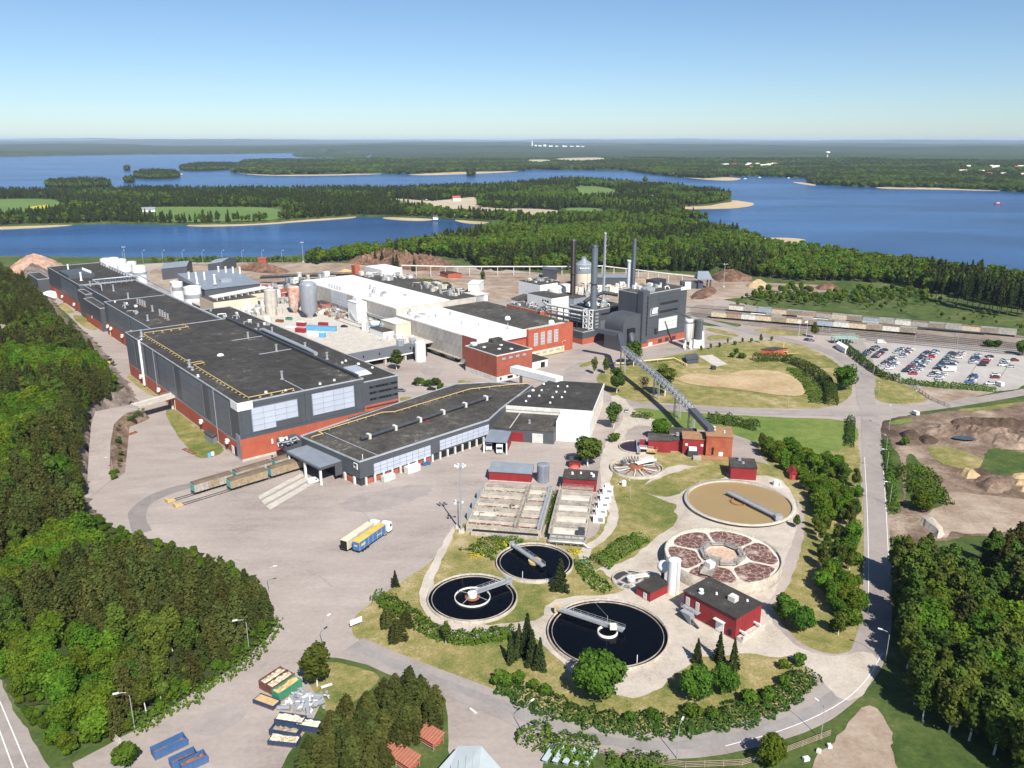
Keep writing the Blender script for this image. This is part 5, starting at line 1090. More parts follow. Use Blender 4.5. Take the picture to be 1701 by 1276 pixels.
T.part('wall', MB().box(a0,vf,0,a1,v0-.35,5.4), M_clad); T.part('roof', MB().prism([(a0-.2,vf-.2),(a1+.2,vf-.2),(a1+.2,v0-.4),(a0-.2,v0-.4)],5.4,5.7,[(a0-.2,vf-.2,5.6),(a1+.2,vf-.2,5.6),(a1+.2,v0-.4,6.6),(a0-.2,v0-.4,6.6)]), M_roof2)
w0 = to_frame(K('c7',(870,155)),TE)[0]; w1 = u1-1.5
T.part('white_bay', MB().box(a1+.2,vf+4.5,0,u1+.2,v0-.36,8.6), M_white)
for lx0, lx1, m in ((478,578,M_red),(665,757,M_whited)):
    x0 = to_frame(K('c7',(lx0,180)),TE)[0]; x1 = to_frame(K('c7',(lx1,190)),TE)[0]; d = T.part('roller_door', MB().box(x0,vf-.15,.1,x1,vf,4.2), m)
    for j in range(7): T.part('door_slat', MB().box(x0+.1,vf-.22,.25+j*.55,x1-.1,vf-.15,.7+j*.55), m, d)
vents(T, [(a0+20,vf+7,1.4,.4)], 5.9); T.part('roof_seam', MB().bar((a0+13,vf,5.75),(a0+14,v0-.5,6.7),.4,.12), M_conc)
# truck port
T = Thing('truck_port', 'open grey canopy sheltering two lorries at the warehouse corner', 'canopy', to_frame(K('c6',(1390,620)),TE), TE)
p = [to_frame(K('c6',q,5),TE) for q in ((1330,590),(1475,600),(1505,530),(1370,515))]; m = MB(); m.prism(p,4.7,5.1); T.part('roof', m, M_roofg)
T.part('side_wall', MB().prism([p[1],p[2],(p[2][0]-.25,p[2][1]),(p[1][0]-.25,p[1][1])],0,4.7), M_red); T.part('side_wall', MB().prism([p[0],p[3],(p[3][0]+.25,p[3][1]),(p[0][0]+.25,p[0][1])],0,4.7), M_clad); T.part('back_wall', MB().prism([p[3],p[2],(p[2][0],p[2][1]-.25),(p[3][0],p[3][1]-.25)],0,4.7), M_dark)
for q in (p[0],p[1]): T.part('post', MB().box(q[0]-.25,q[1]-.25,0,q[0]+.25,q[1]+.25,4.7), M_white)

# --- power house
T = Thing('boiler_house', 'tall dark grey boiler house with brick foot, emblem and bright glazing', 'building', (358,316,0), PL)
W = hall(T, 358,316,398,336,33, M_clad, M_roof2)
T.part('corner_tower', MB().box(357.6,315.6,2.8,363,320,34.5), M_clad); T.part('brick_base', MB().box(358,315.7,.5,398.2,316,4.4), M_brick); T.part('plinth', MB().box(357.9,315.6,0,398.3,316,.5), M_conc)
g1 = T.part('glazing_frame', MB().box(372.5,315.85,8.4,390,316,16.2), M_glazeframe); pane_grid(T, g1, 372.7,389.8,8.5,16.1,4,3,315.9, m=mat('bright_pane',(.58,.60,.58),.3,.05,rnd=.05))
for z in (24.6,19.6):
    wb = T.part('window_band', MB().box(373,315.85,z-.1,390,316,z+1.5), M_clad_dark)
    for i in range(9): T.inst('pane', box_mesh('pane', 1.5, .1, 1.2, M_glass), (374.3+i*1.8,315.8,z+.7), 0, wb)
st = T.part('stair_window', MB().box(361.0,315.35,7,361.8,315.6,31.5), M_clad_dark)
for i in range(10): T.inst('pane', box_mesh('pane', .7, .1, 1.9, M_glass), (361.4,315.3,8.4+i*2.4), 0, st)
e = T.part('emblem', MB().box(364.3,315.7,18.6,365.2,316,23.4).box(365.2,315.7,18.6,371.4,316,19.4).box(370.5,315.7,19.4,371.4,316,20.6).box(364.3,315.7,22.8,367,316,23.4), M_alu)
T.part('emblem_figure', MB().prism([(366.2,315.7),(370.8,315.7),(370.8,315.9),(366.2,315.9)],20.0,22.4).box(367.2,315.68,22.4,371.3,315.9,23.5), M_white, e)
for i in range(3): T.part('basement_window', MB().box(373+i*6.4,315.55,1.2,376.2+i*6.4,315.75,3.4), M_clad_dark)
T.part('door', MB().box(364,315.5,.3,367.5,315.72,2.6), M_whited); T.part('wall_box', MB().box(369.2,314.9,8,371.6,316,10.6), M_clad_dark)
m = MB()
for z in (7.5,11.5,17.6,22.4,28.0,30.5): m.box(358.1,315.93,z-.05,397.9,316.0,z+.05)
for u in (372,391.5): m.box(u-.05,315.93,4.5,u+.05,316.0,32.4)
T.part('panel_joint', m, M_clad_dark)
clutter(T, 'roof_unit', 364,320,392,333,33, 18, 1.0, 3.2, 2.4, [M_white,M_steel,M_whited], 21); T.part('roof_cabin', MB().box(381,328,32.8,392,335,37), M_clad_dark); T.part('roof_cabin', MB().box(364,318.5,32.8,371,324,35.2), M_steel)
T.part('corner_cap', MB().box(392,315.7,31.4,398.2,316,33.3), M_white); vents(T, [(398.8,322,8,1.0),(400.5,320,8.6,1.0)], 17, m=M_clad)
T.part('shoulder', MB().prism([(342.5,317),(358,317),(358,332),(342.5,332)],0,14), M_clad)
m = MB(); n = 8; v = []
for vv in (317,332):
    for i in range(n+1):
        a = math.pi-math.pi/2*i/n; v.append((350+7.5*math.cos(a), vv, 14+7*math.sin(a)))
    v += [(358,vv,21),(358,vv,14)]
k = n+3; m.add(v, [tuple(range(k)), tuple(range(2*k-1,k-1,-1))]+[(i,i+k,(i+1)%k+k,(i+1)%k) for i in range(k)]); T.part('shoulder_vault', m, M_clad)
T.part('intake_hood', MB().box(346,315.8,10.5,352,317,13.5), M_dark); T.part('brick_base', MB().box(343,316.8,0,358,317,3.5), M_brick)
T.part('duct', MB().tube([(346,312,3),(346,312,8),(347.5,315,10.5)],1.8,10), M_clad)
T = Thing('turbine_house', 'mid-height dark grey block with lighter wall panels left of the boiler house', 'building', (347.5,346,0), PL)
W = hall(T, 347.5,346,376,368,20, M_clad, M_roof2); T.part('brick_base', MB().box(348,345.7,0,376,346,2.6), M_brick)
pane_grid(T, W, 353,366.8,6.5,12.6,1,2,346, m=M_cladL, name='wall_panel'); wb = T.part('window_band', MB().box(353,345.85,16.0,367,346,17.2), M_clad_dark)
for i in range(8): T.inst('pane', box_mesh('pane', 1.2, .1, .8, M_glass), (354.2+i*1.65,345.8,16.6), 0, wb)
for i in range(5): T.part('louvre', MB().box(348.6,345.8,8+i*2.2,351.2,346,9.2+i*2.2), M_alu)
clutter(T, 'roof_unit', 352,350,372,365,20, 14, 1.0, 3.0, 2.0, [M_white,M_steel,M_conc], 23); T.part('roof_drum', MB().cyl(362,352,19.8,22.5,2.2,n=16), M_alu)
T.part('roof_gallery', MB().tube([(372,350,26),(367,358,27),(360,362,24),(356,364,21)],1.2,8), M_clad_dark)
T = Thing('pump_house', 'low grey box with brick foot below the truss tower', 'building', (337,345,0), PL); hall(T, 337,345,346.8,368,8, M_clad, M_roof2); T.part('brick_base', MB().box(336.85,344.85,0,346.8,345,3.6).box(336.85,345,0,337,368,3.0), M_brick); T.part('door', MB().box(336.75,359,.1,336.9,362,3), M_whited)
T = Thing('pipe_tower', 'white steel truss tower and pipe bridge beside the grey chimney', 'pipe rack', (346,347,0), PL)
m = MB()
for a, b in ((344,347),(347.2,347),(344,352),(347.2,352)): m.bar((a,b,8),(a,b,20),.45)
for z in (8.5,12,16,20):
    m.bar((344,347,z),(347.2,347,z),.3); m.bar((344,352,z),(347.2,352,z),.3); m.bar((344,347,z),(344,352,z),.3); m.bar((347.2,347,z),(347.2,352,z),.3)
for z in (8.5,12.2,16): m.bar((344,347,z),(344,352,z+3.6),.25); m.bar((347.2,347,z),(344,347,z+3.6),.25)
T.part('tower_frame', m, M_white)
for z, r in ((18.6,.75),(15.6,.6),(13.4,.5)): T.part('pipe', MB().tube([(345,350,z),(345,386,z-1.2),(352,398,z-2)], r, 8), M_whited if z > 15 else M_steel)
m = MB()
for i in range(6): m.bar((342.5,356+i*6,0),(342.5,356+i*6,18),.3); m.bar((347.5,356+i*6,0),(347.5,356+i*6,18),.3); m.bar((342.5,356+i*6,12.5),(347.5,356+i*6,12.5),.3)
T.part('trestle', m, M_steeld); T.part('walkway', MB().box(342.3,353,11.8,347.7,386,12.1), M_steeld)

def stack(label, c, base, z0, topc, r, m, r2=None, rings=(), cap=None, nm='chimney', spiral=False):
    x, y, _ = K(c, base, z0); ox, oy, s = CROPS[topc[0]]; h = zat(x, y, oy+topc[1]*s); r2 = r2 or r
    T = Thing(nm, label, 'chimney', (x,y,0), 0); sh = T.part('shaft', MB().lathe([(r,0),(r,z0),(r2,h)],x,y,20), m)
    T.part('rim', MB().lathe([(r2*1.12,h-1.2),(r2*1.12,h),(r2*.85,h),(r2*.85,h-2)],x,y,20), cap or m)
    T.part('flue', MB().cyl(x,y,h-1.5,h-1.0,r2*.84,n=16), M_dark)
    for z in rings: q = MB(); q.lathe([(r*1.02,z),(r*1.45,z),(r*1.45,z+.25),(r*1.02,z+.25)],x,y,20); T.part('platform', q, M_steeld, sh)
    if spiral:
        q = MB(); n = 90; q.tube([(x+r*1.05*math.cos(.55*i), y+r*1.05*math.sin(.55*i), h*.25+h*.73*i/n) for i in range(n+1)], .16, 4); T.part('strake', q, m, sh)
    q = MB(); q.bar((x+.2,y-r-.25,z0),(x+.2,y-r2-.25,h),.1); q.bar((x-.3,y-r-.25,z0),(x-.3,y-r2-.25,h),.1); T.part('ladder', q, M_steel, sh)
    return T
stack('dark brown steel chimney, leftmost of the group', 'e7', (1085,830), 4, ('c3',68), 1.85, mat('brown_steel',(.030,.021,.020),.6,.2,.3), rings=(30,), cap=M_steeld)
stack('thick blue-grey chimney rising from the turbine house corner', 'e8', (180,665), 20, ('c3',105), 1.95, mat('bluegrey_steel',(.11,.135,.165),.5,.1,.2), rings=(36,), cap=M_steeld)
stack('slender light steel chimney wound with a spiral strake', 'e8', (300,490), 4, ('c3',24), 1.15, M_alu, .85, spiral=True)
stack('short white chimney left of the dark slim one', 'e8', (600,590), 16, ('c3',200), 1.95, M_white, cap=M_white)
stack('slim dark grey chimney beside the white one', 'e8', (638,600), 16, ('c3',66), 1.35, mat('slate_steel',(.085,.10,.13),.5,.1,.2), cap=M_steeld)
# ash silos
x, y, _ = K('e8', (1290,1130)); T = tank('ash_silo', 'white ash silo on white legs at the power house corner', x, y, 4.5, 2.3, 13.0, M_white, cone=2.5, band=[(11.2,12.2,M_roofg)], cat='silo')
for dx, dy in ((-1.8,-1.8),(1.8,-1.8),(1.8,1.8),(-1.8,1.8)): T.part('leg', MB().box(x+dx-.4,y+dy-.4,-.1,x+dx+.4,y+dy+.4,5.5), M_white)
x2, y2, _ = K('e8', (1405,1110)); T = tank('ash_silo', 'dark grey ash silo next to the white one', x2, y2, 5.0, 2.6, 11.5, M_clad, cat='silo', rail=True); T.part('skirt', MB().box(x2-2.8,y2-2.6,.1,x2+2.8,y2+2.6,5.0), M_white); T.part('stair', MB().bar((x2+3.2,y2-2,.2),(x2+3.6,y2+3,9),.9,.3), M_steel)
m = MB(); m.bar((x+1,y+1,18.5),(x-9,y+6,22),.9); solo('ash_chute', 'inclined grey chute from the boiler house to the ash silos', 'chute', m, M_clad, (x,y,18))

# --- coal-side group behind
T = Thing('brick_workshop', 'low red brick workshop with cluttered flat roof behind the red gable', 'building', (354,405,0), PL); hall(T, 354,405,370,440,9, M_brick, M_roof2); clutter(T, 'roof_unit', 356,407,369,437,9, 26, .6, 1.8, 1.2, [M_concd,M_steel,M_whited], 31)
for i in range(4): T.part('pilaster', MB().box(353.8,409+i*8,0,354,410+i*8,8.5), M_brick2)
for i in range(3): T.part('door', MB().box(363+i*2.2,404.8,.2,364.8+i*2.2,405,7.2), M_concd)
T = Thing('white_plant', 'white stepped block with grey sloping roof in front of the domed silo', 'building', (380,436,0), PL); T.part('wall', MB().box(380,434,0,400,458,20), M_white); T.part('roof', MB().box(380.2,434.2,20,399.8,457.8,20.4), M_roof2); T.part('wall', MB().box(368,408,0,384,433.9,15.5), M_white); T.part('roof', MB().box(368.2,408.2,15.5,383.8,433.7,15.8), M_roof2)
T.part('wall', MB().box(368,434,0,380,452,9), M_white); T.part('roof', MB().prism([(367.7,433.9),(380,433.9),(380,452.2),(367.7,452.2)],9,9.3,[(367.7,433.9,9.3),(380,433.9,11.5),(380,452.2,11.5),(367.7,452.2,9.3)]), M_roof2)
for i in range(3): T.part('window', MB().box(367.85,411+i*2.5,12.2,368.02,412.6+i*2.5,13.6), M_glass)
for i in range(2): T.part('window', MB().box(367.85,412+i*6,5,368.02,415+i*6,7.2), M_glass)
clutter(T, 'roof_unit', 381,436,398,456,20.3, 12, 1.0, 3.0, 2.0, [M_white,M_whited,M_steel], 33)
for u, v_, r in ((388,428,4.5),(396,430,4.5),(404,432,4.5)): T.part('vessel', MB().cyl(u,v_,0,17.5,r,n=20).lathe([(r,17.5),(r*.6,18.6),(.01,18.9)],u,v_,20), M_whited)
T = Thing('metal_store', 'plain grey corrugated box between white plant and brown chimney', 'building', (385,404,0), PL); T.part('wall', MB().box(384.3,403,0,396,422,14.5), M_roofg); T.part('roof', MB().box(384.1,402.8,14.5,396.2,422.2,14.8), M_roof2)
x, y, _ = K('e7', (1265,440)); T = tank('domed_silo', 'cream silo with grey domed top behind the chimneys', x, y, 0, 7.2, 19, M_cream, top=.0, cat='silo', n=28)
T.part('cladding', MB().lathe([(7.35,11.5),(7.35,18.6),(7.0,19.4),(2.2,22.6),(2.2,23.6),(.01,24.0)],x,y,28), M_roofg); T.part('headhouse', MB().box(x-1.6,y-1.6,22.5,x+1.6,y+1.6,25), M_roofg); T.part('chute', MB().bar((x-6,y,20),(x-27,y+6,9),1.2), M_clad_dark)
for i in range(6): T.part('window', MB().obox(x-3.5+i*1.4,y-7.2-.1,15.5,.8,.3,1.2), M_white)
px_shed('grey_bunker', 'dark ribbed box-shaped bunker left of the domed silo', 'e7', [(600,320),(830,345),(835,300)], 8.5, M_clad, M_clad, .3)
px_shed('long_grey_shed', 'long low grey shed right of the domed silo', 'e8', [(225,400),(570,405),(600,365)], 8, M_clad, M_roofg, 1.2)
T = Thing('bark_plant', 'jumble of pale tanks and boxes behind the turbine house', 'plant', K('e8',(330,460))[:2], 0)
x, y, _ = K('e8',(330,470)); clutter(T, 'unit', x-26,y-22,x+26,y+18,0, 70, 1.5, 5, 7, [M_whited,M_conc,M_cream,M_steel,M_white], 41)
T = Thing('bark_press', 'dark conveyor house with pitched roof by the red bark heaps', 'building', K('c3',(1360,385))[:2], 0); x, y, _ = K('c3',(1400,380)); T.part('wall', MB().box(x-16,y-4,0,x+2,y+5,5.5), M_clad); T.part('roof', MB().prism([(x-4,y-7),(x+9,y-7),(x+9,y+7),(x-4,y+7)],8,8.4,[(x-4,y-7,8.3),(x+9,y-7,8.3),(x+7,y+2,14),(x-2,y+2,14)]), M_roofg); T.part('post', MB().box(x-3,y-6,0,x-2,y-5,8).box(x+7,y-6,0,x+8,y-5,8).box(x+7,y+5,0,x+8,y+6,8), M_steeld); T.part('bin', MB().box(x-14,y-7,0,x-9,y-4.1,6), M_white)

# --- long inclined conveyor to the sludge house
pts = [Vector(K('c3',(735,660),15)), Vector(K('c3',(890,690),14.5)), Vector(K('c8',(262,105),12.5)), Vector(K('c8',(525,325),10.5)), Vector(K('c8',(690,475),9.8)), Vector(K('c8',(800,590),9.6)), Vector(K('c8',(950,740),9.2))]
pts = [Vector((p.x, p.y, z)) for p, z in zip(pts, (15,14.5,12.5,10.5,9.8,9.6,9.2))]
T = Thing('truss_conveyor', 'long inclined steel truss conveyor crossing the lawn to the rust-stained sludge house', 'conveyor', (pts[3].x,pts[3].y,0), 0)
def truss(a, b, wd, hh, pan):
    m = MB(); d = (b-a); L = d.length; u = d.normalized(); s = Vector((-u.y,u.x,0)).normalized()*wd/2; n = max(2,int(L/pan)); Z_ = Vector((0,0,hh))
    for sg in (-1,1):
        m.bar(a+s*sg, b+s*sg, .22); m.bar(a+s*sg+Z_, b+s*sg+Z_, .22)
        for i in range(n+1):
            p = a+d*(i/n)+s*sg; m.bar(p, p+Z_, .14)
            if i < n: q = a+d*((i+1)/n)+s*sg; m.bar(p+(Z_ if i % 2 else Vector()), q+(Vector() if i % 2 else Z_), .14)
    for i in range(n+1): p = a+d*(i/n); m.bar(p-s, p+s, .16); m.bar(p-s+Z_, p+s+Z_, .14)
    return m
T.part('gallery', MB().bar(pts[0]+Vector((0,0,1)), pts[1]+Vector((0,0,1)), 3.0, 2.4), M_clad); T.part('gallery', MB().bar(pts[1]+Vector((0,0,.5)), pts[2]+Vector((0,0,.5)), 3.0, 2.4), M_clad)
for i in (2,3,4):
    T.part('truss', truss(pts[i], pts[i+1], 2.6, 2.2, 2.2), M_steel); T.part('belt', MB().bar(pts[i]+Vector((0,0,.7)), pts[i+1]+Vector((0,0,.7)), 1.5, .5), M_roofg); T.part('walkway', MB().bar(pts[i]+Vector((0,0,.08)), pts[i+1]+Vector((0,0,.08)), 2.4, .12), M_steel)
T.part('closed_gallery', MB().bar(pts[5]+Vector((0,0,.9)), pts[6]+Vector((0,0,.4)), 2.8, 2.2), M_clad)
for i in (2,3,4,5):
    p = pts[i]; m = MB(); d = (pts[min(i+1,6)]-pts[i-1]).normalized(); s = Vector((-d.y,d.x,0)).normalized(); f = Vector((d.x,d.y,0)).normalized()
    for a in (-1,1):
        for b in (-1,1): m.bar((p.x+s.x*a*1.3+f.x*b*.9, p.y+s.y*a*1.3+f.y*b*.9, -.1), (p.x+s.x*a*1.2+f.x*b*.5, p.y+s.y*a*1.2+f.y*b*.5, p.z), .28)
    for z in (2.5,5,7.5):
        if z < p.z-1: m.bar((p.x-s.x*1.3,p.y-s.y*1.3,z),(p.x+s.x*1.3,p.y+s.y*1.3,z),.16); m.bar((p.x-s.x*1.3,p.y-s.y*1.3,z),(p.x+s.x*1.3,p.y+s.y*1.3,min(z+2.5,p.z)),.12)
    T.part('trestle', m, M_steel)
x, y, _ = K('c3',(865,720)); T = Thing('transfer_tower', 'small brick-footed transfer tower under the bend of the conveyor', 'building', (x,y,0), PL and 0); T.part('wall', MB().box(x-4,y-3,0,x+4,y+4,6), M_brick); T.part('upper_wall', MB().box(x-4.2,y-3.2,6,x+4.2,y+4.2,12.5), M_clad)
# ------------------------------------------------------------------ water treatment works
def liquid(name, col, rough=.08, spec=.5, noise=None):
    m = mat(name, col, rough, .12, .15, spec=spec)
    return m
M_blackw = liquid('dark_tank_water', (.0015,.002,.004), .05, .10)
M_mudw = mat('ochre_water', (.29,.205,.095), .35, .05, .05, spec=.3)
M_purplew = liquid('purple_water', (.030,.012,.018), .15, .3)
def foam_mat(name, dark, light, sc, edge=.06, thr=.56):
    m = bpy.data.materials.new(name); m.use_nodes = True; t = m.node_tree; b = t.nodes['Principled BSDF']; N = t.nodes.new; L = t.links.new
    tc = N('ShaderNodeTexCoord'); vo = N('ShaderNodeTexVoronoi'); vo.feature = 'DISTANCE_TO_EDGE'; vo.inputs['Scale'].default_value = sc
    nz = N('ShaderNodeTexNoise'); nz.inputs['Scale'].default_value = sc*1.5; nz.inputs['Detail'].default_value = 5
    ad = N('ShaderNodeMix'); ad.data_type = 'RGBA'; ad.blend_type = 'LINEAR_LIGHT'; ad.inputs[0].default_value = 1.2; L(tc.outputs['Object'], ad.inputs[6]); L(nz.outputs['Color'], ad.inputs[7]); L(tc.outputs['Object'], nz.inputs['Vector'])
    L(ad.outputs[2], vo.inputs['Vector']); n2 = N('ShaderNodeTexNoise'); n2.inputs['Scale'].default_value = sc*.45; n2.inputs['Detail'].default_value = 4; L(tc.outputs['Object'], n2.inputs['Vector'])
    m1 = N('ShaderNodeMapRange'); m1.inputs['From Min'].default_value = 0; m1.inputs['From Max'].default_value = edge; m1.inputs['To Min'].default_value = .85; m1.inputs['To Max'].default_value = 0; L(vo.outputs['Distance'], m1.inputs[0])
    m2 = N('ShaderNodeMapRange'); m2.inputs['From Min'].default_value = thr; m2.inputs['From Max'].default_value = thr+.1; L(n2.outputs[0], m2.inputs[0])
    mxx = N('ShaderNodeMath'); mxx.operation = 'MAXIMUM'; L(m1.outputs[0], mxx.inputs[0]); L(m2.outputs[0], mxx.inputs[1])
    mx = N('ShaderNodeMix'); mx.data_type = 'RGBA'; mx.inputs[6].default_value = dark+(1,); mx.inputs[7].default_value = light+(1,); L(mxx.outputs[0], mx.inputs[0]); L(mx.outputs[2], b.inputs['Base Color']); b.inputs['Roughness'].default_value = .75
    MT[name] = m; return m
M_foam = foam_mat('brown_foam', (.120,.052,.042), (.44,.35,.29), .5, .075, .61)
M_foam2 = foam_mat('rusty_froth', (.12,.050,.032), (.50,.40,.31), .35, .09, .58)
M_foamw = foam_mat('pale_froth', (.46,.38,.31), (.66,.61,.55), .3, .5)
M_foamp = foam_mat('pink_froth', (.44,.29,.20), (.58,.47,.38), .8, .2)
M_tank = mat('tank_concrete', (.37,.335,.28), .9, .25, .35, fine=(1.5,.2))
def bridge(T, a, b, z, wd=1.6, m=None, rails=True, name='scraper_bridge'):
    a, b = Vector((*a,z)), Vector((*b,z)); s = Vector((-(b-a).y,(b-a).x,0)).normalized()*wd/2; g = MB()
    g.bar(a, b, wd, .18); g.bar(a-s, b-s, .14, .4); g.bar(a+s, b+s, .14, .4); o = T.part(name, g, m or M_steel)
    if rails: T.part('railing', MB().rail([tuple(a-s),tuple(b-s)], 1.1, 2.0, .055).rail([tuple(a+s),tuple(b+s)], 1.1, 2.0, .055), m or M_steel, o)
    return o
def clarifier(label, cx, cy, r, rim, water, wl, wallm=None, launder=True, base=None):
    T = Thing('clarifier_tank', label, 'tank', (cx,cy,0), 0); n = 72
    wl_ = T.part('tank_wall', MB().lathe([(r,-.2),(r,rim),(r-.3,rim),(r-.3,-.15)],cx,cy,n), wallm or M_tank)
    if launder: T.part('launder', MB().lathe([(r-1.15,wl-.2),(r-1.15,wl+.28),(r-1.3,wl+.28),(r-1.3,wl-.2)],cx,cy,n), wallm or M_concd, wl_)
    m = MB(); m.add([(cx+(r-.3)*math.cos(6.28319*i/n), cy+(r-.3)*math.sin(6.28319*i/n), wl) for i in range(n)], [tuple(range(n))]); T.part('water', m, water); T.cx, T.cy, T.r = cx, cy, r
    return T
def at(T, deg, d): return (T.cx+d*math.cos(R(deg)), T.cy+d*math.sin(R(deg)))
def aim(T, px_, py_, z=1): x, y, _ = G(px_, py_, z); return (x, y)
T = clarifier('black-water round tank with white inner ring, left of the three dark tanks', -10.8,193.9,12.3,1.0,M_blackw,.45)
p = aim(T,846,966,1.5); bridge(T, (T.cx,T.cy), p, 1.9, 1.7, M_steel); T.part('inner_ring', MB().lathe([(4.75,.4),(4.75,.95),(4.92,.95),(4.92,.4)],T.cx,T.cy,40), M_whited); T.part('centre_drum', MB().cyl(T.cx,T.cy,.1,2.0,1.3,n=20), M_white); T.part('rusty_collar', MB().lathe([(1.35,.5),(2.1,.55),(2.1,.9),(1.35,.95)],T.cx,T.cy,24), M_rust)
for d in (60,150,240,330): q = at(T,d,4.8); T.part('ring_stay', MB().bar((T.cx,T.cy,1.6),(*q,1.2),.14), M_steel)
p2 = aim(T,845,966); T.part('drive_carriage', MB().box(p[0]-.8,p[1]-.8,.9,p[0]+.8,p[1]+.8,2.4), M_steel)
T = clarifier('black-water round tank with diagonal bridge below the settling basins', 6.7,213.2,11.5,1.0,M_blackw,.45)
a = aim(T,850,905,1.3); b = aim(T,903,942,1.3); bridge(T, a, b, 1.6, 1.3, M_steel); T.part('centre_drum', MB().cyl(T.cx,T.cy,.1,1.2,1.9,n=20), M_woodchip); T.part('drive_carriage', MB().box(a[0]-.7,a[1]-.7,.9,a[0]+.7,a[1]+.7,2.2), M_steel)
T.part('level_post', MB().bar((*aim(T,868,960,.5),.3),(*aim(T,868,960,.5),2.6),.14), M_white)
T = clarifier('largest black-water round tank nearest the big maple', 24.2,177.5,15.3,1.0,M_blackw,.45)
a = aim(T,927,1013,1.3); b = aim(T,1036,1049,1.3); bridge(T, a, b, 1.7, 1.6, M_steel); T.part('centre_drum', MB().lathe([(2.6,.2),(2.6,1.1),(2.3,1.1),(2.3,.2)],T.cx,T.cy,28), M_whited); T.part('drive_unit', MB().box(b[0]-3.5,b[1]-.2,1.8,b[0]-1.8,b[1]+1.2,3.0), M_whited); T.part('lamp_pole', MB().bar((T.cx,T.cy+1,1.5),(T.cx,T.cy+1,4.8),.12), M_steel); T.part('guy_wire', MB().bar((T.cx,T.cy+1,4.6),(*aim(T,987,1000,1),1.0),.06), M_steel); T.part('drive_carriage', MB().box(a[0]-1.0,a[1]-.6,.9,a[0]+.8,a[1]+.8,2.4), M_yellow)
T.part('level_post', MB().bar((*aim(T,1058,1103,.5),.3),(*aim(T,1058,1103,.5),3.0),.14), M_white)
T = clarifier('round tank of flat ochre water with a steel bridge', 78.1,253.8,17.6,1.3,M_mudw,.75,launder=False)
a = aim(T,1209,819,1.6); b = aim(T,1294,861,1.6); bridge(T, a, b, 2.0, 1.9, M_steel); T.part('centre_drum', MB().lathe([(3.0,.5),(3.0,1.15),(2.6,1.15),(2.6,.5)],T.cx,T.cy,28), M_rust); T.part('drive_carriage', MB().box(b[0]-1.4,b[1]-1,1.2,b[0]+1,b[1]+1,2.8), M_steel)
T.part('rim_walk', MB().lathe([(17.7,1.0),(18.6,1.0),(18.6,1.2),(17.7,1.2)],T.cx,T.cy,72), M_conc)
T = clarifier('high-walled round aeration tank of brown foam with octagonal walkway', 61.7,212.1,16.7,4.0,M_foamw,3.3,launder=False)
oc = [(T.cx+5.9*math.cos(R(22.5+45*i)), T.cy+6.4*math.sin(R(22.5+45*i))) for i in range(9)]
w_ = MB(); q = MB()
for a, b in zip(oc[:-1], oc[1:]): w_.bar((*a,4.0),(*b,4.0),1.5,.25); w_.bar((*a,3.2),(*b,3.2),.5,1.4)
o = T.part('walkway', w_, M_concd)
for a, b in zip(oc[:-1], oc[1:]):
    for k in (.92,1.09): q.rail([(T.cx+(a[0]-T.cx)*k,T.cy+(a[1]-T.cy)*k,4.1),(T.cx+(b[0]-T.cx)*k,T.cy+(b[1]-T.cy)*k,4.1)],1.1,1.6,.08)
T.part('railing', q, M_steel, o)
m = MB(); m.add([(T.cx+4.9*math.cos(R(22.5+45*i)), T.cy+5.3*math.sin(R(22.5+45*i)), 3.36) for i in range(8)], [tuple(range(8))]); T.part('core_foam', m, M_foamp)
a = aim(T,1190,925,4); b = aim(T,1172,955,4); bridge(T, a, b, 4.05, 3.2, M_concd, name='access_walkway'); T.part('walkway_cabin', MB().obox((a[0]+b[0])/2-.6,(a[1]+b[1])/2-1,4.2,2.0,2.2,1.6,.5), M_white)
for k in range(6):
    d0 = R(5+k*60); lob = []
    for i in range(26):
        f = i/26*2*math.pi; sf, cf = math.sin(f), math.cos(f); q_ = (abs(sf)**4+abs(cf)**4)**-.25; rr_ = 11.4+4.3*sf*q_; an = d0+(.485+.02*sf)*cf*q_
        jt = 1+.06*mnoise.noise((k*3.1, i*.6, .5)); lob.append((T.cx+rr_*jt*math.cos(an), T.cy+rr_*jt*math.sin(an)))
    m = MB(); m.add([(p[0],p[1],3.36) for p in lob], [tuple(range(26))]); T.part('foam_patch', m, M_foam)
T = clarifier('round scraper tank with rusty hub and white radial arms', 47.3,284.9,10.0,1.0,M_concd,.2,launder=False)
T.part('rusty_hub', MB().lathe([(2.8,.2),(2.8,1.4),(2.2,1.6),(.1,1.6)],T.cx,T.cy,24), M_rust)
for k in range(14): T.part('rake_arm', MB().bar((*at(T,k*25.7,2.4),1.0),(*at(T,k*25.7,8.6),.6),.35,.25), M_whited if k % 3 else M_rust)
for k in range(9):
    d = 70+k*12; T.part('rake_frame', MB().bar((*at(T,d,5),1.0),(*at(T,d+6,6),3.0),.2).bar((*at(T,d+6,6),3.0),(*at(T,d+12,5),1.0),.2), M_steeld)
a = aim(T,1052,775,2); b = aim(T,1088,764,2); bridge(T, (T.cx,T.cy), b, 2.3, 1.8, M_white)
T.part('inner_ring', MB().lathe([(8.6,.2),(8.6,.8),(8.4,.8),(8.4,.2)],T.cx,T.cy,48), M_concd)
T = clarifier('small round tank of purple water split by a walkway', 50.8,307,7.3,.9,M_purplew,.4,launder=False)
bridge(T, aim(T,1059,731), aim(T,1061,753), 1.2, 1.2, M_steel); bridge(T, aim(T,1062,745), aim(T,1085,747), 1.2, .7, M_white)
T = clarifier('small dark tank with pale foam swirls beside the little red shed', 33.8,203.5,5.4,.6,foam_mat('swirled_froth',(.035,.035,.04),(.55,.52,.48),.22,.12),.3,launder=False)
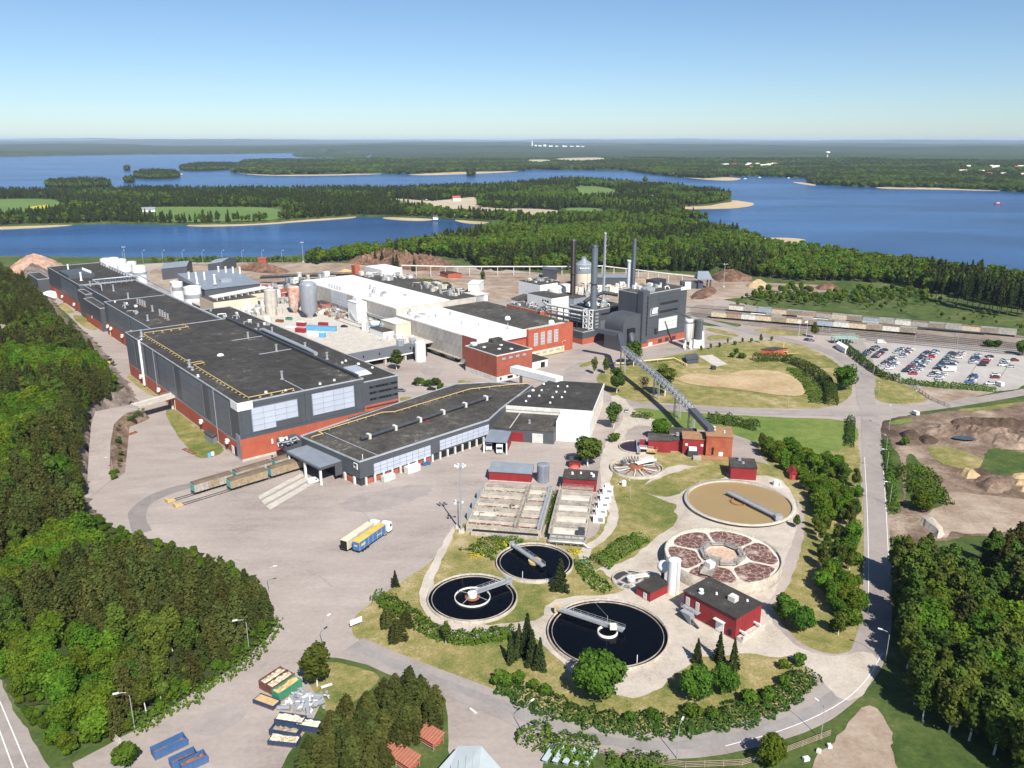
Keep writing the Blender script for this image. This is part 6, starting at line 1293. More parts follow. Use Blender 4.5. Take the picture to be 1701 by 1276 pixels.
bridge(T, (T.cx,T.cy), aim(T,1079,957,.6), 1.1, 1.3, M_whited); T.part('centre_drum', MB().cyl(T.cx,T.cy,.1,1.2,1.2,n=16), M_whited)

# settling basins
TW = R(-9.2)
def fw(c, p, z): return to_frame(K(c, p, z), TW)
def basin_block(label, u0, v0, u1, v1, rows, cols, waters, z=2.6, seed=1, name='settling_basins'):
    T = Thing(name, label, 'basin', (u0,v0,0), TW); r = random.Random(seed)
    T.part('outer_wall', MB().box(u0,v0,0,u0+.5,v1,z).box(u1-.5,v0,0,u1,v1,z).box(u0+.5,v0,0,u1-.5,v0+.5,z).box(u0+.5,v1-.5,0,u1-.5,v1,z), M_tank)
    T.part('floor', MB().box(u0+.5,v0+.5,0,u1-.5,v1-.5,.3), M_concd); ph = (v1-v0-1)/rows
    for i in range(rows):
        b = v0+.5+i*ph; T.part('weir_wall', MB().box(u0+.5,b+ph*.46,.3,u1-.5,b+ph*.50,z+.1), M_conc); T.part('deck', MB().box(u0+.5,b+ph*.62,.3,u1-.5,b+ph*.86,z-.05), M_tank if i % 2 else M_concd)
        T.part('shade_slot', MB().box(u0+.5,b+ph*.50,.3,u1-.5,b+ph*.62,z-1.9), M_dark); T.part('beam', MB().box(u0+.5,b+ph*.96,.3,u1-.5,b+ph,z+.1), M_tank); T.part('gutter', MB().box(u0+.5,b+ph*.86,.3,u1-.5,b+ph*.96,z-1.3), M_foamw)  # black slot by each deck paints in the shade beneath it
        for j in range(cols):
            a = u0+.5+(u1-u0-1)*j/cols; c = u0+.5+(u1-u0-1)*(j+1)/cols
            T.part('water', MB().box(a,b,.3,c,b+ph*.46,z-.75-.2*r.random()), r.choice(waters))
            if j: T.part('divider', MB().box(a-.18,b+.02,.3,a+.18,b+ph*.455,z-.3), M_tank)
    return T
a = fw('c7',(60,910),2.6); b = fw('c7',(735,960),2.6); c = fw('c7',(260,545),2.6); d = fw('c7',(850,575),2.6)
u0, v0, u1, v1 = (a[0]+c[0])/2, (a[1]+b[1])/2, (b[0]+d[0])/2, (c[1]+d[1])/2
T = basin_block('wide block of rust-stained open settling basins by the truck yard', u0, v0, u1, v1, 5, 3, [M_foam2,M_foamw,M_foam2,M_foam2])
bu = u0+(u1-u0)*.66; bridge(T, (bu,v0), (bu,v1), 2.9, 1.0, M_concd, True, 'walkway'); bridge(T, (u1-.8,v0), (u1-.8,v1), 2.9, 1.0, M_steel, True, 'walkway')
for k in range(5): T.part('gate_frame', MB().box(u0+3+k*4.6,v0+6+k*4.5,2.6,u0+3.3+k*4.6,v0+6.3+k*4.5,4.2).box(u0+3+k*4.6,v0+6+k*4.5,4.0,u0+4.8+k*4.6,v0+6.3+k*4.5,4.3), M_concd)
for k in range(3): T.part('inlet_box', MB().box(u0-1.4,v0+8+k*8,0,u0-.02,v0+11+k*8,3.0), M_alu)
T.part('lower_channel', MB().box(u0+2,v0-2.2,0,u1-.5,v0-.02,1.4), M_tank); T.part('channel_water', MB().box(u0+2.3,v0-1.9,1.4,u1-.8,v0-.4,1.45), M_dark)
a = fw('c7',(815,1010),2.4); b = fw('c7',(1130,1000),2.4); c = fw('c7',(925,600),2.4); d = fw('c7',(1205,615),2.4)
u2, v2, u3, v3 = (a[0]+c[0])/2, (a[1]+b[1])/2, (b[0]+d[0])/2, (c[1]+d[1])/2
T = basin_block('narrow block of white-frothed basins beside the blower row', u2, v2, u3, v3, 4, 1, [M_foamw], 2.4, 3)
bridge(T, (u2-.3,v2), (u2-.3,v3+2), 2.6, 1.0, M_concd, True, 'walkway'); bridge(T, (u2,v3+1.2), (u3,v3+1.2), 2.6, 1.1, M_concd, True, 'walkway')
T.part('outfall_frame', MB().rail([(u2,v2-3,0),(u3,v2-3,0)],2.4,2,.2).rail([(u2,v2-.2,0.2),(u3,v2-.2,.2)],2.4,2,.2).bar((u2,v2-3,2.4),(u2,v2,2.4),.2).bar((u3,v2-3,2.4),(u3,v2,2.4),.2), M_steel); T.part('outfall_pipe', MB().tube([(u2,v2-3.2,1.6),(u3-.5,v2-3.2,1.6),(u3+.8,v2-3.2,.4),(u3+2.2,v2-3.4,.3)],.35,8), M_steel); T.part('control_box', MB().box(u3-2.6,v2+.6,2.4,u3-.6,v2+2.6,4.2), M_steeld)
mb = MB(); mb.box(u1+.6,v0+2,0,u2-1.2,v3,.06); tag(structure('grass_strip', mb, M_meadow), None); bpy.data.objects['grass_strip'].rotation_euler = (0,0,TW)
for k in range(5):
    aa_ = fw('c7',(1235+k*20,900-k*62),0); T = Thing('blower_cabinet', ['blower cabinet nearest the lawn in the white row','second white blower cabinet from the lawn','middle white blower cabinet of the five','fourth white blower cabinet from the lawn','white blower cabinet nearest the red shed'][k], 'cabinet', (aa_[0],aa_[1],0), TW, 'white blower cabinets')
    T.part('cabinet', MB().box(aa_[0]-1.4,aa_[1],.2,aa_[0]+2.2,aa_[1]+3.0,2.4), M_white); T.part('cowl', MB().box(aa_[0]-.6,aa_[1]+.6,2.4,aa_[0]+.8,aa_[1]+2.4,3.6), M_white); T.part('pipe', MB().tube([(aa_[0]-1.4,aa_[1]+1.5,1.8),(aa_[0]-2.6,aa_[1]+1.5,1.8),(aa_[0]-2.6,aa_[1]+1.5,.2)],.35,8), M_whited); T.part('grille', MB().box(aa_[0]+.2,aa_[1]-.06,.6,aa_[0]+1.8,aa_[1],2.0), M_glazeframe); T.part('base', MB().box(aa_[0]-1.6,aa_[1]-.2,0,aa_[0]+2.4,aa_[1]+3.1,.2), M_conc)
# red sheds
def red_shed(label, th, u0, v0, u1, v1, z, rm=None, slope=0.0, name='red_shed', wm=None):
    T = Thing(name, label, 'shed', (u0,v0,0), th); T.part('wall', MB().box(u0,v0,.3,u1,v1,z), wm or M_red); T.part('plinth', MB().box(u0-.08,v0-.08,0,u1+.08,v1+.08,.3), M_conc)
    e = .3; T.part('roof', MB().prism([(u0-e,v0-e),(u1+e,v0-e),(u1+e,v1+e),(u0-e,v1+e)],z,z+.25,[(u0-e,v0-e,z+.25),(u1+e,v0-e,z+.25),(u1+e,v1+e,z+.25+slope),(u0-e,v1+e,z+.25+slope)]), rm or M_roof); m = MB()
    n = max(3,int((u1-u0)/1.2))
    for i in range(n+1): m.box(u0+(u1-u0)*i/n-.05,v0-.05,.4,u0+(u1-u0)*i/n+.05,v0,z-.05)
    T.part('wall_rib', m, wm or M_red); return T
a = fw('c7',(280,500),1); b = fw('c7',(650,525),1); T = red_shed('long red shed with blue-grey roof above the wide basins', TW, a[0], a[1], b[0], a[1]+5.5, 3.6, M_roofg, 1.4)
a = fw('c7',(932,560),2); b = fw('c7',(1222,592),2); T = red_shed('red shed with flat dark roof behind the frothy basins', TW, a[0], (a[1]+b[1])/2, b[0], (a[1]+b[1])/2+8, 4.8, M_roof2); vents(T, [(a[0]+3,a[1]+3,.7,.3),(a[0]+6,a[1]+4,.5,.25),(b[0]-2,a[1]+4,.5,.3),(b[0]-1.2,a[1]+2,.8,.35)], 5.0, m=M_white)
a = fw('c7',(985,420),0); T = red_shed('tiny red hut beside the leafy tree', TW, a[0], a[1]+1, a[0]+4.2, a[1]+5, 2.8, M_roof2)
a = fw('c7',(985,435),0); T = Thing('red_skip', 'domed orange-red covered skip by the tiny red hut', 'skip', (a[0]+2,a[1]-2,0), TW); T.part('body', MB().box(a[0]+.3,a[1]-3.2,.2,a[0]+3.9,a[1]+.2,1.8), M_red); v = []; m = MB()
for vv in (a[1]-3.2,a[1]+.2):
    for i in range(9): an = math.pi*i/8; v.append((a[0]+2.1-1.8*math.cos(an), vv, 1.8+1.1*math.sin(an)))
m.add(v, [(i,i+1,i+10,i+9) for i in range(8)]+[tuple(range(8,-1,-1)), tuple(range(9,18))], True); T.part('cover', m, mat('orange_cover',(.50,.10,.07),.6))
tk('c7', (755,530), 385, 0, 2.25, 'grey_silo', 'stout grey silo with pale top between the two red sheds', M_roofg, top=.1, cat='silo')
T = red_shed('largest red building with flat grey roof and rooftop unit in the tank field', PL, 153.6,100.2,164.2,116.6,6.4, name='red_pump_house')
T.part('roof_unit', MB().box(158.6,104.5,6.6,160.4,106.6,8.0).box(158.9,104.8,8.0,160.1,106.3,8.3), M_whited); vents(T, [(156,113,1.0,.45),(158.5,110,.5,.2),(162,103,.4,.2)], 6.6, m=M_white)
T.part('door', MB().box(153.45,103.6,.3,153.6,106.0,3.4), M_white, label='white double door'); T.part('door', MB().box(153.45,111.5,3.0,153.6,112.6,5.2), M_whited); T.part('door', MB().box(153.45,114.6,3.0,153.6,115.8,5.2), M_whited); T.part('canopy', MB().box(152.6,103.2,3.6,153.6,106.4,3.75), M_whited)
T.part('landing', MB().box(151.8,110.8,2.7,153.5,116,2.9), M_steel); m = MB()
for i in range(12): m.box(150.3,111.4+i*.02,.2+i*.22,152,111.7+i*.3,.28+i*.22)
T.part('stair', m, M_steel); T.part('railing', MB().rail([(151.8,110.8,2.9),(151.8,116,2.9)],1.1,1.2,.07), M_steel); T.part('stair_pipe', MB().tube([(150.5,109,.4),(150.8,112,1.6),(151.6,115,1.8),(153.2,117,2.2)],.3,6), M_steeld)
T.part('loading_rack', MB().box(154,98.2,0,163.5,100.0,1.2).box(154,98.0,1.2,163.5,98.3,2.0), M_conc); T.part('rack_beam', MB().bar((155.5,98.2,2.2),(155.5,100.3,2.2),.4).bar((161.5,98.2,2.2),(161.5,100.3,2.2),.4), M_white); T.part('meter_box', MB().box(153.4,101.3,1,153.6,102.2,2.4), M_dark)
T = red_shed('little red shed with grey roof beside the foam-swirled tank', PL, 150.3,125.2,157.8,130.2,3.1); T.part('door', MB().box(150.15,126.4,.2,150.3,127.6,2.3), M_whited)
x, y, _ = K('d2',(440,845)); T = tank('white_silo', 'tall white cylindrical silo beside the brown foam tank', x, y, 0, 1.75, zat(x,y,760+640*.2665), M_white, top=.1, cat='silo'); T.part('sphere', MB().lathe([(.01,4.2),(1.0,4.5),(1.7,5.6),(1.7,6.4),(1.0,7.5),(.01,7.8)],x-2.2,y+4,16), M_white); T.part('sphere_leg', MB().cyl(x-2.2,y+4,0,4.4,.5,n=8), M_steeld); T.part('yellow_base', MB().cyl(x,y,0,.25,2.3,n=16), M_woodchip)
# rust-stained sludge house
T = Thing('sludge_house', 'rust-stained sludge house of stepped red blocks at the foot of the conveyor', 'building', fw('c8',(905,1000),0), TW)
def ww(p, z): return fw('c8', p, z)
M_redrust = mat('rusty_red_wall', (.33,.05,.035), .8, .3, .35, col2=(.34,.15,.06)); M_rustroof = mat('rust_washed_roof', (.36,.20,.09), .9, .25, .4, col2=(.24,.14,.09))
a = ww((1110,950),0); b = ww((905,745),9); T.part('tower', MB().box(a[0]-10,a[1],0,a[0],a[1]+11,8.6), M_redrust); T.part('tower_roof', MB().box(a[0]-10.3,a[1]-.3,8.6,a[0]+.3,a[1]+11.3,9.0), M_rustroof)
T.part('middle_block', MB().box(a[0]-19,a[1]+1.5,0,a[0]-10.1,a[1]+10,6.4), M_red); T.part('middle_roof', MB().box(a[0]-19.2,a[1]+1.2,6.4,a[0]-10.2,a[1]+10.2,6.7), M_rustroof); T.part('link_block', MB().box(a[0]-23.5,a[1]+4,0,a[0]-19.1,a[1]+10,4.6), M_red); T.part('link_roof', MB().box(a[0]-23.6,a[1]+3.8,4.6,a[0]-19.1,a[1]+10.2,4.8), M_roof2)
T.part('left_block', MB().box(a[0]-32.5,a[1]+1.5,0,a[0]-23.6,a[1]+9,5.0), M_red); T.part('left_roof', MB().box(a[0]-32.8,a[1]+1.2,5.0,a[0]-23.4,a[1]+9.2,5.3), M_roof2); T.part('back_block', MB().box(a[0]-24,a[1]+10.2,0,a[0]-13,a[1]+17,5.2), M_conc); T.part('back_roof', MB().box(a[0]-24.2,a[1]+10.1,5.2,a[0]-12.8,a[1]+17.2,5.5), M_roof2)
T.part('entry_hut', MB().box(a[0]-36,a[1]+3.5,0,a[0]-33.5,a[1]+7,3.2), M_red); T.part('sludge_skip', MB().box(a[0]-17,a[1]-1.6,.4,a[0]-13,a[1]+1.2,2.6), M_steeld); T.part('skip_lid', MB().box(a[0]-16.6,a[1]-1.4,2.6,a[0]-13.6,a[1]+.9,3.6), M_white); T.part('ramp', MB().box(a[0]-13,a[1]-4,.15,a[0]-1,a[1]-.2,.5), M_rustroof); T.part('ramp_wall', MB().box(a[0]-15,a[1]-5,.1,a[0]-12,a[1]-3,1.4), M_tank)
T.part('white_hatch', MB().box(a[0]-5,a[1]-.12,.6,a[0]-3.4,a[1],2.2), M_white); T.part('rust_streak', MB().box(a[0]-7.8,a[1]-.1,1,a[0]-7,a[1],4), M_dark); vents(T, [(a[0]-7,a[1]+7,1.3,.6),(a[0]-3,a[1]+4,.9,.25)], 8.9, m=M_whited); vents(T, [(a[0]-21,a[1]+8,.8,.5),(a[0]-12,a[1]+5,.9,.5)], 5.6); T.part('yellow_platform', MB().box(a[0]-33,a[1]-2,1.2,a[0]-29,a[1]+1,1.4).rail([(a[0]-33,a[1]-2,1.4),(a[0]-29,a[1]-2,1.4),(a[0]-29,a[1]+1,1.4)],1.1,1,.1), M_yellow)
for i in range(2): T.part('window', MB().box(a[0]-18+i*6,a[1]+1.38,3.6,a[0]-17+i*6,a[1]+1.5,4.6), M_whited)
a = ww((1100,1112),0); b = ww((1303,1140),0); T = red_shed('red cube-shaped shed above the ochre tank', TW, a[0], (a[1]+b[1])/2, b[0], (a[1]+b[1])/2+9, 5.0, M_roof2); vents(T, [((a[0]+b[0])/2-1,a[1]+6,1.0,.5),((a[0]+b[0])/2,a[1]+3,.5,.4)], 5.2)
a = ww((1565,1120),0); T = Thing('red_hut', 'small red gabled hut at the edge of the tree belt', 'shed', (a[0],a[1],0), TW); T.part('wall', MB().box(a[0],a[1],0,a[0]+2.8,a[1]+5,2.4), M_red); T.part('roof', MB().add([(a[0]-.2,a[1]-.2,2.4),(a[0]+3,a[1]-.2,2.4),(a[0]+1.4,a[1]-.2,3.9),(a[0]-.2,a[1]+5.2,2.4),(a[0]+3,a[1]+5.2,2.4),(a[0]+1.4,a[1]+5.2,3.9)],[(0,1,2),(3,5,4),(0,2,5,3),(1,4,5,2),(0,3,4,1)]), M_red); T.part('door', MB().box(a[0]+.9,a[1]-.08,.1,a[0]+1.9,a[1],2), M_redroof)
a = ww((1455,1165),0); T = Thing('valve_tank', 'small white upright tank with side pipe near the ochre tank', 'tank', (a[0],a[1],0), TW); T.part('shell', MB().cyl(a[0],a[1],0,2.0,1.0,n=16).lathe([(1.0,2.0),(.6,2.3),(.01,2.4)],a[0],a[1],16), M_white); T.part('pipe', MB().tube([(a[0]+.9,a[1],1.6),(a[0]+1.7,a[1]-.3,1.6),(a[0]+1.7,a[1]-.3,0)],.25,8), M_whited)
a = ww((265,1165),0); T = Thing('valve_tank', 'white rounded valve housing at the path fork below the scraper tank', 'tank', (a[0],a[1],0), TW); T.part('shell', MB().cyl(a[0],a[1],0,1.6,.9,n=16).lathe([(.9,1.6),(.5,2.0),(.01,2.1)],a[0],a[1],16), M_white); T.part('pipe', MB().tube([(a[0]-.8,a[1],1.0),(a[0]-2.0,a[1]+.6,1.0),(a[0]-2.0,a[1]+.6,0)],.3,8), M_whited)
# yellow pipeline and small things on the lawn by the conveyor
T = Thing('yellow_pipeline', 'low pale-yellow pipeline running over the lawn past the grey kiosk', 'pipeline', K('c8',(500,190))[:2], 0)
P_ = [K('c8',p,1.4) for p in ((150,205),(260,205),(400,190),(660,165),(760,215))]; T.part('pipe', MB().tube([tuple(p) for p in P_],.45,8), mat('cream_pipe',(.55,.47,.22),.6)); m = MB()
for a, b in zip(P_[:-1],P_[1:]):
    for k in range(4): q = [a[i]+(b[i]-a[i])*k/4 for i in range(3)]; m.box(q[0]-.15,q[1]-.15,0,q[0]+.15,q[1]+.15,1.2)
T.part('stand', m, M_concd)
px_shed('grey_kiosk', 'dark grey flat kiosk with ivy beside the yellow pipeline', 'c8', [(760,215),(850,205),(830,165)], 2.6, M_clad, M_clad, .2, 'kiosk')
px_shed('substation', 'grey box substation at the foot of the big hall', 'c5', [(930,580),(985,612),(1022,592)], 3.2, M_roofg, M_roof2, .1, 'kiosk')
T = px_shed('orange_substation', 'orange brick gas station with flat roof and yellow pipes beside the curved hedge', 'f6', [(750,550),(880,562),(1010,540)], 3.6, M_brick, M_roof2, .2, 'kiosk'); a = K('f6',(985,545)); T.part('flue', MB().box(a[0]-.3,a[1]+2,0,a[0]+.3,a[1]+2.6,7.5), M_yellow); T.part('pipework', MB().tube([(a[0]-1,a[1],.2),(a[0]-1,a[1],2),(a[0]+2,a[1],2),(a[0]+2,a[1],.2)],.25,6).tube([(a[0]+2,a[1]+1,.5),(a[0]+9,a[1]+2,.5)],.25,6), M_yellow)
a = K('c8',(968,255)); container('black_box', 'small dark cabinet on the lawn above the sand bed', a[0], a[1], 0, 2.4, 2.0, 1.8, .2, M_clad_dark)
# ------------------------------------------------------------------ vehicles
def car_meshes():
    L, Wd = 4.4, 1.76; prof = [(-2.2,.28),(2.15,.28),(2.2,.62),(2.05,.80),(1.05,.95),(-1.6,.98),(-2.15,.92),(-2.2,.55)]
    m = MB(); n = len(prof); v = [(x,s*(Wd/2-(.06 if z > .85 else 0)),z) for s in (-1,1) for x, z in prof]
    m.add(v, [tuple(range(n)), tuple(range(2*n-1,n-1,-1))]+[(i,i+n,(i+1)%n+n,(i+1)%n) for i in range(n)])
    m.box(-1.35,-.62,1.38,.35,.62,1.45)                                   # roof panel
    g = MB(); b = [(1.05,.95),(-1.7,.97)]; t = [(.42,1.40),(-1.42,1.40)]; v = []
    for s in (-1,1): v += [(b[0][0],s*.80,b[0][1]),(b[1][0],s*.80,b[1][1]),(t[1][0],s*.62,t[1][1]),(t[0][0],s*.62,t[0][1])]
    g.add(v, [(0,1,2,3),(7,6,5,4),(0,3,7,4),(2,1,5,6),(3,2,6,7)])
    w_ = MB(); k = 10; v = []
    for y in (-.11,.11):
        for i in range(k): a = 6.283*i/k; v.append((.32*math.cos(a), y, .32*math.sin(a)))
    w_.add(v, [tuple(range(k)), tuple(range(2*k-1,k-1,-1))]+[(i,i+k,(i+1)%k+k,(i+1)%k) for i in range(k)])
    return m, g, w_
cm_, gm_, wm_ = car_meshes(); CARG = gm_.mesh('windows', M_glass); CARW = wm_.mesh('wheel', M_tyre); CARB = {}
CC = {'white':(.72,.73,.73),'silver':(.42,.44,.46),'grey':(.16,.17,.19),'black':(.015,.016,.02),'dark blue':(.03,.05,.11),'red':(.42,.025,.03),'dark red':(.15,.02,.025),'blue':(.06,.16,.36),'teal':(.05,.12,.11)}
for k, c in CC.items(): CARB[k] = cm_.mesh('body', mat('car_paint_'+k.replace(' ','_'), c, .28, .03, .5, metal=.1, coat=.6, spec=.5))
def car(x, y, z, rz, colr, label, group=None, sc=(1,1,1)):
    o = bpy.data.objects.new('parked_car', None); COL.objects.link(o); o.location = (x,y,z); o.rotation_euler = (0,0,rz); o.scale = sc; tag(o, label, 'car', group); o.empty_display_size = .5
    for nm, me, l in [('body',CARB[colr],(0,0,0)),('windows',CARG,(0,0,0))]+[('wheel',CARW,(a,b,.32)) for a in (-1.35,1.38) for b in (-.78,.78)]:
        c = bpy.data.objects.new(nm, me); COL.objects.link(c); c.parent = o; c.location = l
cr = random.Random(12)
ROWN = ['first row next to the entrance hedge','second row from the entrance hedge','long third row of the car park','fourth row, around the white van','fifth row of the car park','last row of the car park']
def row(k, side, a, b, cols, keep=.92, sp=2.65):
    A, B = Vector(K('f5',a)), Vector(K('f5',b)); n = max(1,int((B-A).length/sp)+1)
    for i in range(n):
        if cr.random() > keep: continue
        p = A.lerp(B, i/max(1,n-1)); c = cols[i % len(cols)] if isinstance(cols, list) else cols
        car(p.x+cr.uniform(-.3,.3), p.y, .09, R(-6)+(math.pi if cr.random() < .5 else 0)+cr.uniform(-.04,.04), c, f'{c} car on the {side} side of the {ROWN[k]}', 'cars in the car park', (cr.uniform(.95,1.06), 1, cr.choice((.97,1.0,1.08,1.2))))
mixA = ['black','silver','dark blue','white','grey','black','silver','white']; mixB = ['white','silver','grey','dark blue','white','black','silver']
row(0,'left',(75,195),(210,112),['black','dark blue','grey','black','black','grey']); row(0,'right',(205,210),(300,128),['black','grey','red','black'],.85)
row(1,'left',(275,292),(395,212),['silver','black','dark red','silver','dark blue','black','black','silver']); row(1,'left',(420,165),(470,128),['silver','silver','teal']); row(1,'right',(345,325),(410,265),['white','white','silver','grey']); row(1,'right',(465,205),(560,130),['silver','grey','white','silver','dark red','white'])
row(2,'left',(500,365),(735,160),['white','black','black','dark blue','dark red','red','grey','silver','dark blue','black','white','silver','black','black','grey','black'],.97); row(2,'right',(585,378),(815,152),['red','silver','white','grey','white','silver','dark blue','black','white','grey','silver','black','white','grey','silver','white'],.95)
row(3,'left',(770,412),(800,370),['white','silver','black']); row(3,'left',(830,325),(985,168),['black','silver','grey','black','dark blue','black','silver','dark blue','grey','black','silver'],.95); row(3,'right',(850,428),(880,385),['silver','white']); row(3,'right',(960,300),(1000,262),['grey','dark blue','white']); row(3,'right',(1035,225),(1080,165),['red','white','silver','white'])
row(4,'left',(1155,462),(1205,392),['blue','silver','white','grey','dark blue']); row(4,'left',(1185,268),(1230,188),['silver','white','grey','blue','dark blue','black'],1); row(4,'right',(1275,292),(1350,205),['black','black','red','white'],1,5.5)
row(5,'left',(1350,478),(1352,476),['white'],1); row(5,'left',(1400,415),(1412,392),['dark red','white'],1,5); row(5,'left',(1488,292),(1512,240),['white','silver','grey','white'],1); row(5,'right',(1565,305),(1610,243),['silver','dark red'],1,9)
for c_, p, colr, lb in (('c2',(1125,1000),'black','black car beside the white van under the courtyard bushes'),('c2',(1225,1035),'black','black car parked alone below the courtyard bushes'),('c2',(1030,1045),'grey','dark car half hidden behind the annex corner'),('c8',(288,585),'silver','silver car parked beside the road below the conveyor'),('c4',(480,630),'black','dark car under the lone tree by the flagpoles'),('c4',(500,634),'grey','grey car under the lone tree by the flagpoles'),('c2',(665,632),'black','black car in the raised courtyard')):
    x, y, z = K(c_, p, 7 if 'raised' in lb else .1); car(x, y, z, R(80) if 'below the conveyor' in lb else R(-8), colr, lb)
def van(label, x, y, z, rz, s=1.0, m=None):
    T = Thing('delivery_van', label, 'van', (0,0,0), 0); m = m or M_white; prof = [(-2.6,.35),(2.6,.35),(2.65,.9),(1.75,1.25),(1.25,2.15),(-2.5,2.25),(-2.6,2.0)]; n = len(prof); b = MB()
    b.add([(a,sg*.98,c) for sg in (-1,1) for a, c in prof], [tuple(range(n)), tuple(range(2*n-1,n-1,-1))]+[(i,i+n,(i+1)%n+n,(i+1)%n) for i in range(n)]); T.part('body', b, m)
    T.part('windscreen', MB().add([(1.80,-.85,1.28),(1.80,.85,1.28),(1.33,.8,2.08),(1.33,-.8,2.08)],[(0,1,2,3)]), M_glass); T.part('side_window', MB().box(.5,-1.0,1.35,1.3,-.97,1.95).box(.5,.97,1.35,1.3,1.0,1.95), M_glass)
    for a in (-1.7,1.7):
        for c in (-.85,.85):
            o = bpy.data.objects.new('wheel', CARW); COL.objects.link(o); o.parent = T.o; o.location = (a,c,.33)
    T.o.location = (x,y,z); T.o.rotation_euler = (0,0,rz); T.o.scale = (s,)*3; return T
for c_, p, lb, rz, s in (('f5',(940,345),'big white van standing among the cars of the fourth row',R(170),1.3),('f5',(1445,490),'white van alone at the lower end of the last row',R(100),1.0),('c4',(895,648),'white van on the lane above the car park',R(-4),1.0),('c2',(1160,1005),'white van under the courtyard bushes',R(10),1.0),('f3',(700,1120),'white minibus beside the courtyard bushes',R(12),1.0)):
    if 'minibus' in lb: continue
    x, y, z = K(c_, p); van(lb, x, y, .1, rz, s)
WH8 = None
def truck(label, x, y, z, rz, side, top, cabm, open_top=False):
    T = Thing('semi_truck', label, 'truck', (0,0,0), 0); c = MB(); prof = [(8.4,.6),(10.45,.6),(10.5,2.2),(10.35,3.45),(9.0,3.8),(8.4,3.6)]; n = len(prof)
    c.add([(a,sg*1.24,b) for sg in (-1,1) for a, b in prof], [tuple(range(n)), tuple(range(2*n-1,n-1,-1))]+[(i,i+n,(i+1)%n+n,(i+1)%n) for i in range(n)]); cab = T.part('cab', c, cabm)
    T.part('windscreen', MB().box(10.42,-1.1,2.1,10.52,1.1,3.1), M_glass, cab); T.part('side_window', MB().box(9.3,-1.27,2.1,10.2,-1.24,2.9).box(9.3,1.24,2.1,10.2,1.27,2.9), M_glass, cab); T.part('bumper', MB().box(10.3,-1.25,.35,10.6,1.25,.9), M_roofg, cab)
    for sg in (-.8,.8): T.part('headlight', MB().box(10.55,sg-.22,.7,10.63,sg+.22,.95), M_white, cab)
    T.part('chassis', MB().box(-5.5,-.5,.75,8.6,.5,1.05), M_steeld); T.part('trailer', MB().box(-6.6,-1.27,1.05,7.0,1.27,3.85), side); T.part('trailer_roof', MB().box(-6.62,-1.29,3.85,7.02,1.29,3.95), top); T.part('rear_door', MB().box(-6.68,-1.2,1.15,-6.6,1.2,3.8), side if not open_top else M_dark); T.part('fuel_tank', MB().box(6.2,-1.2,.5,7.4,-.6,1.0), M_steel)
    m = MB()
    for i in range(7): m.box(-6.4+i*2.2,-1.31,1.1,-6.3+i*2.2,1.31,3.84)
    T.part('side_strap', m, top)
    for a in (-4.6,-3.3,-2.0,7.2,9.4):
        for b in (-1.0,1.0):
            o = bpy.data.objects.new('wheel', CARW); COL.objects.link(o); o.parent = T.o; o.location = (a,b,.5); o.scale = (1.55,1.5,1.55)
    T.o.location = (x,y,z); T.o.rotation_euler = (0,0,rz); return T
a, b = Vector(G(595,922)), Vector(G(640,890)); d = b-a; rz = math.atan2(d.y,d.x)
p = a+d.normalized()*7.0; nrm = Vector((-math.sin(rz),math.cos(rz),0))
M_truckb = mat('truck_blue_tarp',(.05,.16,.38),.6,.1,.6)
T = truck('lorry with blue sides and yellow top parked in the open yard', p.x+nrm.x*1.0, p.y+nrm.y*1.0, .03, rz, M_truckb, mat('truck_yellow_top',(.58,.43,.09),.6), M_white)
T.part('lettering', MB().box(-5.6,-1.30,2.2,-3.6,-1.27,3.0).box(2.4,-1.30,2.0,5.0,-1.27,2.3).box(-6.72,-.6,2.4,-6.68,.6,2.9), mat('faded_yellow',(.55,.45,.15),.7))
truck('lorry with beige canvas trailer parked beside the blue one', p.x+nrm.x*4.8-math.cos(rz)*1.0, p.y+nrm.y*4.8-math.sin(rz)*1.0, .03, rz, mat('beige_canvas',(.50,.46,.36),.8), mat('cream_canvas',(.62,.56,.42),.8), M_white, True)
for q, sd, tp, lb in (((1357,655),mat('tan_tarp',(.42,.33,.20),.8),mat('tan_tarp',(.42,.33,.20),.8),'white-cabbed lorry with tan load backed under the truck port, left'),((1425,675),M_red,M_white,'white-cabbed lorry with red trailer backed under the truck port, right')):
    x, y, z = K('c6', q); truck(lb, x+.6, y+10.2, .03, R(-92), sd, tp, M_white)
# ------------------------------------------------------------------ railway
M_ballast = layered('rail_ballast', [(0,(.15,.12,.10)),(.5,(.225,.185,.155)),(1,(.31,.265,.23))], (.03,.25,1.2), weights=(.4,.35,.25))
patch('railway_ballast', 'c4', [(-180,425),(0,440),(400,468),(1000,528),(1701,606),(2100,655),(2100,720),(1701,676),(1300,648),(800,604),(560,606),(300,565),(0,525),(-180,498)], .16, M_ballast, 1, .6)
A1, B1 = Vector(K('c4',(40,465))), Vector(K('c4',(1650,612))); A2, B2 = Vector(K('c4',(-60,505))), Vector(K('c4',(1090,600)))
def track(A, B, z=.16):
    d = (B-A).normalized(); s = Vector((-d.y,d.x,0)); T = Thing('railway_track', None, None, (0,0,0), 0); L = (B-A).length
    m = MB(); m.bar(A+s*.75+Vector((0,0,z+.22)), B+s*.75+Vector((0,0,z+.22)), .12, .16); m.bar(A-s*.75+Vector((0,0,z+.22)), B-s*.75+Vector((0,0,z+.22)), .12, .16)
    o = structure('railway_track', m, M_steeld); bpy.data.objects.remove(T.o); m2 = MB(); n = int(L/1.2)
    for i in range(n): p = A+d*(i*1.2); m2.bar(p-s*1.25+Vector((0,0,z+.07)), p+s*1.25+Vector((0,0,z+.07)), .26, .14)
    so = structure('sleepers', m2, M_concd, o); so['kind'] = 'stuff'; return o
dirT = (B1-A1).normalized(); sT = Vector((-dirT.y,dirT.x,0))
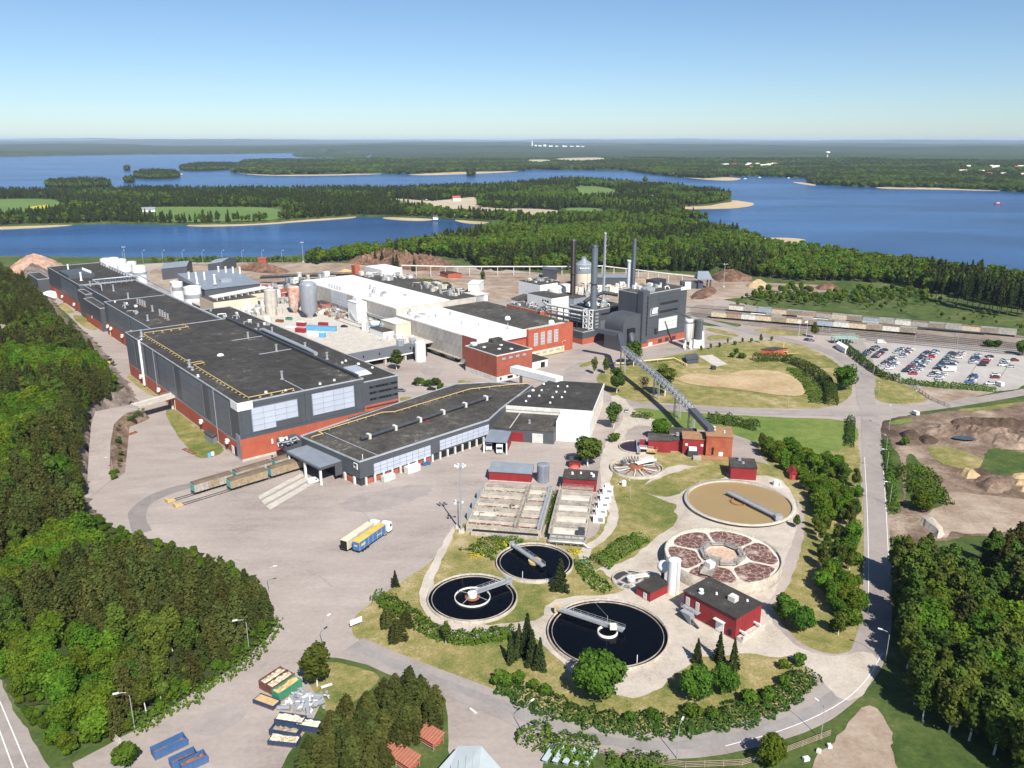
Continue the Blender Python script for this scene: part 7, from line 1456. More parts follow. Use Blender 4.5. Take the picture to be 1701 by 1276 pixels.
for k in (0,): track(A1-dirT*60, B1+dirT*90)
track(A2-dirT*20, A2+dirT*330)
for k in (-1,-2,-3,-4): track(A2+sT*5.2*k+dirT*(30-18*k), A2+sT*5.2*k+dirT*400)
for k in (1,2): track(A2+sT*5.0*k-dirT*20, A2+sT*5.0*k+dirT*420)
def wagon_proto(roofm):
    T = Thing('rail_wagon', None, 'rail wagon', (0,0,0), 0); L = 10.7
    T.part('underframe', MB().box(-L/2,-1.2,.85,L/2,1.2,1.15).box(-L/2-.5,-.9,.95,-L/2,-.6,1.15).box(-L/2-.5,.6,.95,-L/2,.9,1.15).box(L/2,-.9,.95,L/2+.5,-.6,1.15).box(L/2,.6,.95,L/2+.5,.9,1.15), M_steeld)
    for a in (-3.4,3.4): T.part('bogie', MB().box(a-1.2,-1.0,.35,a+1.2,1.0,.85).cyl(a-.8,0,.05,.06,.01), M_dark)
    for a in (-4.2,-2.6,2.6,4.2):
        for b in (-.78,.78):
            o = bpy.data.objects.new('wheel', CARW); COL.objects.link(o); o.parent = T.o; o.location = (a,b,.45); o.scale = (1.35,.6,1.35)
    return T.o
def arch_roof(L, wd, z0, rise, n=8):
    m = MB(); v = []
    for x in (-L/2,L/2):
        for i in range(n+1): a = math.pi*i/n; v.append((x,-wd/2*math.cos(a),z0+rise*math.sin(a)))
    k = n+1; m.add(v, [(i,i+1,i+1+k,i+k) for i in range(n)], True); m.add(v, [tuple(range(k-1,-1,-1)), tuple(range(k,2*k))]); return m
WBASE = wagon_proto(None); ROOFM = {}
wroof = {'grey':mat('wagon_roof_grey',(.20,.20,.19),.8,.2,.6),'brown':mat('wagon_roof_brown',(.135,.10,.068),.85,.25,.6)}
WS = {'white':(.62,.60,.54),'cream':(.56,.47,.34),'brown':(.27,.22,.17),'grey':(.36,.34,.30),'blue-ended':(.30,.38,.44),'rusty':(.36,.25,.18),'teal':(.20,.34,.32),'tan':(.30,.235,.155)}
wside = {k: MB().box(-5.3,-1.5,1.1,5.3,1.5,3.75).mesh('body', mat('wagon_side_'+k.replace('-','_'), c, .75, .25, .5, fine=(1.4,.25))) for k, c in WS.items()}
wdoor = MB().box(-1.6,-1.58,1.3,1.6,1.58,3.6).box(-4.9,-1.55,1.3,-4.75,1.55,3.6).box(4.75,-1.55,1.3,4.9,1.55,3.6).box(-2.9,-1.55,1.3,-2.75,1.55,3.6).box(2.75,-1.55,1.3,2.9,1.55,3.6)
wdoors = {k: wdoor.mesh('door', MT['wagon_side_'+k.replace('-','_')]) for k in WS}; wroofs = {k: arch_roof(10.7,3.1,3.75,.65).mesh('roof', m) for k, m in wroof.items()}
def wagon(p, rz, side, roofk, label, group):
    o = copy_tree(WBASE); o.location = p; o.rotation_euler = (0,0,rz); o.scale = (1,1.08,1.18); tag(o, label, 'rail wagon', group)
    for nm, me in (('body',wside[side]),('door',wdoors[side]),('roof',wroofs[roofk])): c = bpy.data.objects.new(nm, me); COL.objects.link(c); c.parent = o
rzT = math.atan2(dirT.y, dirT.x); ORD = ['first','second','third','fourth','fifth','sixth','seventh','eighth','ninth','tenth','eleventh','twelfth','thirteenth','fourteenth','fifteenth','sixteenth','seventeenth','eighteenth','nineteenth','twentieth']
seqb = ['white','grey','blue-ended','cream','brown','rusty','grey','cream','brown','blue-ended','grey','white','grey','brown','grey','cream','brown','grey']
n = 18
for i in range(n): wagon(A1.lerp(B1,(i+.5)/n)+Vector((0,0,.2)), rzT, seqb[i], 'grey' if i % 3 else 'brown', f'{seqb[i]} covered rail wagon, {ORD[i]} from the left in the rear train', 'wagons of the rear train')
seqf = ['cream','rusty','white','cream','tan','cream','brown','blue-ended','white','cream','tan','white','brown']; n = 13
for i in range(n): wagon(A2.lerp(B2,(i+.5)/n)+Vector((0,0,.2)), math.atan2((B2-A2).y,(B2-A2).x), seqf[i], 'brown' if i % 2 else 'grey', f'{seqf[i]} covered rail wagon, {ORD[i]} from the left in the front train', 'wagons of the front train')
A3, B3 = Vector(K('c4',(160,490))), Vector(K('c4',(1480,600)))
def flat(p, rz, label, load):
    o = copy_tree(WBASE); o.location = p; o.rotation_euler = (0,0,rz); tag(o, label, 'rail wagon', 'flat wagons between the trains'); c = bpy.data.objects.new('deck', load); COL.objects.link(c); c.parent = o
fl = [MB().box(-5.3,-1.35,1.15,5.3,1.35,h).mesh('deck', m) for h, m in ((1.5,M_white),(2.4,MT['wagon_side_grey']),(1.5,M_steeld),(2.2,M_concd))]
for i in range(14):
    if i in (9,): continue
    flat(A3.lerp(B3,(i+.5)/14)+Vector((0,0,.2)), math.atan2((B3-A3).y,(B3-A3).x), f'low open wagon, {ORD[i]} from the left between the two trains', fl[(i*3) % 4 if i < 8 else 2])
# sidings at the rail canopy
for k, (a, b) in enumerate((((690,985),(1560,720)),((740,1015),(1640,740)))):
    A, B = Vector(K('c5',a)), Vector(K('c5',b)); track(A, B, .05); d = (B-A).normalized()
    T = Thing('buffer_stop', ['yellow buffer stop on the far siding','yellow buffer stop on the near siding'][k], 'buffer stop', (A.x,A.y,0), 0); r_ = math.atan2(d.y,d.x); T.part('beam', MB().obox(A.x,A.y,.2,.8,2.6,1.1,r_), M_yellow); T.part('foot', MB().obox(A.x+d.x*1.2,A.y+d.y*1.2,.1,2.4,1.8,.5,r_), M_yellow)
    ws = ((845,930),(1080,820),(1310,735)) if k == 0 else ((1062,895),(1310,795)); P0 = Vector(K('c5',ws[0])); 
    for j in range(len(ws)-(0 if k == 0 else 0)):
        L = 14.5; q = A.lerp(B, 0)+d*((P0-A).dot(d)+L/2+j*(L+1.2)); o = copy_tree(WBASE); o.location = (q.x,q.y,.08); o.rotation_euler = (0,0,r_); o.scale = (1.32,1.12,1.08)
        tag(o, [['green-ended sliding-wall wagon at the outer end of the far siding','middle sliding-wall wagon on the far siding','sliding-wall wagon on the far siding at the canopy'],['sliding-wall wagon with graffiti on the near siding','sliding-wall wagon on the near siding beneath the canopy']][k][j], 'rail wagon', 'wagons on the canopy sidings')
        for nm, me in (('body',wside['tan' if k else 'grey']),('door',wdoors['tan']),('roof',wroofs['brown'])): c = bpy.data.objects.new(nm, me); COL.objects.link(c); c.parent = o
        for e in (-5.4,5.4): c = bpy.data.objects.new('end_wall', box_mesh('end_wall', .15, 2.95, 2.4, mat('wagon_teal_end',(.16,.34,.32),.7,.2,.8))); COL.objects.link(c); c.parent = o; c.location = (e,0,2.5)
for o in list(WBASE.children): bpy.data.objects.remove(o)
bpy.data.objects.remove(WBASE)

# ------------------------------------------------------------------ lamps, masts, fences
def lamp_proto(h, arm):
    o = bpy.data.objects.new('street_lamp', None); o.empty_display_size = .5; tag(o, None, 'lamp'); o['fresh'] = 1
    ch = [('pole', MB().tube([(0,0,-.1),(0,0,h*.9),(arm*.25,0,h)],.09,6,.06), M_steel), ('arm', MB().tube([(arm*.25,0,h),(arm,0,h+.25)],.06,5), M_steel), ('lamp_head', MB().obox(arm+.35,0,h+.17,1.0,.36,.18), M_lamp), ('base', MB().cyl(0,0,0,.5,.16,n=8), M_steel)]
    for nm, m, mm in ch: c = bpy.data.objects.new(nm, m.mesh(nm, mm)); c.parent = o
    return o
LMP = lamp_proto(8.0, 1.8)
def lamp(c, p, rz, label, s=1.0, z=0):
    o = copy_tree(LMP); o.location = K(c, p, z); o.rotation_euler = (0,0,R(rz)); o.scale = (s,)*3; del o['fresh']; tag(o, label, 'lamp', 'street lamps')
for c, p, rz, lb, s in (('e4',(272,405),180,'street lamp over the tree shadows on the right road',1.0),('e4',(212,745),150,'street lamp at the bend of the road in the lower right',1.0),('d7',(700,295),80,'street lamp on the corner of the crossroads by the earthworks',1.25),('d7',(682,572),175,'street lamp beside the thin hedge north of the bush',1.1),('d7',(702,800),180,'street lamp beside the thin hedge near the big bush',1.1),('d6',(195,560),50,'street lamp where the gravel forecourt meets the road',1.0),('d6',(862,650),60,'street lamp on the outside of the long bend, middle',1.0),('d6',(1497,562),120,'street lamp at the end of the lattice fence',1.0),('d5',(422,285),60,'street lamp beside the drooping birch at the yard corner',1.1),('c4',(1078,1015),60,'street lamp on the lawn beside the car park corner',1.0),('c4',(850,842),80,'street lamp between road and car park hedge',1.0),('c4',(880,945),80,'street lamp on the triangular lawn',.8),('c4',(370,1010),90,'street lamp on the cross road under the sand bed',1.0),('c4',(920,1270),100,'street lamp on the road verge south of the crossroads',.9),('c4',(560,610),90,'street lamp post by the rail sidings, left',1.0),('c4',(600,612),90,'street lamp post by the rail sidings, second',1.0),('c4',(1080,665),90,'street lamp on the lane above the third car row',1.0),('c4',(1320,680),90,'street lamp on the lane above the fifth car row',1.0),('e3',(1200,500),20,'street lamp at the tip of the left wood',1.0),('e3',(1110,760),200,'street lamp poking from the pines near the yard bend',1.15),('e3',(600,1100),200,'street lamp poking from the pines near the gate',1.15),('c7',(1525,690),100,'street lamp at the path fork by the grass island',.8),('c5',(340,800),180,'street lamp on the planted ramp bank',.8),('c1',(440,820),60,'street lamp on the mill road opposite the rear hall',.8)):
    lamp(c, p, rz, lb, s)
for i in range(9):
    x = 205+i*33; o = copy_tree(LMP); o.location = G(x,436.5); o.rotation_euler = (0,0,R(70)); o.scale = (1.5,1.5,1.5); del o['fresh']; tag(o, f'slim lamp post on the lake shore, {ORD[i]} from the left', 'lamp', 'shore lamps')
for ch in list(LMP.children): bpy.data.objects.remove(ch)
bpy.data.objects.remove(LMP)
def mast(label, c, p, topy, n=6, r=.35):
    x, y, _ = K(c, p); ox, oy, s = CROPS[c]; h = zat(x,y,oy+topy*s); T = Thing('light_mast', label, 'light mast', (x,y,0), 0); T.part('pole', MB().cyl(x,y,0,h,r,r*.5,10), M_steel); T.part('crossbar', MB().bar((x-1.6,y,h),(x+1.6,y,h),.2).bar((x,y-1.2,h-.3),(x,y+1.2,h-.3),.2), M_steel)
    for i in range(n): a = 6.283*i/n; T.part('floodlight', MB().obox(x+1.5*math.cos(a),y+1.2*math.sin(a),h-.2,.7,.5,.6,a), M_lamp)
    T.part('footing', MB().box(x-.9,y-.9,0,x+.9,y+.9,1.0), M_conc)
mast('tall floodlight mast between the yard and the basins', 'c6', (1185,1175), 750); mast('shorter floodlight mast at the yard edge below the basins', 'c6', (1165,1150), 985, 3, .25); mast('tall light mast by the lake behind the silos', 'c2', (402,215), 88, 4); mast('light mast beside the red bark heaps', 'c3', (1553,375), 228, 3); mast('light mast behind the white tanks', 'c1', (805,215), 118, 3)
for i, q in enumerate(((430,612),(472,612))):
    x, y, _ = K('c4', q); T = Thing('flagpole', ['left of two white flagpoles by the rail sidings','right of two white flagpoles by the rail sidings'][i], 'flagpole', (x,y,0), 0); T.part('pole', MB().cyl(x,y,0,11,.09,.05,8), M_white); T.part('flag', MB().add([(x,y,10.8),(x-1.0,y-.2,10.6),(x-1.7,y,10.2),(x-1.6,y+.1,9.2),(x-.9,y-.1,9.4),(x,y,9.3)],[(0,1,4,5),(1,2,3,4)]), M_white)
# footbridge
a, b = Vector(K('c5',(480,365),6.5)), Vector(K('c5',(752,287),7.2)); d = b-a; s = Vector((-d.y,d.x,0)).normalized()
T = Thing('footbridge', 'concrete bridge from the rocky ramp over the mill road to the hall', 'bridge', (a.x,a.y,0), 0); T.part('deck', MB().bar(a,b,5.0,.5), M_conc); T.part('edge_beam', MB().bar(a+s*2.6,b+s*2.6,.3,1.2).bar(a-s*2.6,b-s*2.6,.3,1.2), M_conc)
for t, k in ((.90,1.6),(.90,-1.6)): p = a+d*t+s*k; T.part('pillar', MB().box(p.x-.5,p.y-.5,-.1,p.x+.5,p.y+.5,p.z-.2), M_conc)
T.part('abutment', MB().obox(a.x-.5,a.y,-.2,2,5.6,6.4,math.atan2(d.y,d.x)), M_concd); T.part('railing', MB().rail([tuple(a+s*2.6+Vector((0,0,.5))),tuple(b+s*2.6+Vector((0,0,.5)))],.9,2,.06).rail([tuple(a-s*2.6+Vector((0,0,.5))),tuple(b-s*2.6+Vector((0,0,.5)))],.9,2,.06), M_steel)
# pipe on posts round the back of the site
T = Thing('overhead_pipe', 'long white pipe on slim posts along the back of the site', 'pipeline', K('c3',(300,290))[:2], 0)
P_ = [G(x,y)[:2] for x,y in ((668,459),(740,460),(800,458),(880,457),(960,456),(1000,455),(1060,462),(1110,468),(1180,474))]; H_ = [zat(p[0],p[1],q) for p,q in zip(P_,(441,443,443,443,443,442,449,455,463))]; P3 = [(*p,max(5,h)) for p,h in zip(P_,H_)]
T.part('pipe', MB().tube(P3,.6,8), M_whited)
for a, b in zip(P3[:-1],P3[1:]):
    for k in range(3): q = [a[i]+(b[i]-a[i])*k/3 for i in range(3)]; T.part('post', MB().box(q[0]-.35,q[1]-.35,0,q[0]+.35,q[1]+.35,q[2]), M_conc)
a, b = Vector(K('c2',(130,320),4)), Vector(K('c2',(960,290),15)); T = Thing('log_conveyor', 'dark inclined log conveyor behind the silos', 'conveyor', (a.x,a.y,0), 0); T.part('truss', truss(a,b,3,2.6,3.2), M_steeld); T.part('belt', MB().bar(a+Vector((0,0,1)),b+Vector((0,0,1)),2.4,1.4), M_clad_dark)
for t in (.3,.6,.8,.98): p = a.lerp(b,t); T.part('trestle', MB().bar((p.x-1.2,p.y,0),(p.x-1.2,p.y,p.z),.5).bar((p.x+1.2,p.y,0),(p.x+1.2,p.y,p.z),.5), M_steel)
T.part('drive_house', MB().box(b.x-14,b.y-2,b.z-1,b.x-8,b.y+2,b.z+3), M_whited); T.part('head_tower', MB().box(b.x-13,b.y-1.5,0,b.x-10,b.y+1.5,b.z-1), M_brick)
# bus-shelter-like gatehouse by the car park
T = Thing('gatehouse', 'pale green flat-roofed gatehouse frame at the car park entrance', 'gatehouse', K('c4',(695,640))[:2], 0); a = K('c4',(620,645)); b = K('c4',(770,655)); T.part('roof', MB().box(a[0],a[1]-3,3.2,b[0],a[1]+3,3.6), mat('pale_green_paint',(.30,.42,.36),.6)); m = MB()
for i in range(8):
    for dy in (-2.8,2.8): u = a[0]+.3+(b[0]-a[0]-.6)*i/7; m.box(u-.12,a[1]+dy-.12,0,u+.12,a[1]+dy+.12,3.2)
T.part('post', m, MT['pale_green_paint']); T.part('booth', MB().box(a[0]+4,a[1]-2,0,b[0]-6,a[1]+2,2.8), M_clad_dark); T.part('roof_frame', MB().rail([(a[0],a[1]-3,3.6),(b[0],a[1]-3,3.6)],2.0,4,.18).rail([(a[0],a[1]+3,3.6),(b[0],a[1]+3,3.6)],2.0,4,.18), MT['pale_green_paint'])
px_shed('white_booth', 'long white box trailer beside the car park hedge', 'c4', [(640,675),(690,705),(705,695)], 3.0, M_white, M_white, .05)
# lattice fence at the road bend and the parking barrier
def fence(name, label, pts, h, post, m, boards=3, group=None):
    T = Thing(name, label, 'fence', pts[0][:2], 0, group)
    for a, b in zip(pts[:-1],pts[1:]):
        a, b = Vector(a), Vector(b); L = (b-a).length; n = max(1,int(L/post))
        for i in range(n):
            p, q = a.lerp(b,i/n), a.lerp(b,(i+1)/n); T.part('post', MB().box(p.x-.08,p.y-.08,0,p.x+.08,p.y+.08,h), m)
            for k in range(boards): T.part('rail', MB().bar((p.x,p.y,h*(k+.6)/boards),(q.x,q.y,h*(k+.6)/boards),.06,.14), m)
fence('board_fence', 'weathered board fence along the outside of the road bend', KS('d6',[(520,625),(700,665),(900,690),(1150,680),(1350,620),(1540,548)]), 1.6, 3.0, M_wood, 4)
fence('wire_fence', 'low dark fence from the car park hedge down to the road', KS('c4',[(1060,885),(1180,970),(1285,1015)]), 1.8, 3.5, M_steeld, 3)
fence('guard_rail', 'steel guard rail round the planted ramp bank', KS('c5',[(355,430),(330,560),(318,760),(345,830),(400,800)],.5), 1.1, 3.0, M_steel, 2)
fence('yard_gate', 'pale sliding gate beside the pines at the lower yard entrance', KS('d4',[(205,905),(260,950),(330,1010),(370,1050)]), 2.0, 2.0, M_conc, 6)
for a, b, lb in (((1125,440),(1280,200),'low kerb barrier between the fifth row cars'),((1415,490),(1570,245),'low kerb barrier between the last row cars')):
    A, B = K('f5',a), K('f5',b); fence('parking_barrier', lb, [A,B], .6, 3.5, M_wood, 1)
# far settlement specks, boats, water tower
x, y, _ = G(1374,262,10); T = Thing('water_tower', 'white mushroom water tower on the far wooded ridge', 'tower', (x,y,0), 0); T.part('shaft', MB().cyl(x,y,0,34,4,n=12), M_white); T.part('tank', MB().lathe([(4,34),(15,40),(15,47),(.1,50)],x,y,20), M_white)
def boat(label, px_, py_, L, m2):
    x, y, _ = G(px_,py_,WL); T = Thing('boat', label, 'boat', (x,y,WL), 0); h = MB(); h.prism([(x-L/2,y-L*.12),(x+L*.35,y-L*.12),(x+L/2,y),(x+L*.35,y+L*.12),(x-L/2,y+L*.12)],WL-.3,WL+L*.10); T.part('hull', h, m2); T.part('cabin', MB().box(x-L*.25,y-L*.08,WL+L*.1,x+L*.15,y+L*.08,WL+L*.2), M_white); T.part('roof', MB().box(x-L*.28,y-L*.09,WL+L*.2,x+L*.18,y+L*.09,WL+L*.22), m2)
boat('red and white ferry crossing the wide lake at right', 1658,339,16,M_red)
for i, (a, b) in enumerate(((1262,295),(1278,293.5),(1238,297),(1310,296))): boat(['white moored boat left of the far pier','white moored boat right of the far pier','white boat off the sand spit','white boat under the far wooded shore'][i], a, b, 10, M_white)
def house(label, px_, py_, L, W_, h, wm, rm, z=0, name='house', rz=.3):
    x, y, _ = G(px_,py_,z); T = Thing(name, label, 'house', (0,0,0), 0); T.part('wall', MB().box(-L/2,-W_/2,-1,L/2,W_/2,h), wm); e = .5; T.part('roof', MB().add([(-L/2-e,-W_/2-e,h),(L/2+e,-W_/2-e,h),(L/2+e,W_/2+e,h),(-L/2-e,W_/2+e,h),(-L/2-e,0,h+W_*.45),(L/2+e,0,h+W_*.45)],[(0,1,5,4),(2,3,4,5),(0,4,3),(1,2,5),(0,3,2,1)]), rm); T.part('chimney', MB().box(L*.2,-.5,h,L*.2+1,.5,h+W_*.6), M_brick2)
    for k in (-.28,.05,.3): T.part('window', MB().box(L*k,-W_/2-.06,h*.4,L*k+1.3,-W_/2,h*.75), M_glass)
    T.o.location = (x,y,z); T.o.rotation_euler = (0,0,rz)
house('white farmhouse with red roof beside the tan field', 758,334,16,10,6,M_white,M_redroof); house('white house on the green island field', 964,309,14,9,6,M_white,M_roof2); house('second white house on the green island field', 985,308.5,12,8,5,M_white,M_roof2,0,'house',-.2); house('third pale house by the island trees', 1003,308,10,8,5,M_white,M_redroof); house('long white barn on the peninsula meadow', 245,352,26,9,4,M_white,M_roofg,0,'barn'); house('white cottage left of the red-roofed farm', 712,332,18,8,4,M_white,M_roof2); house('little red cottage at the foot of the back wood', 830,440,9,6,4,M_red,M_redroof); house('white boathouse on the thin beach', 723,364,8,6,4,M_white,M_roof2)
sr = random.Random(9)
for i in range(26):
    a = sr.uniform(1190,1300) if i < 14 else sr.uniform(1585,1700); b = sr.uniform(273,279) if i < 14 else sr.uniform(277,291); g_ = G(a,b,12); zz = float(land_h(np.array([g_[:2]]))[0])
    x, y, _ = G(a,b,zz+9); m = MB(); s_ = sr.uniform(7,14); m.box(x-s_,y-5,zz-4,x+s_,y+5,zz+13); m.prism([(x-s_-.5,y-5.5),(x+s_+.5,y-5.5),(x+s_+.5,y+5.5),(x-s_-.5,y+5.5)],zz+13,zz+13.3,[(x-s_-.5,y-.2,zz+16),(x+s_+.5,y-.2,zz+16),(x+s_+.5,y+.2,zz+16),(x-s_-.5,y+.2,zz+16)])
    solo('far_house', 'tiny pale house in the village on the far shore, middle' if i < 14 else 'tiny pale house in the village on the far shore at the right edge', 'house', m, [M_whited,M_white,M_redroof,M_cream][i % 4], (x,y,zz), 'houses of the far villages')
for i, (px_, w_, h_) in enumerate(((884,14,70),(890,30,34),(897,40,30),(905,36,38),(915,50,26),(925,40,22),(938,60,24),(950,50,20),(960,46,22),(745,60,22),(757,50,20),(735,40,18),(968,40,18),(872,40,18))):
    x, y, _ = G(px_,246.5,20); m = MB(); m.box(x-w_/2,y-15,0,x+w_/2,y+15,h_+28)
    if i: m.box(x-w_/2.5,y-10,h_+28,x-w_/5,y,h_+33)
    else: m.box(x-2,y-2,h_+28,x+2,y+2,h_+52)
    solo('town_block', ['tall white tower of the distant town','white block beside the distant town tower'][min(i,1)] if i < 2 else ('pale block in the distant town on the horizon' if i < 9 or i > 11 else 'pale block of the distant quarter left of the town'), 'building', m, M_white, (x,y,0), 'blocks of the distant town')
# ------------------------------------------------------------------ hedges, bushes, single trees
def hedge(label, pts, wd, h, m, dens=9.0, size=.42, lump=.45, name='hedge', cat='hedge', seed=1):
    r = np.random.default_rng(seed); pts = smooth_poly([tuple(p[:2]) for p in pts], 2, False); seg = []
    for a, b in zip(pts[:-1], pts[1:]): seg.append((a, b, math.dist(a,b)))
    Ltot = sum(s[2] for s in seg); n = int(Ltot*wd*dens); t = r.uniform(0,Ltot,n); P = np.zeros((n,3)); Nn = np.zeros((n,3)); cum = np.cumsum([0]+[s[2] for s in seg])
    k = np.clip(np.searchsorted(cum, t)-1, 0, len(seg)-1); A = np.array([s[0] for s in seg])[k]; B = np.array([s[1] for s in seg])[k]; Ls = np.array([s[2] for s in seg])[k]; f = ((t-cum[k])/Ls)[:,None]
    C = A+(B-A)*f; d = (B-A)/Ls[:,None]; s = np.c_[-d[:,1], d[:,0]]; q = r.uniform(-1,1,n); ang = q*math.pi/2
    loc = np.array([1+lump*mnoise.noise((x*.35,y*.35,seed))+lump*.6*mnoise.noise((x*1.1,y*1.1,seed)) for x, y in C])
    P[:,:2] = C+s*(np.sin(ang)*wd/2*loc)[:,None]; P[:,2] = np.maximum(.1, np.abs(np.cos(ang))**.7*h*loc*r.uniform(.8,1.08,n)); P[:,2] *= np.where(r.uniform(size=n) < .25, r.uniform(.2,1,n), 1)
    Nn[:,:2] = s*np.sin(ang)[:,None]; Nn[:,2] = np.cos(ang)+.3
    c = C.mean(0); P[:,:2] -= c; o = bpy.data.objects.new(name, leaf_mesh(name, quads(P, Nn, size, r, .6), m)); COL.objects.link(o); o.location = (c[0],c[1],0); return tag(o, label, cat)
PH = lambda *p: KS('ph', p)
hedge('bright green hedge curving below the left dark tank', PH((625,992),(660,1012),(690,1034),(725,1056),(770,1066),(815,1060),(855,1052)), 4.6, 2.4, F_hedge, 12, seed=2)
hedge('broad dark shrub belt along the inside of the long road bend', PH((835,1140),(880,1162),(950,1188),(1030,1206),(1110,1212),(1190,1200),(1260,1180),(1315,1152),(1338,1120)), 6.5, 1.6, F_hedged, 9, .45, .7, 'shrubbery', 'shrubs', 3)
hedge('green shrub bank between the basins path and the foam tank', PH((992,940),(1015,925),(1040,908),(1066,895)), 7, 2.2, F_hedge, 10, seed=4, name='shrubbery', cat='shrubs')
hedge('low shrub row between the middle and large dark tanks', PH((965,935),(975,955),(990,972),(1012,984)), 4.5, 2.0, F_hedge, 10, seed=5, name='shrubbery', cat='shrubs')
hedge('dark clipped hedge curving round the sand bed', KS('c4',[(180,748),(330,738),(480,790),(575,860),(612,920),(612,995)]), 6, 4.2, F_hedged, 10, .5, .25, seed=6)
hedge('dense dark hedge between the road and the car park', KS('c4',[(690,668),(760,735),(860,812),(930,850),(1000,858)]), 5, 3.2, F_hedged, 10, .5, .3, seed=7)
hedge('green hedge along the lower edge of the car park', KS('c4',[(1005,868),(1100,880),(1240,895),(1400,905),(1540,918)]), 5, 2.6, F_hedge, 10, .5, .5, seed=8)
hedge('straight clipped hedge beside the main road by the mown lawn', KS('c4',[(725,1080),(720,1160),(715,1235)]), 3.4, 2.6, F_hedged, 14, .4, .2, seed=9)
hedge('dark hedge row behind the sludge house', KS('c8',[(920,660),(1050,670),(1200,700),(1320,725)]), 6, 3.6, F_hedged, 10, .5, .4, seed=10)
hedge('low dark hedge above the purple tank', KS('c8',[(330,625),(400,625),(480,640)]), 4, 2.2, F_hedged, 12, .4, .3, seed=11)
hedge('thin hedge strip right of the main road', KS('d7',[(680,370),(690,480),(705,620),(725,760),(735,850)]), 3.2, 1.7, F_hedge, 12, .4, .5, seed=12)
hedge('shrubby bank of weeds with yellow flowers beside the middle dark tank', KS('d1',[(470,270),(560,200),(640,160),(760,130)]), 9, 1.1, F_hedge, 8, .4, .6, 'weed_bank', 'weeds', 13)
for i, (p, lb) in enumerate((((470,265),'yellow flowering weeds left of the middle dark tank'),((660,190),'yellow flowering weeds behind the middle dark tank'),((1170,245),'yellow flowering weeds right of the middle dark tank'))):
    a = K('d1',p); hedge(lb, [(a[0]-2.2,a[1]-.6),(a[0]+2.2,a[1]+.6)], 3.2, .7, F_yellow, 14, .3, .5, 'flowering_weeds', 'weeds', 14+i)
hedge('green creeper on the strip between the two basin blocks', KS('c7',[(800,930),(830,820),(860,700),(875,640)]), 3.4, .9, F_hedge, 14, .35, .5, 'creeper', 'weeds', 18)
hedge('dark green grass mound beside the sand bed', KS('c4',[(400,790),(470,850),(530,920),(540,990)]), 8, 1.0, F_hedge, 6, .5, .5, 'rough_grass', 'weeds', 19)
hedge('thick green bush mass on the bank right of the road', KS('d7',[(860,560),(900,640),(960,720),(1000,790)]), 11, 3.0, F_hedge, 8, .5, .6, 'shrubbery', 'shrubs', 20)
hedge('shrubs behind the board fence at the bottom of the picture', KS('d6',[(205,530),(250,570),(330,600),(420,620),(510,640)]), 7, 2.6, F_hedge, 9, .45, .6, 'shrubbery', 'shrubs', 21)
hedge('ragged shrubs beside the fence under the road bend', KS('d6',[(560,660),(640,672),(720,680),(820,690)]), 5, 2.4, F_birch, 8, .45, .7, 'shrubbery', 'shrubs', 22)
hedge('trees and shrubs at the foot of the left wood along the lower yard', KS('d4',[(1330,60),(1280,200),(1130,370),(900,500),(740,610),(500,740),(330,860)]), 5, 1.6, F_hedge, 6, .45, .9, 'shrubbery', 'shrubs', 23)
hedge('long row of young bushes behind the white hall', KS('c2',[(1130,330),(1220,335),(1330,360)]), 5, 1.6, F_hedge, 7, .5, .5, 'shrubbery', 'shrubs', 25)
def tree(kind, c, p, s, label, sxy=1.0, var=None, z=0): x, y, _ = K(c, p, z); return plant(kind, x, y, z, s, label, None, None, var, sxy)
tree('maple','ph',(990,1160),1.22,'huge round maple overlapping the largest dark tank',1.0,0); tree('maple','ph',(1157,1160),.86,'left of two round maples below the red pump house',.95,1); tree('maple','ph',(1205,1152),.78,'right of two round maples below the red pump house',.82,0)
tree('maple','ph',(1303,1030),.80,'upper round maple right of the red pump house',.85,1); tree('maple','ph',(1330,1050),.78,'lower round maple right of the red pump house',.85,0)
tree('birch','ph',(976,774),1.08,'spreading birch beside the frothy basins',1.7,0); tree('birch','ph',(1019,711),1.0,'narrow birch at the corner of the paper store',1.3,1); tree('birch','ph',(1024,653),1.08,'dark upright birch above the paper store corner',1.35,2); tree('birch','ph',(987,622),.80,'left of two slim young birches by the yard kerb',.8,1); tree('birch','ph',(1006,621),.80,'right of two slim young birches by the yard kerb',.8,0); tree('birch','ph',(1052,608),1.3,'tall tree against the boiler house beside the conveyor',1.4,0); tree('birch','ph',(1104,658),1.35,'large shady tree beside the truss conveyor',1.35,1); tree('bare','ph',(1068,652),1.0,'sparse brownish tree under the conveyor'); tree('broad','ph',(1098,730),1.05,'bushy tree above the purple tank',1.0,0); tree('broad','c4',(690,910),1.35,'big round tree beside the curved hedge',1.1,1); tree('birch','c4',(515,615),.85,'lone dark tree by the flagpoles',1.1,2)
tree('birch','ph',(527,1140),.95,'drooping birch beside the waste skips',1.25,0); tree('birch','ph',(659,614),.95,'pale leaning birch in front of the grey gallery',1.5,2); tree('birch','ph',(741,1070),.52,'little birch in the hedge below the left dark tank',.9,1); tree('spruce','ph',(657,974),.42,'small round conifer on the yard edge',1.2)
for p, s, lb in (((848,1100),.62,'leftmost spruce of the clump beside the largest dark tank'),((862,1088),.72,'second spruce of the clump beside the largest dark tank'),((876,1090),.98,'tallest spruce of the clump beside the largest dark tank'),((884,1104),.80,'front spruce of the clump beside the largest dark tank'),((897,1112),.72,'rightmost spruce of the clump beside the largest dark tank')): tree('spruce','ph',p,s,lb)
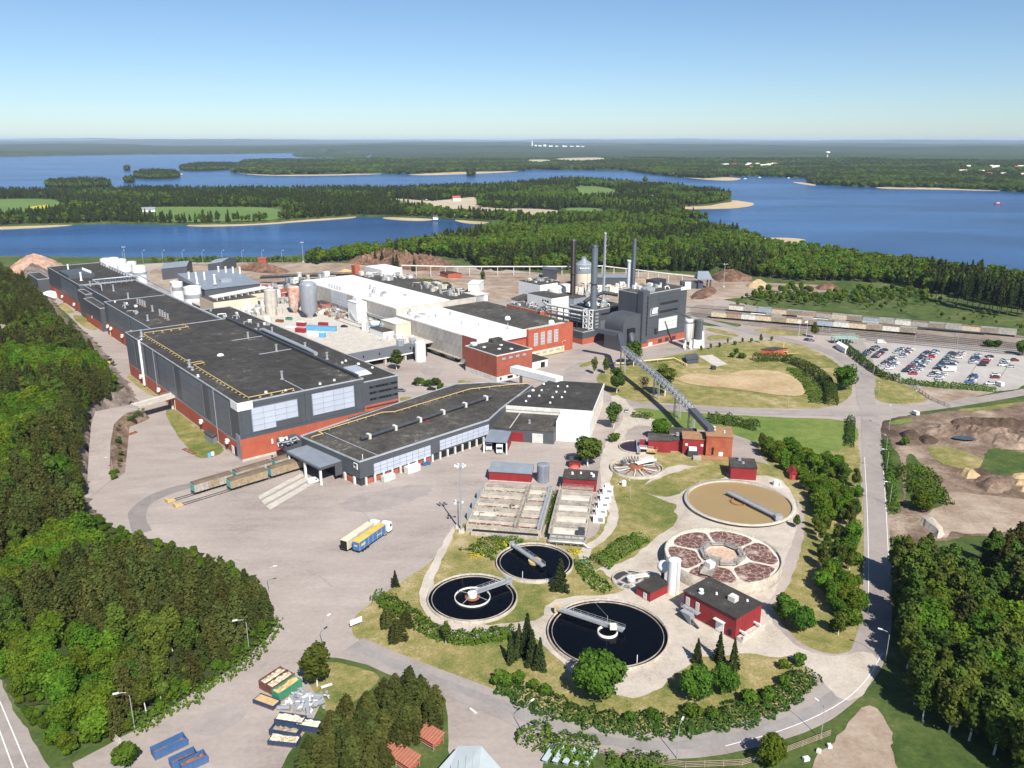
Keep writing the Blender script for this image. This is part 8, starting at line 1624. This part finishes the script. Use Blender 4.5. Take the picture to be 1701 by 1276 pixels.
tree('spruce','ph',(931,980),.80,'broad spruce leaning over the middle dark tank',1.35); tree('spruce','ph',(1158,1100),.55,'broken-topped spruce left of the red pump house',1.1); tree('spruce','ph',(1194,1100),.70,'left spruce of a pair in front of the red pump house',.9); tree('spruce','ph',(1217,1112),.70,'right spruce of a pair in front of the red pump house',.9)
for p, s, lb in (((644,1040),.42,'upper pine of three on the south lawn'),((660,1064),.46,'lower pine of three on the south lawn'),((676,1040),.36,'right pine of three on the south lawn')): tree('pine','ph',p,s,lb,1.9)
for i, (p, s) in enumerate((((835,1140),1.25),((860,1135),.95),((885,1145),.8),((905,1152),.85),((1085,1195),.9),((1150,1190),1.1),((1185,1195),.8),((1240,1170),1.2),((1275,1160),1.0),((1305,1140),1.0),((1300,1110),.8),((1330,1105),1.0),((1045,1200),.8))): tree('bush','ph',p,s,['round dark bush at the west end of the shrub belt','light bush beside the round dark bush','small bush near the spruce clump','small bush below the huge maple, left','rounded bush in the middle of the shrub belt','taller bush below the paired maples','low bush below the paired maples','tall leafy bush near the road bend','leafy bush east of the paired maples','bush close to the sandy patch','bush above the sandy patch','bush at the east tip of the shrub belt','low bush below the huge maple, right'][i])
for i, (p, s, k) in enumerate((((692,640),1.5,'darkbush'),((702,641),1.3,'bush'),((712,642),1.2,'darkbush'),((723,640),1.5,'darkbush'),((733,646),1.1,'bush'),((742,650),.9,'bush'))): tree(k,'ph',p,s,f'courtyard bush beside the parked cars, {ORD[i]} from the left')
for i, (a, b) in enumerate(((150,500),(245,490),(335,470),(415,440),(490,450),(565,430),(657,420),(750,425),(860,405))): tree('birch' if i % 2 else 'broad','f6',(a,b),.34 if i != 7 else .5,f'young kerbside tree beside the power house road, {ORD[i]} from the left',.8)
tree('broad','f6',(500,545),.42,'small lime-green tree above the sand bed'); tree('bush','f6',(560,580),1.2,'bush beside the lime-green tree'); tree('bush','f6',(460,570),1.0,'bush left of the lime-green tree'); tree('bush','c8',(185,820),1.3,'round bush between purple tank and path'); tree('darkbush','c4',(1500,665),1.6,'bush beside the tracks at the end of the car park, left'); tree('darkbush','c4',(1545,668),1.6,'bush beside the tracks at the end of the car park, right'); tree('broad','c4',(1690,715),1.0,'dark tree at the right edge of the car park'); tree('bush','d7',(805,400),1.2,'lone bush on the earthworks'); tree('broad','d7',(915,830),.8,'round-topped tree casting shade on the earth bank',1.2); tree('birch','d2',(1210,440),.4,'wispy sapling beside the ochre tank',1.2); tree('broad','d6',(1275,680),.75,'leafy tree growing at the fence under the road bend',1.1); tree('bush','d4',(290,1080),1.6,'dark bush beside the sliding gate'); tree('spruce','e5',(540,330),1.2,'conifer in front of the bark heap, left'); tree('spruce','e5',(640,330),1.2,'conifer in front of the bark heap, second'); tree('spruce','e5',(800,480),1.5,'slender conifer beside the log conveyor, left'); tree('spruce','e5',(850,490),1.6,'slender conifer beside the log conveyor, right'); tree('spruce','e5',(1090,430),1.1,'conifer in front of the bark heap, right'); tree('birch','c2',(1555,345),.9,'small tree beside the white hut on the back road')
for i in range(len(BANK_V)//3-1):
    for k in range(4):
        a, b = Vector(BANK_V[3*i+1]), Vector(BANK_V[3*i+4]); p = a.lerp(b, (k+.5)/4)+Vector((random.uniform(-1.2,1.2),random.uniform(-1,1),-.2)); plant(('bush','bare','darkbush')[(i+k) % 3] if k != 1 else 'bush', p.x, p.y, p.z, random.uniform(.35,.75) if (i+k) % 3 != 1 or k == 1 else .3, 'scrubby bush on the bank beside the bridge ramp', 'scrub on the ramp bank')
# tree belt between the tanks and the main road
BELT = [p[:2] for p in KS('ph', [(1255,728),(1300,742),(1345,760),(1400,775),(1424,800),(1430,900),(1430,1000),(1422,1060),(1395,1075),(1372,1050),(1362,980),(1352,900),(1352,840),(1330,800),(1290,775),(1258,752)])]
Pb = scatter([BELT], 4.4); kk = nz2(Pb, .05, 4)
for (x, y), t in zip(Pb, kk):
    k = 'broad' if t > -.05 else ('bush' if t > -.25 else 'birch'); plant(k, x, y, 0, {'broad':rng.uniform(.5,.8),'birch':rng.uniform(.45,.65),'bush':rng.uniform(1.0,1.7)}[k], {'broad':'leafy tree in the green belt along the main road','birch':'birch in the green belt along the main road','bush':'bush in the green belt along the main road'}[k], 'green belt along the main road')

# ------------------------------------------------------------------ heaps, skips, scrap
def heap(name, label, c, pts, h, m, seed=0, z=0, cat='heap', rough=.35, step=1.6):
    w = [p[:2] for p in KS(c, pts)]; w = smooth_poly(w, 2); a = np.array(w); x0, y0 = a.min(0)-step; x1, y1 = a.max(0)+step
    X, Y = np.meshgrid(np.arange(x0,x1,step), np.arange(y0,y1,step)); ins = inpoly(X.ravel(),Y.ravel(),w); d = polydist(X.ravel(),Y.ravel(),w)*np.where(ins,1,-1); dm = max(d.max(),.5)
    nz = np.array([mnoise.noise((p*.22,q*.22,seed))+.5*mnoise.noise((p*.7,q*.7,seed+3)) for p, q in zip(X.ravel(),Y.ravel())])
    Z = np.where(d > -step*1.3, np.clip(d/dm,0,1)**.6*h*(1+rough*nz)-.02+np.where(d < 0, -.3, .05), -.5); ok = (d > -step*1.3).reshape(X.shape); Zg = Z.reshape(X.shape); v = list(zip((X+rng.uniform(-.3,.3,X.shape)*step*.6).ravel(), (Y+rng.uniform(-.3,.3,X.shape)*step*.6).ravel(), Z))
    A, B = sub(v, grid_faces(ok, Zg, lambda q: True)); mb = MB(); mb.add(A, B, False); ce = a.mean(0); return solo(name, label, cat, mb, m, (float(ce[0]),float(ce[1]),0))
heap('soil_heap','black soil heap at the corner of the earthworks','d7',[(755,325),(820,300),(890,305),(910,350),(860,370),(790,350)],2.2,M_soil,1)
heap('soil_heap','low dark rubble heap beside the black soil','d7',[(900,330),(990,340),(1040,375),(970,400),(905,385)],1.8,M_soil,2)
heap('soil_heap','long dark soil ridge along the top of the earthworks','d7',[(1080,245),(1200,225),(1400,232),(1600,245),(1750,260),(1750,300),(1400,275),(1150,265)],2.8,M_soil,3,rough=.7)
heap('earth_mound','broad brown earth mound of the tip','d7',[(880,290),(1000,255),(1200,260),(1500,290),(1750,310),(1750,420),(1450,440),(1300,370),(1150,345),(1000,350)],2.4,M_earth,4,rough=1.0)
heap('sand_heap','ochre sand heap on the tip','d7',[(1145,580),(1200,560),(1290,575),(1310,610),(1220,630)],2.0,M_sand,5,rough=.7); heap('soil_heap','brown soil heap next to the ochre sand','d7',[(1250,640),(1330,605),(1450,620),(1530,680),(1440,720),(1330,715)],2.6,M_earth,6,rough=.7); heap('sand_heap','yellow sand heap, upper of three at the right edge','d7',[(1490,600),(1560,585),(1650,595),(1640,625),(1540,625)],1.4,M_sand,7,rough=.7); heap('sand_heap','yellow sand heap, middle of three at the right edge','d7',[(1500,640),(1570,630),(1660,640),(1650,665),(1540,665)],1.3,M_sand,8,rough=.7); heap('sand_heap','yellow sand heap, lowest of three at the right edge','d7',[(1530,680),(1600,672),(1680,680),(1670,712),(1570,710)],1.3,M_sand,9,rough=.7)
heap('gravel_heap','pale raked gravel heap beside the right wood','d7',[(880,890),(960,865),(1030,920),(1075,1000),(1040,1030),(950,960)],2.4,M_gravel,10)
heap('bark_heap','huge reddish bark and log heap behind the white hall','e5',[(120,310),(240,265),(450,190),(600,185),(900,215),(1200,250),(1500,290),(1660,330),(1640,400),(1400,430),(1000,420),(600,370),(300,340)],8,M_redsoil,11,rough=1.1,step=2); 
for i, (p, hh, lb, mm) in enumerate(((([(1470,300),(1540,275),(1640,285),(1701,300),(1701,335),(1560,345),(1490,335)],6,'red-brown bark heap beside the conveyor house',M_redsoil)),([(1000,370),(1050,340),(1120,350),(1110,375),(1040,385)],6,'tan woodchip heap behind the boiler house',M_sand),([(1320,460),(1380,400),(1480,375),(1520,400),(1450,450)],3,'orange-brown bark spill right of the boiler house',M_redsoil))): heap('bark_heap' if i != 1 else 'woodchip_heap',lb,'c3',p,hh,mm,12+i,step=2.5)
heap('bark_heap','small woodchip heap on the far timber yard','c4',[(110,330),(190,295),(270,320),(230,340)],5,M_sand,20,step=2.5); heap('bark_heap','low bark heap at the end of the far timber yard','c4',[(510,335),(570,310),(650,325),(660,345),(560,350)],4,M_redsoil,21,step=2.5); heap('bark_heap','red-brown soil bank on the far timber yard','c4',[(-20,290),(60,255),(200,285),(120,300)],6,M_redsoil,22,step=2.5); heap('woodchip_heap','yellow woodchip heap behind the steel silo','c2',[(580,300),(640,280),(760,285),(770,305),(640,315)],5,M_woodchip,23,step=2.5)
heap('log_heap','low brown log stack near the lake behind the warehouse','e6',[(1000,270),(1250,240),(1500,270),(1690,300),(1690,350),(1400,340),(1150,310)],5,M_redsoil,24,step=3,rough=.8)
heap('rock_knoll','rounded pink granite knoll behind the rear hall','e2',[(30,140),(90,60),(200,10),(330,0),(440,30),(500,60),(450,110),(300,120),(120,150)],11,M_rockp,25,step=3,cat='rock'); heap('rock_wall','sheer grey rock face closing the mill road','e2',[(130,190),(160,120),(300,105),(410,110),(420,230),(300,255),(210,240)],10,M_rock,26,step=2.2,cat='rock',rough=.5)
mb = MB(); w_ = smooth_poly([p[:2] for p in KS('d7',[(1100,360),(1150,345),(1230,350),(1290,370),(1220,380)])],2); mb.add([(p[0],p[1],.9) for p in w_][::1], [tuple(range(len(w_)))]); solo('rain_pool','grey-green puddle among the earth mounds','puddle',mb,mat('pool_water',(.05,.07,.08),.1),(w_[0][0],w_[0][1],.9))
def skip(label, c, p, L, Wd, H_, rz, m, load=None, fill=.85, group='waste skips in the lower yard'):
    x, y, _ = K(c, p); T = Thing('waste_skip', label, 'skip', (0,0,0), 0, group); t = .12
    T.part('floor', MB().box(-L/2,-Wd/2,.15,L/2,Wd/2,.3), M_rust); T.part('side', MB().box(-L/2,-Wd/2,.3,L/2,-Wd/2+t,H_), m); T.part('side', MB().box(-L/2,Wd/2-t,.3,L/2,Wd/2,H_), m); T.part('end', MB().box(-L/2,-Wd/2+t,.3,-L/2+t,Wd/2-t,H_), m); T.part('end', MB().box(L/2-t,-Wd/2+t,.3,L/2,Wd/2-t,H_), m); r = MB(); n = max(3,int(L/1.0))
    for i in range(n+1): u = -L/2+L*i/n; r.box(u-.06,-Wd/2-.08,.2,u+.06,-Wd/2,H_).box(u-.06,Wd/2,.2,u+.06,Wd/2+.08,H_)
    T.part('rib', r, m); T.part('rim', MB().box(-L/2-.06,-Wd/2-.06,H_,L/2+.06,-Wd/2+t+.04,H_+.1).box(-L/2-.06,Wd/2-t-.04,H_,L/2+.06,Wd/2+.06,H_+.1), m)
    if load:
        g = MB(); nx, ny = 10, 5; rr = random.Random(int(x*10)); v = [(-L/2+t+(L-2*t)*i/nx, -Wd/2+t+(Wd-2*t)*j/ny, .3+(H_-.3)*fill+rr.uniform(-.25,.25)*(0 if load is M_woodchip and 'level' in label else 1)) for j in range(ny+1) for i in range(nx+1)]; g.add(v, [(j*(nx+1)+i,j*(nx+1)+i+1,(j+1)*(nx+1)+i+1,(j+1)*(nx+1)+i) for j in range(ny) for i in range(nx)]); T.part('load', g, load)
    T.o.location = (x,y,.03); T.o.rotation_euler = (0,0,R(rz)); return T
M_load = mat('scrap_load',(.52,.44,.32),.9,.5,1.2,fine=(3,.4)); M_rusty = mat('rusty_paint',(.14,.06,.045),.8,.3,.6); M_navy = mat('navy_paint',(.03,.05,.10),.6,.2,.6)
skip('rusty skip of scrap wood, far end of the stack by the birch','d4',(1340,510),6.2,2.4,2.3,55,M_rusty,M_load); skip('rusty skip of pale scrap in the middle of the stack by the birch','d4',(1390,535),6.2,2.4,2.3,55,M_rusty,M_load); skip('green skip full of yellow timber beside the scrap metal','d4',(1435,575),6.4,2.4,2.2,55,M_green,M_woodchip); skip('small navy skip filled level with brown chips','d4',(1290,655),5.6,2.4,1.1,-25,M_navy,M_woodchip,.9)
skip('long bright blue empty skip with rusty floor','d4',(605,980),6.6,2.3,1.9,42,M_blue,M_rust,.1); skip('blue skip at the bottom edge, left of a pair','d4',(705,1068),5,2.2,1.8,40,M_blue,M_rust,.3); skip('blue skip at the bottom edge, right of a pair','d4',(775,1088),5,2.2,1.8,40,M_blue,M_rust,.45); skip('navy skip topped with cream chips in front of the pines','d4',(1460,800),6.2,2.4,1.8,-12,M_navy,mat('cream_chips',(.60,.52,.40),.9,.2,2),.95); skip('half-empty navy skip in front of the pines','d4',(1425,865),6.2,2.5,1.6,-12,M_navy,M_wood,.3); skip('navy skip of rusty waste lowest in front of the pines','d4',(1415,930),6.2,2.4,1.2,-8,M_navy,M_load,.8); skip('skip of cream chips half hidden by the pines','d4',(1590,830),5,2.4,1.6,-12,M_navy,MT['cream_chips'],.95)
T = Thing('scrap_pile', 'pile of grey scrap ducts and pipes beside the green skip', 'scrap', K('d4',(1570,640))[:2], 0); rr = random.Random(3)
for i in range(95):
    x, y, _ = K('d4',(rr.gauss(1570,75), rr.gauss(645,42))); L = rr.uniform(.6,3.2) if i > 8 else rr.uniform(3,5); a = rr.uniform(0,3.14); z = rr.uniform(.2,1.1); e = rr.uniform(-.3,.3); b = MB(); q = rr.random()
    if q < .55: b.tube([(x-math.cos(a)*L/2,y-math.sin(a)*L/2,z+e),(x+math.cos(a)*L/2,y+math.sin(a)*L/2,z-e)], rr.uniform(.12,.5), 8)
    else: b.obox(x,y,max(.05,z-.4),L*.6,rr.uniform(.2,.8),rr.uniform(.1,.5),a)
    T.part('scrap_piece', b, [M_alu,M_steel,M_whited,M_alu][i % 4])
# timber sheds and the pale roof at the bottom edge
for c, p, lb in (('d5',(1135,905),'upper lean-to timber shelter with orange corrugated roof'),('d5',(965,1065),'lower lean-to timber shelter with orange corrugated roof')):
    x, y, _ = K(c, p); T = Thing('timber_shelter', lb, 'shelter', (0,0,0), 0); g = MB(); n = 22; v = []
    for i in range(n+1): u = -4+8*i/n; v += [(u,-1.7,2.0+.08*(i % 2)),(u,1.7,2.7+.08*(i % 2))]
    g.add(v, [(2*i,2*i+2,2*i+3,2*i+1) for i in range(n)]); g.add([(a,b,z_-.1) for a,b,z_ in v], [(2*i+1,2*i+3,2*i+2,2*i) for i in range(n)]); T.part('roof', g, mat('orange_corrugated',(.33,.125,.08),.65,.15,.8))
    for u in (-3.6,0,3.6):
        for vv, hh in ((-1.5,2.0),(1.5,2.6)): T.part('post', MB().box(u-.08,vv-.08,0,u+.08,vv+.08,hh), M_wood)
    for k in range(6): T.part('plank', MB().box(-3.5,-1.3+k*.42,.3+.12*(k % 3),3.6,-1.0+k*.42,.42+.12*(k % 3)), M_redroof if k % 2 else M_wood)
    T.part('rack', MB().box(-3.8,-1.5,1.1,3.8,1.4,1.2), M_redroof); T.o.location = (x,y,0); T.o.rotation_euler = (0,0,R(-38))
a, b, d, e = [Vector(K('d5',p,4)[:2]) for p in ((1370,945),(1530,985),(1760,1200),(1150,1180))]
T = Thing('pale_shed', 'pale blue-grey sheet-metal roof at the bottom edge of the picture', 'shed', (a.x,a.y,0), 0); M_pale = mat('pale_sheet_roof',(.42,.47,.48),.45,.06,.4)
g = MB(); L_ = Vector((b.x-a.x,b.y-a.y)); g.add([(e.x,e.y,3.6),(a.x,a.y,3.9),(b.x,b.y,5.2),(b.x-.5,b.y-14,5.2),(e.x+1,e.y-9,3.6)], [(0,4,3,2,1)]); g.add([(b.x,b.y,5.2),(d.x,d.y,3.6),(d.x+1,d.y-12,3.6),(b.x-.5,b.y-14,5.2)], [(0,3,2,1)]); T.part('roof', g, M_pale); T.part('wall', MB().prism([(e.x+.5,e.y),(a.x+.3,a.y-.4),(b.x,b.y-.4),(d.x-.5,d.y),(d.x-.5,d.y-11),(e.x+1,e.y-8)],0,3.5), M_whited)
for i in range(7):
    p = Vector((e.x,e.y,3.62)).lerp(Vector((b.x,b.y,5.22)), i/7); q = Vector((e.x+1,e.y-9,3.62)).lerp(Vector((b.x-.5,b.y-14,5.22)), i/7); T.part('seam', MB().bar(p+Vector((0,0,.03)), q+Vector((0,0,.03)), .08, .06), M_pale)
# small things in the yard
T = Thing('white_sign', 'blank white sign board on the lawn at the yard entrance', 'sign', K('d3',(145,825))[:2], 0); x, y, _ = K('d3',(145,825)); T.part('board', MB().obox(x,y,.9,3.4,.15,1.5,R(38)), M_white)
for k in (-1.2,1.2): T.part('post', MB().obox(x+k*math.cos(R(38)),y+k*math.sin(R(38)),0,.12,.12,1.2,R(38)), M_steel)
a = K('c6',(870,790)); container('site_cabin', 'white cabin against the warehouse front', a[0], a[1], 0, 6, 2.5, 2.6, R(45), M_whited); a = K('c6',(715,845)); container('site_cabin', 'pale glass-sided smoking shelter at the warehouse corner', a[0], a[1], 0, 5.2, 2, 2.2, R(45), mat('pale_glass',(.50,.55,.54),.3))
for i, q in enumerate(((950,748),(975,742))): a = K('c6',q); T = Thing('blue_bin', ['left blue bin at the warehouse wall','right blue bin at the warehouse wall'][i], 'bin', (a[0],a[1],0), TC and 0, 'blue bins at the warehouse'); T.part('body', MB().prism([(a[0]-.7,a[1]-.6),(a[0]+.7,a[1]-.6),(a[0]+.7,a[1]+.6),(a[0]-.7,a[1]+.6)],.15,1.2,[(a[0]-.9,a[1]-.7,1.2),(a[0]+.9,a[1]-.7,1.2),(a[0]+.9,a[1]+.7,1.2),(a[0]-.9,a[1]+.7,1.2)]), M_blue); T.part('lid', MB().box(a[0]-.95,a[1]-.75,1.2,a[0]+.95,a[1]+.75,1.3), M_blue)
a = K('c6',(235,858)); van('white pickup standing at the canopy posts', a[0], a[1], .05, R(40), .85)
for i, (c, p, m, lb) in enumerate((('c5',(958,690),M_bluel,'blue and white barrel at the corner of the hall'),('c5',(980,682),M_white,'white barrel at the corner of the hall'))): a = K(c,p); solo('barrel', lb, 'barrel', MB().cyl(a[0],a[1],0,1.3,.7,n=12).cyl(a[0],a[1],1.3,1.4,.6,n=12), m, (a[0],a[1],0))
for i, (c, p, L_, lb) in enumerate((('c5',(460,545),5,'rusty steel frame lying beside the ramp bank'),('c5',(830,660),9,'rusty rail lying at the edge of the grass by the hall'))):
    a = K(c,p); T = Thing('rail_scrap', lb, 'frame', (a[0],a[1],0), 0); r_ = R(60 if i == 0 else -40)
    for k in (-.6,.6): T.part('beam', MB().obox(a[0]-math.sin(r_)*k,a[1]+math.cos(r_)*k,.05,L_,.3,.35,r_), M_rust)
    for k in (-.4,0,.4): T.part('crosspiece', MB().obox(a[0]+math.cos(r_)*k*L_,a[1]+math.sin(r_)*k*L_,.4,.25,1.6,.2,r_), M_rust)
a = K('e2',(395,300)); T = Thing('dome_tent', 'white domed storage tent at the end of the mill road', 'tent', (a[0],a[1],0), 0); T.part('cover', MB().lathe([(6.5,0),(6.2,2),(4.6,3.8),(2.2,4.8),(.01,5.1)],a[0],a[1],20), M_white); T.part('window', MB().box(a[0]+.5,a[1]-6.4,1.2,a[0]+1.8,a[1]-6.0,2.2), M_dark)
a = K('c1',(710,870)); T = Thing('loader', 'yellow loader parked at the edge of the left wood', 'loader', (a[0],a[1],0), 0); T.part('body', MB().box(a[0]-1,a[1]-2.2,.8,a[0]+1,a[1]+1.6,2.0), M_yellow); T.part('cab', MB().box(a[0]-.8,a[1]-.6,2.0,a[0]+.8,a[1]+.9,3.2), M_glass); T.part('bucket', MB().box(a[0]-1.3,a[1]-4,.2,a[0]+1.3,a[1]-2.8,1.3), M_yellow)
for dx in (-1.1,1.1):
    for dy in (-1.5,1.1): T.part('wheel', MB().tube([(a[0]+dx-.25,a[1]+dy,.75),(a[0]+dx+.25,a[1]+dy,.75)],.75,12), M_tyre)
a = K('e3',(0,0)); 
for i in range(5):
    x, y, _ = K('d6',(300+i*45,640+i*5)); T = Thing('glasshouse_bench', f'pale grey trestle under the fence shrubs, {ORD[i]} from the left', 'trestle', (x,y,0), 0); T.part('top', MB().obox(x,y,.9,5.0,1.2,.12,R(62)), mat('pale_grey_sheet',(.40,.47,.50),.5))
    for k in (-2,2): T.part('leg', MB().obox(x+k*math.cos(R(62)),y+k*math.sin(R(62)),0,.12,1.0,.9,R(62)), M_steel)
for i, q in enumerate(((1432,656),(1488,622),(1535,600))):
    x, y, _ = K('d6',q); r_ = R(15+i*37); T = Thing('white_block', f'white block lying beyond the board fence, {ORD[i]} from the left', 'block', (x,y,0), 0); L_ = (1.3,.8,1.0,.7,1.2,.9)[i]; T.part('block', MB().obox(x,y,0,L_,.8,.7,r_), M_white); T.part('lid', MB().obox(x,y,.7,L_*.9,.7,.08,r_), M_whited)
a = K('d7',(872,195)); van('small white van parked on the verge at the crossroads', a[0], a[1], .1, R(100), .8)
# ------------------------------------------------------------------ air
mb = MB(); mb.box(-69000,-1500,WL-8,69000,69000,175)
hz_o = bpy.data.objects.new('haze', mb.mesh('haze', None)); COL.objects.link(hz_o); hz_o['kind'] = 'stuff'; hz_o['label'] = 'thin summer haze lying over the lakes and woods'; hz_o['category'] = 'haze'
m = bpy.data.materials.new('haze_air'); m.use_nodes = True; t = m.node_tree; t.nodes.clear(); o_ = t.nodes.new('ShaderNodeOutputMaterial'); v_ = t.nodes.new('ShaderNodeVolumePrincipled')
v_.inputs['Color'].default_value = (.60,.76,1.0,1); v_.inputs['Density'].default_value = 3.3e-5; v_.inputs['Anisotropy'].default_value = -.1
t.links.new(v_.outputs[0], o_.inputs['Volume']); hz_o.data.materials.clear(); hz_o.data.materials.append(m)
for p in hz_o.data.polygons: p.material_index = 0
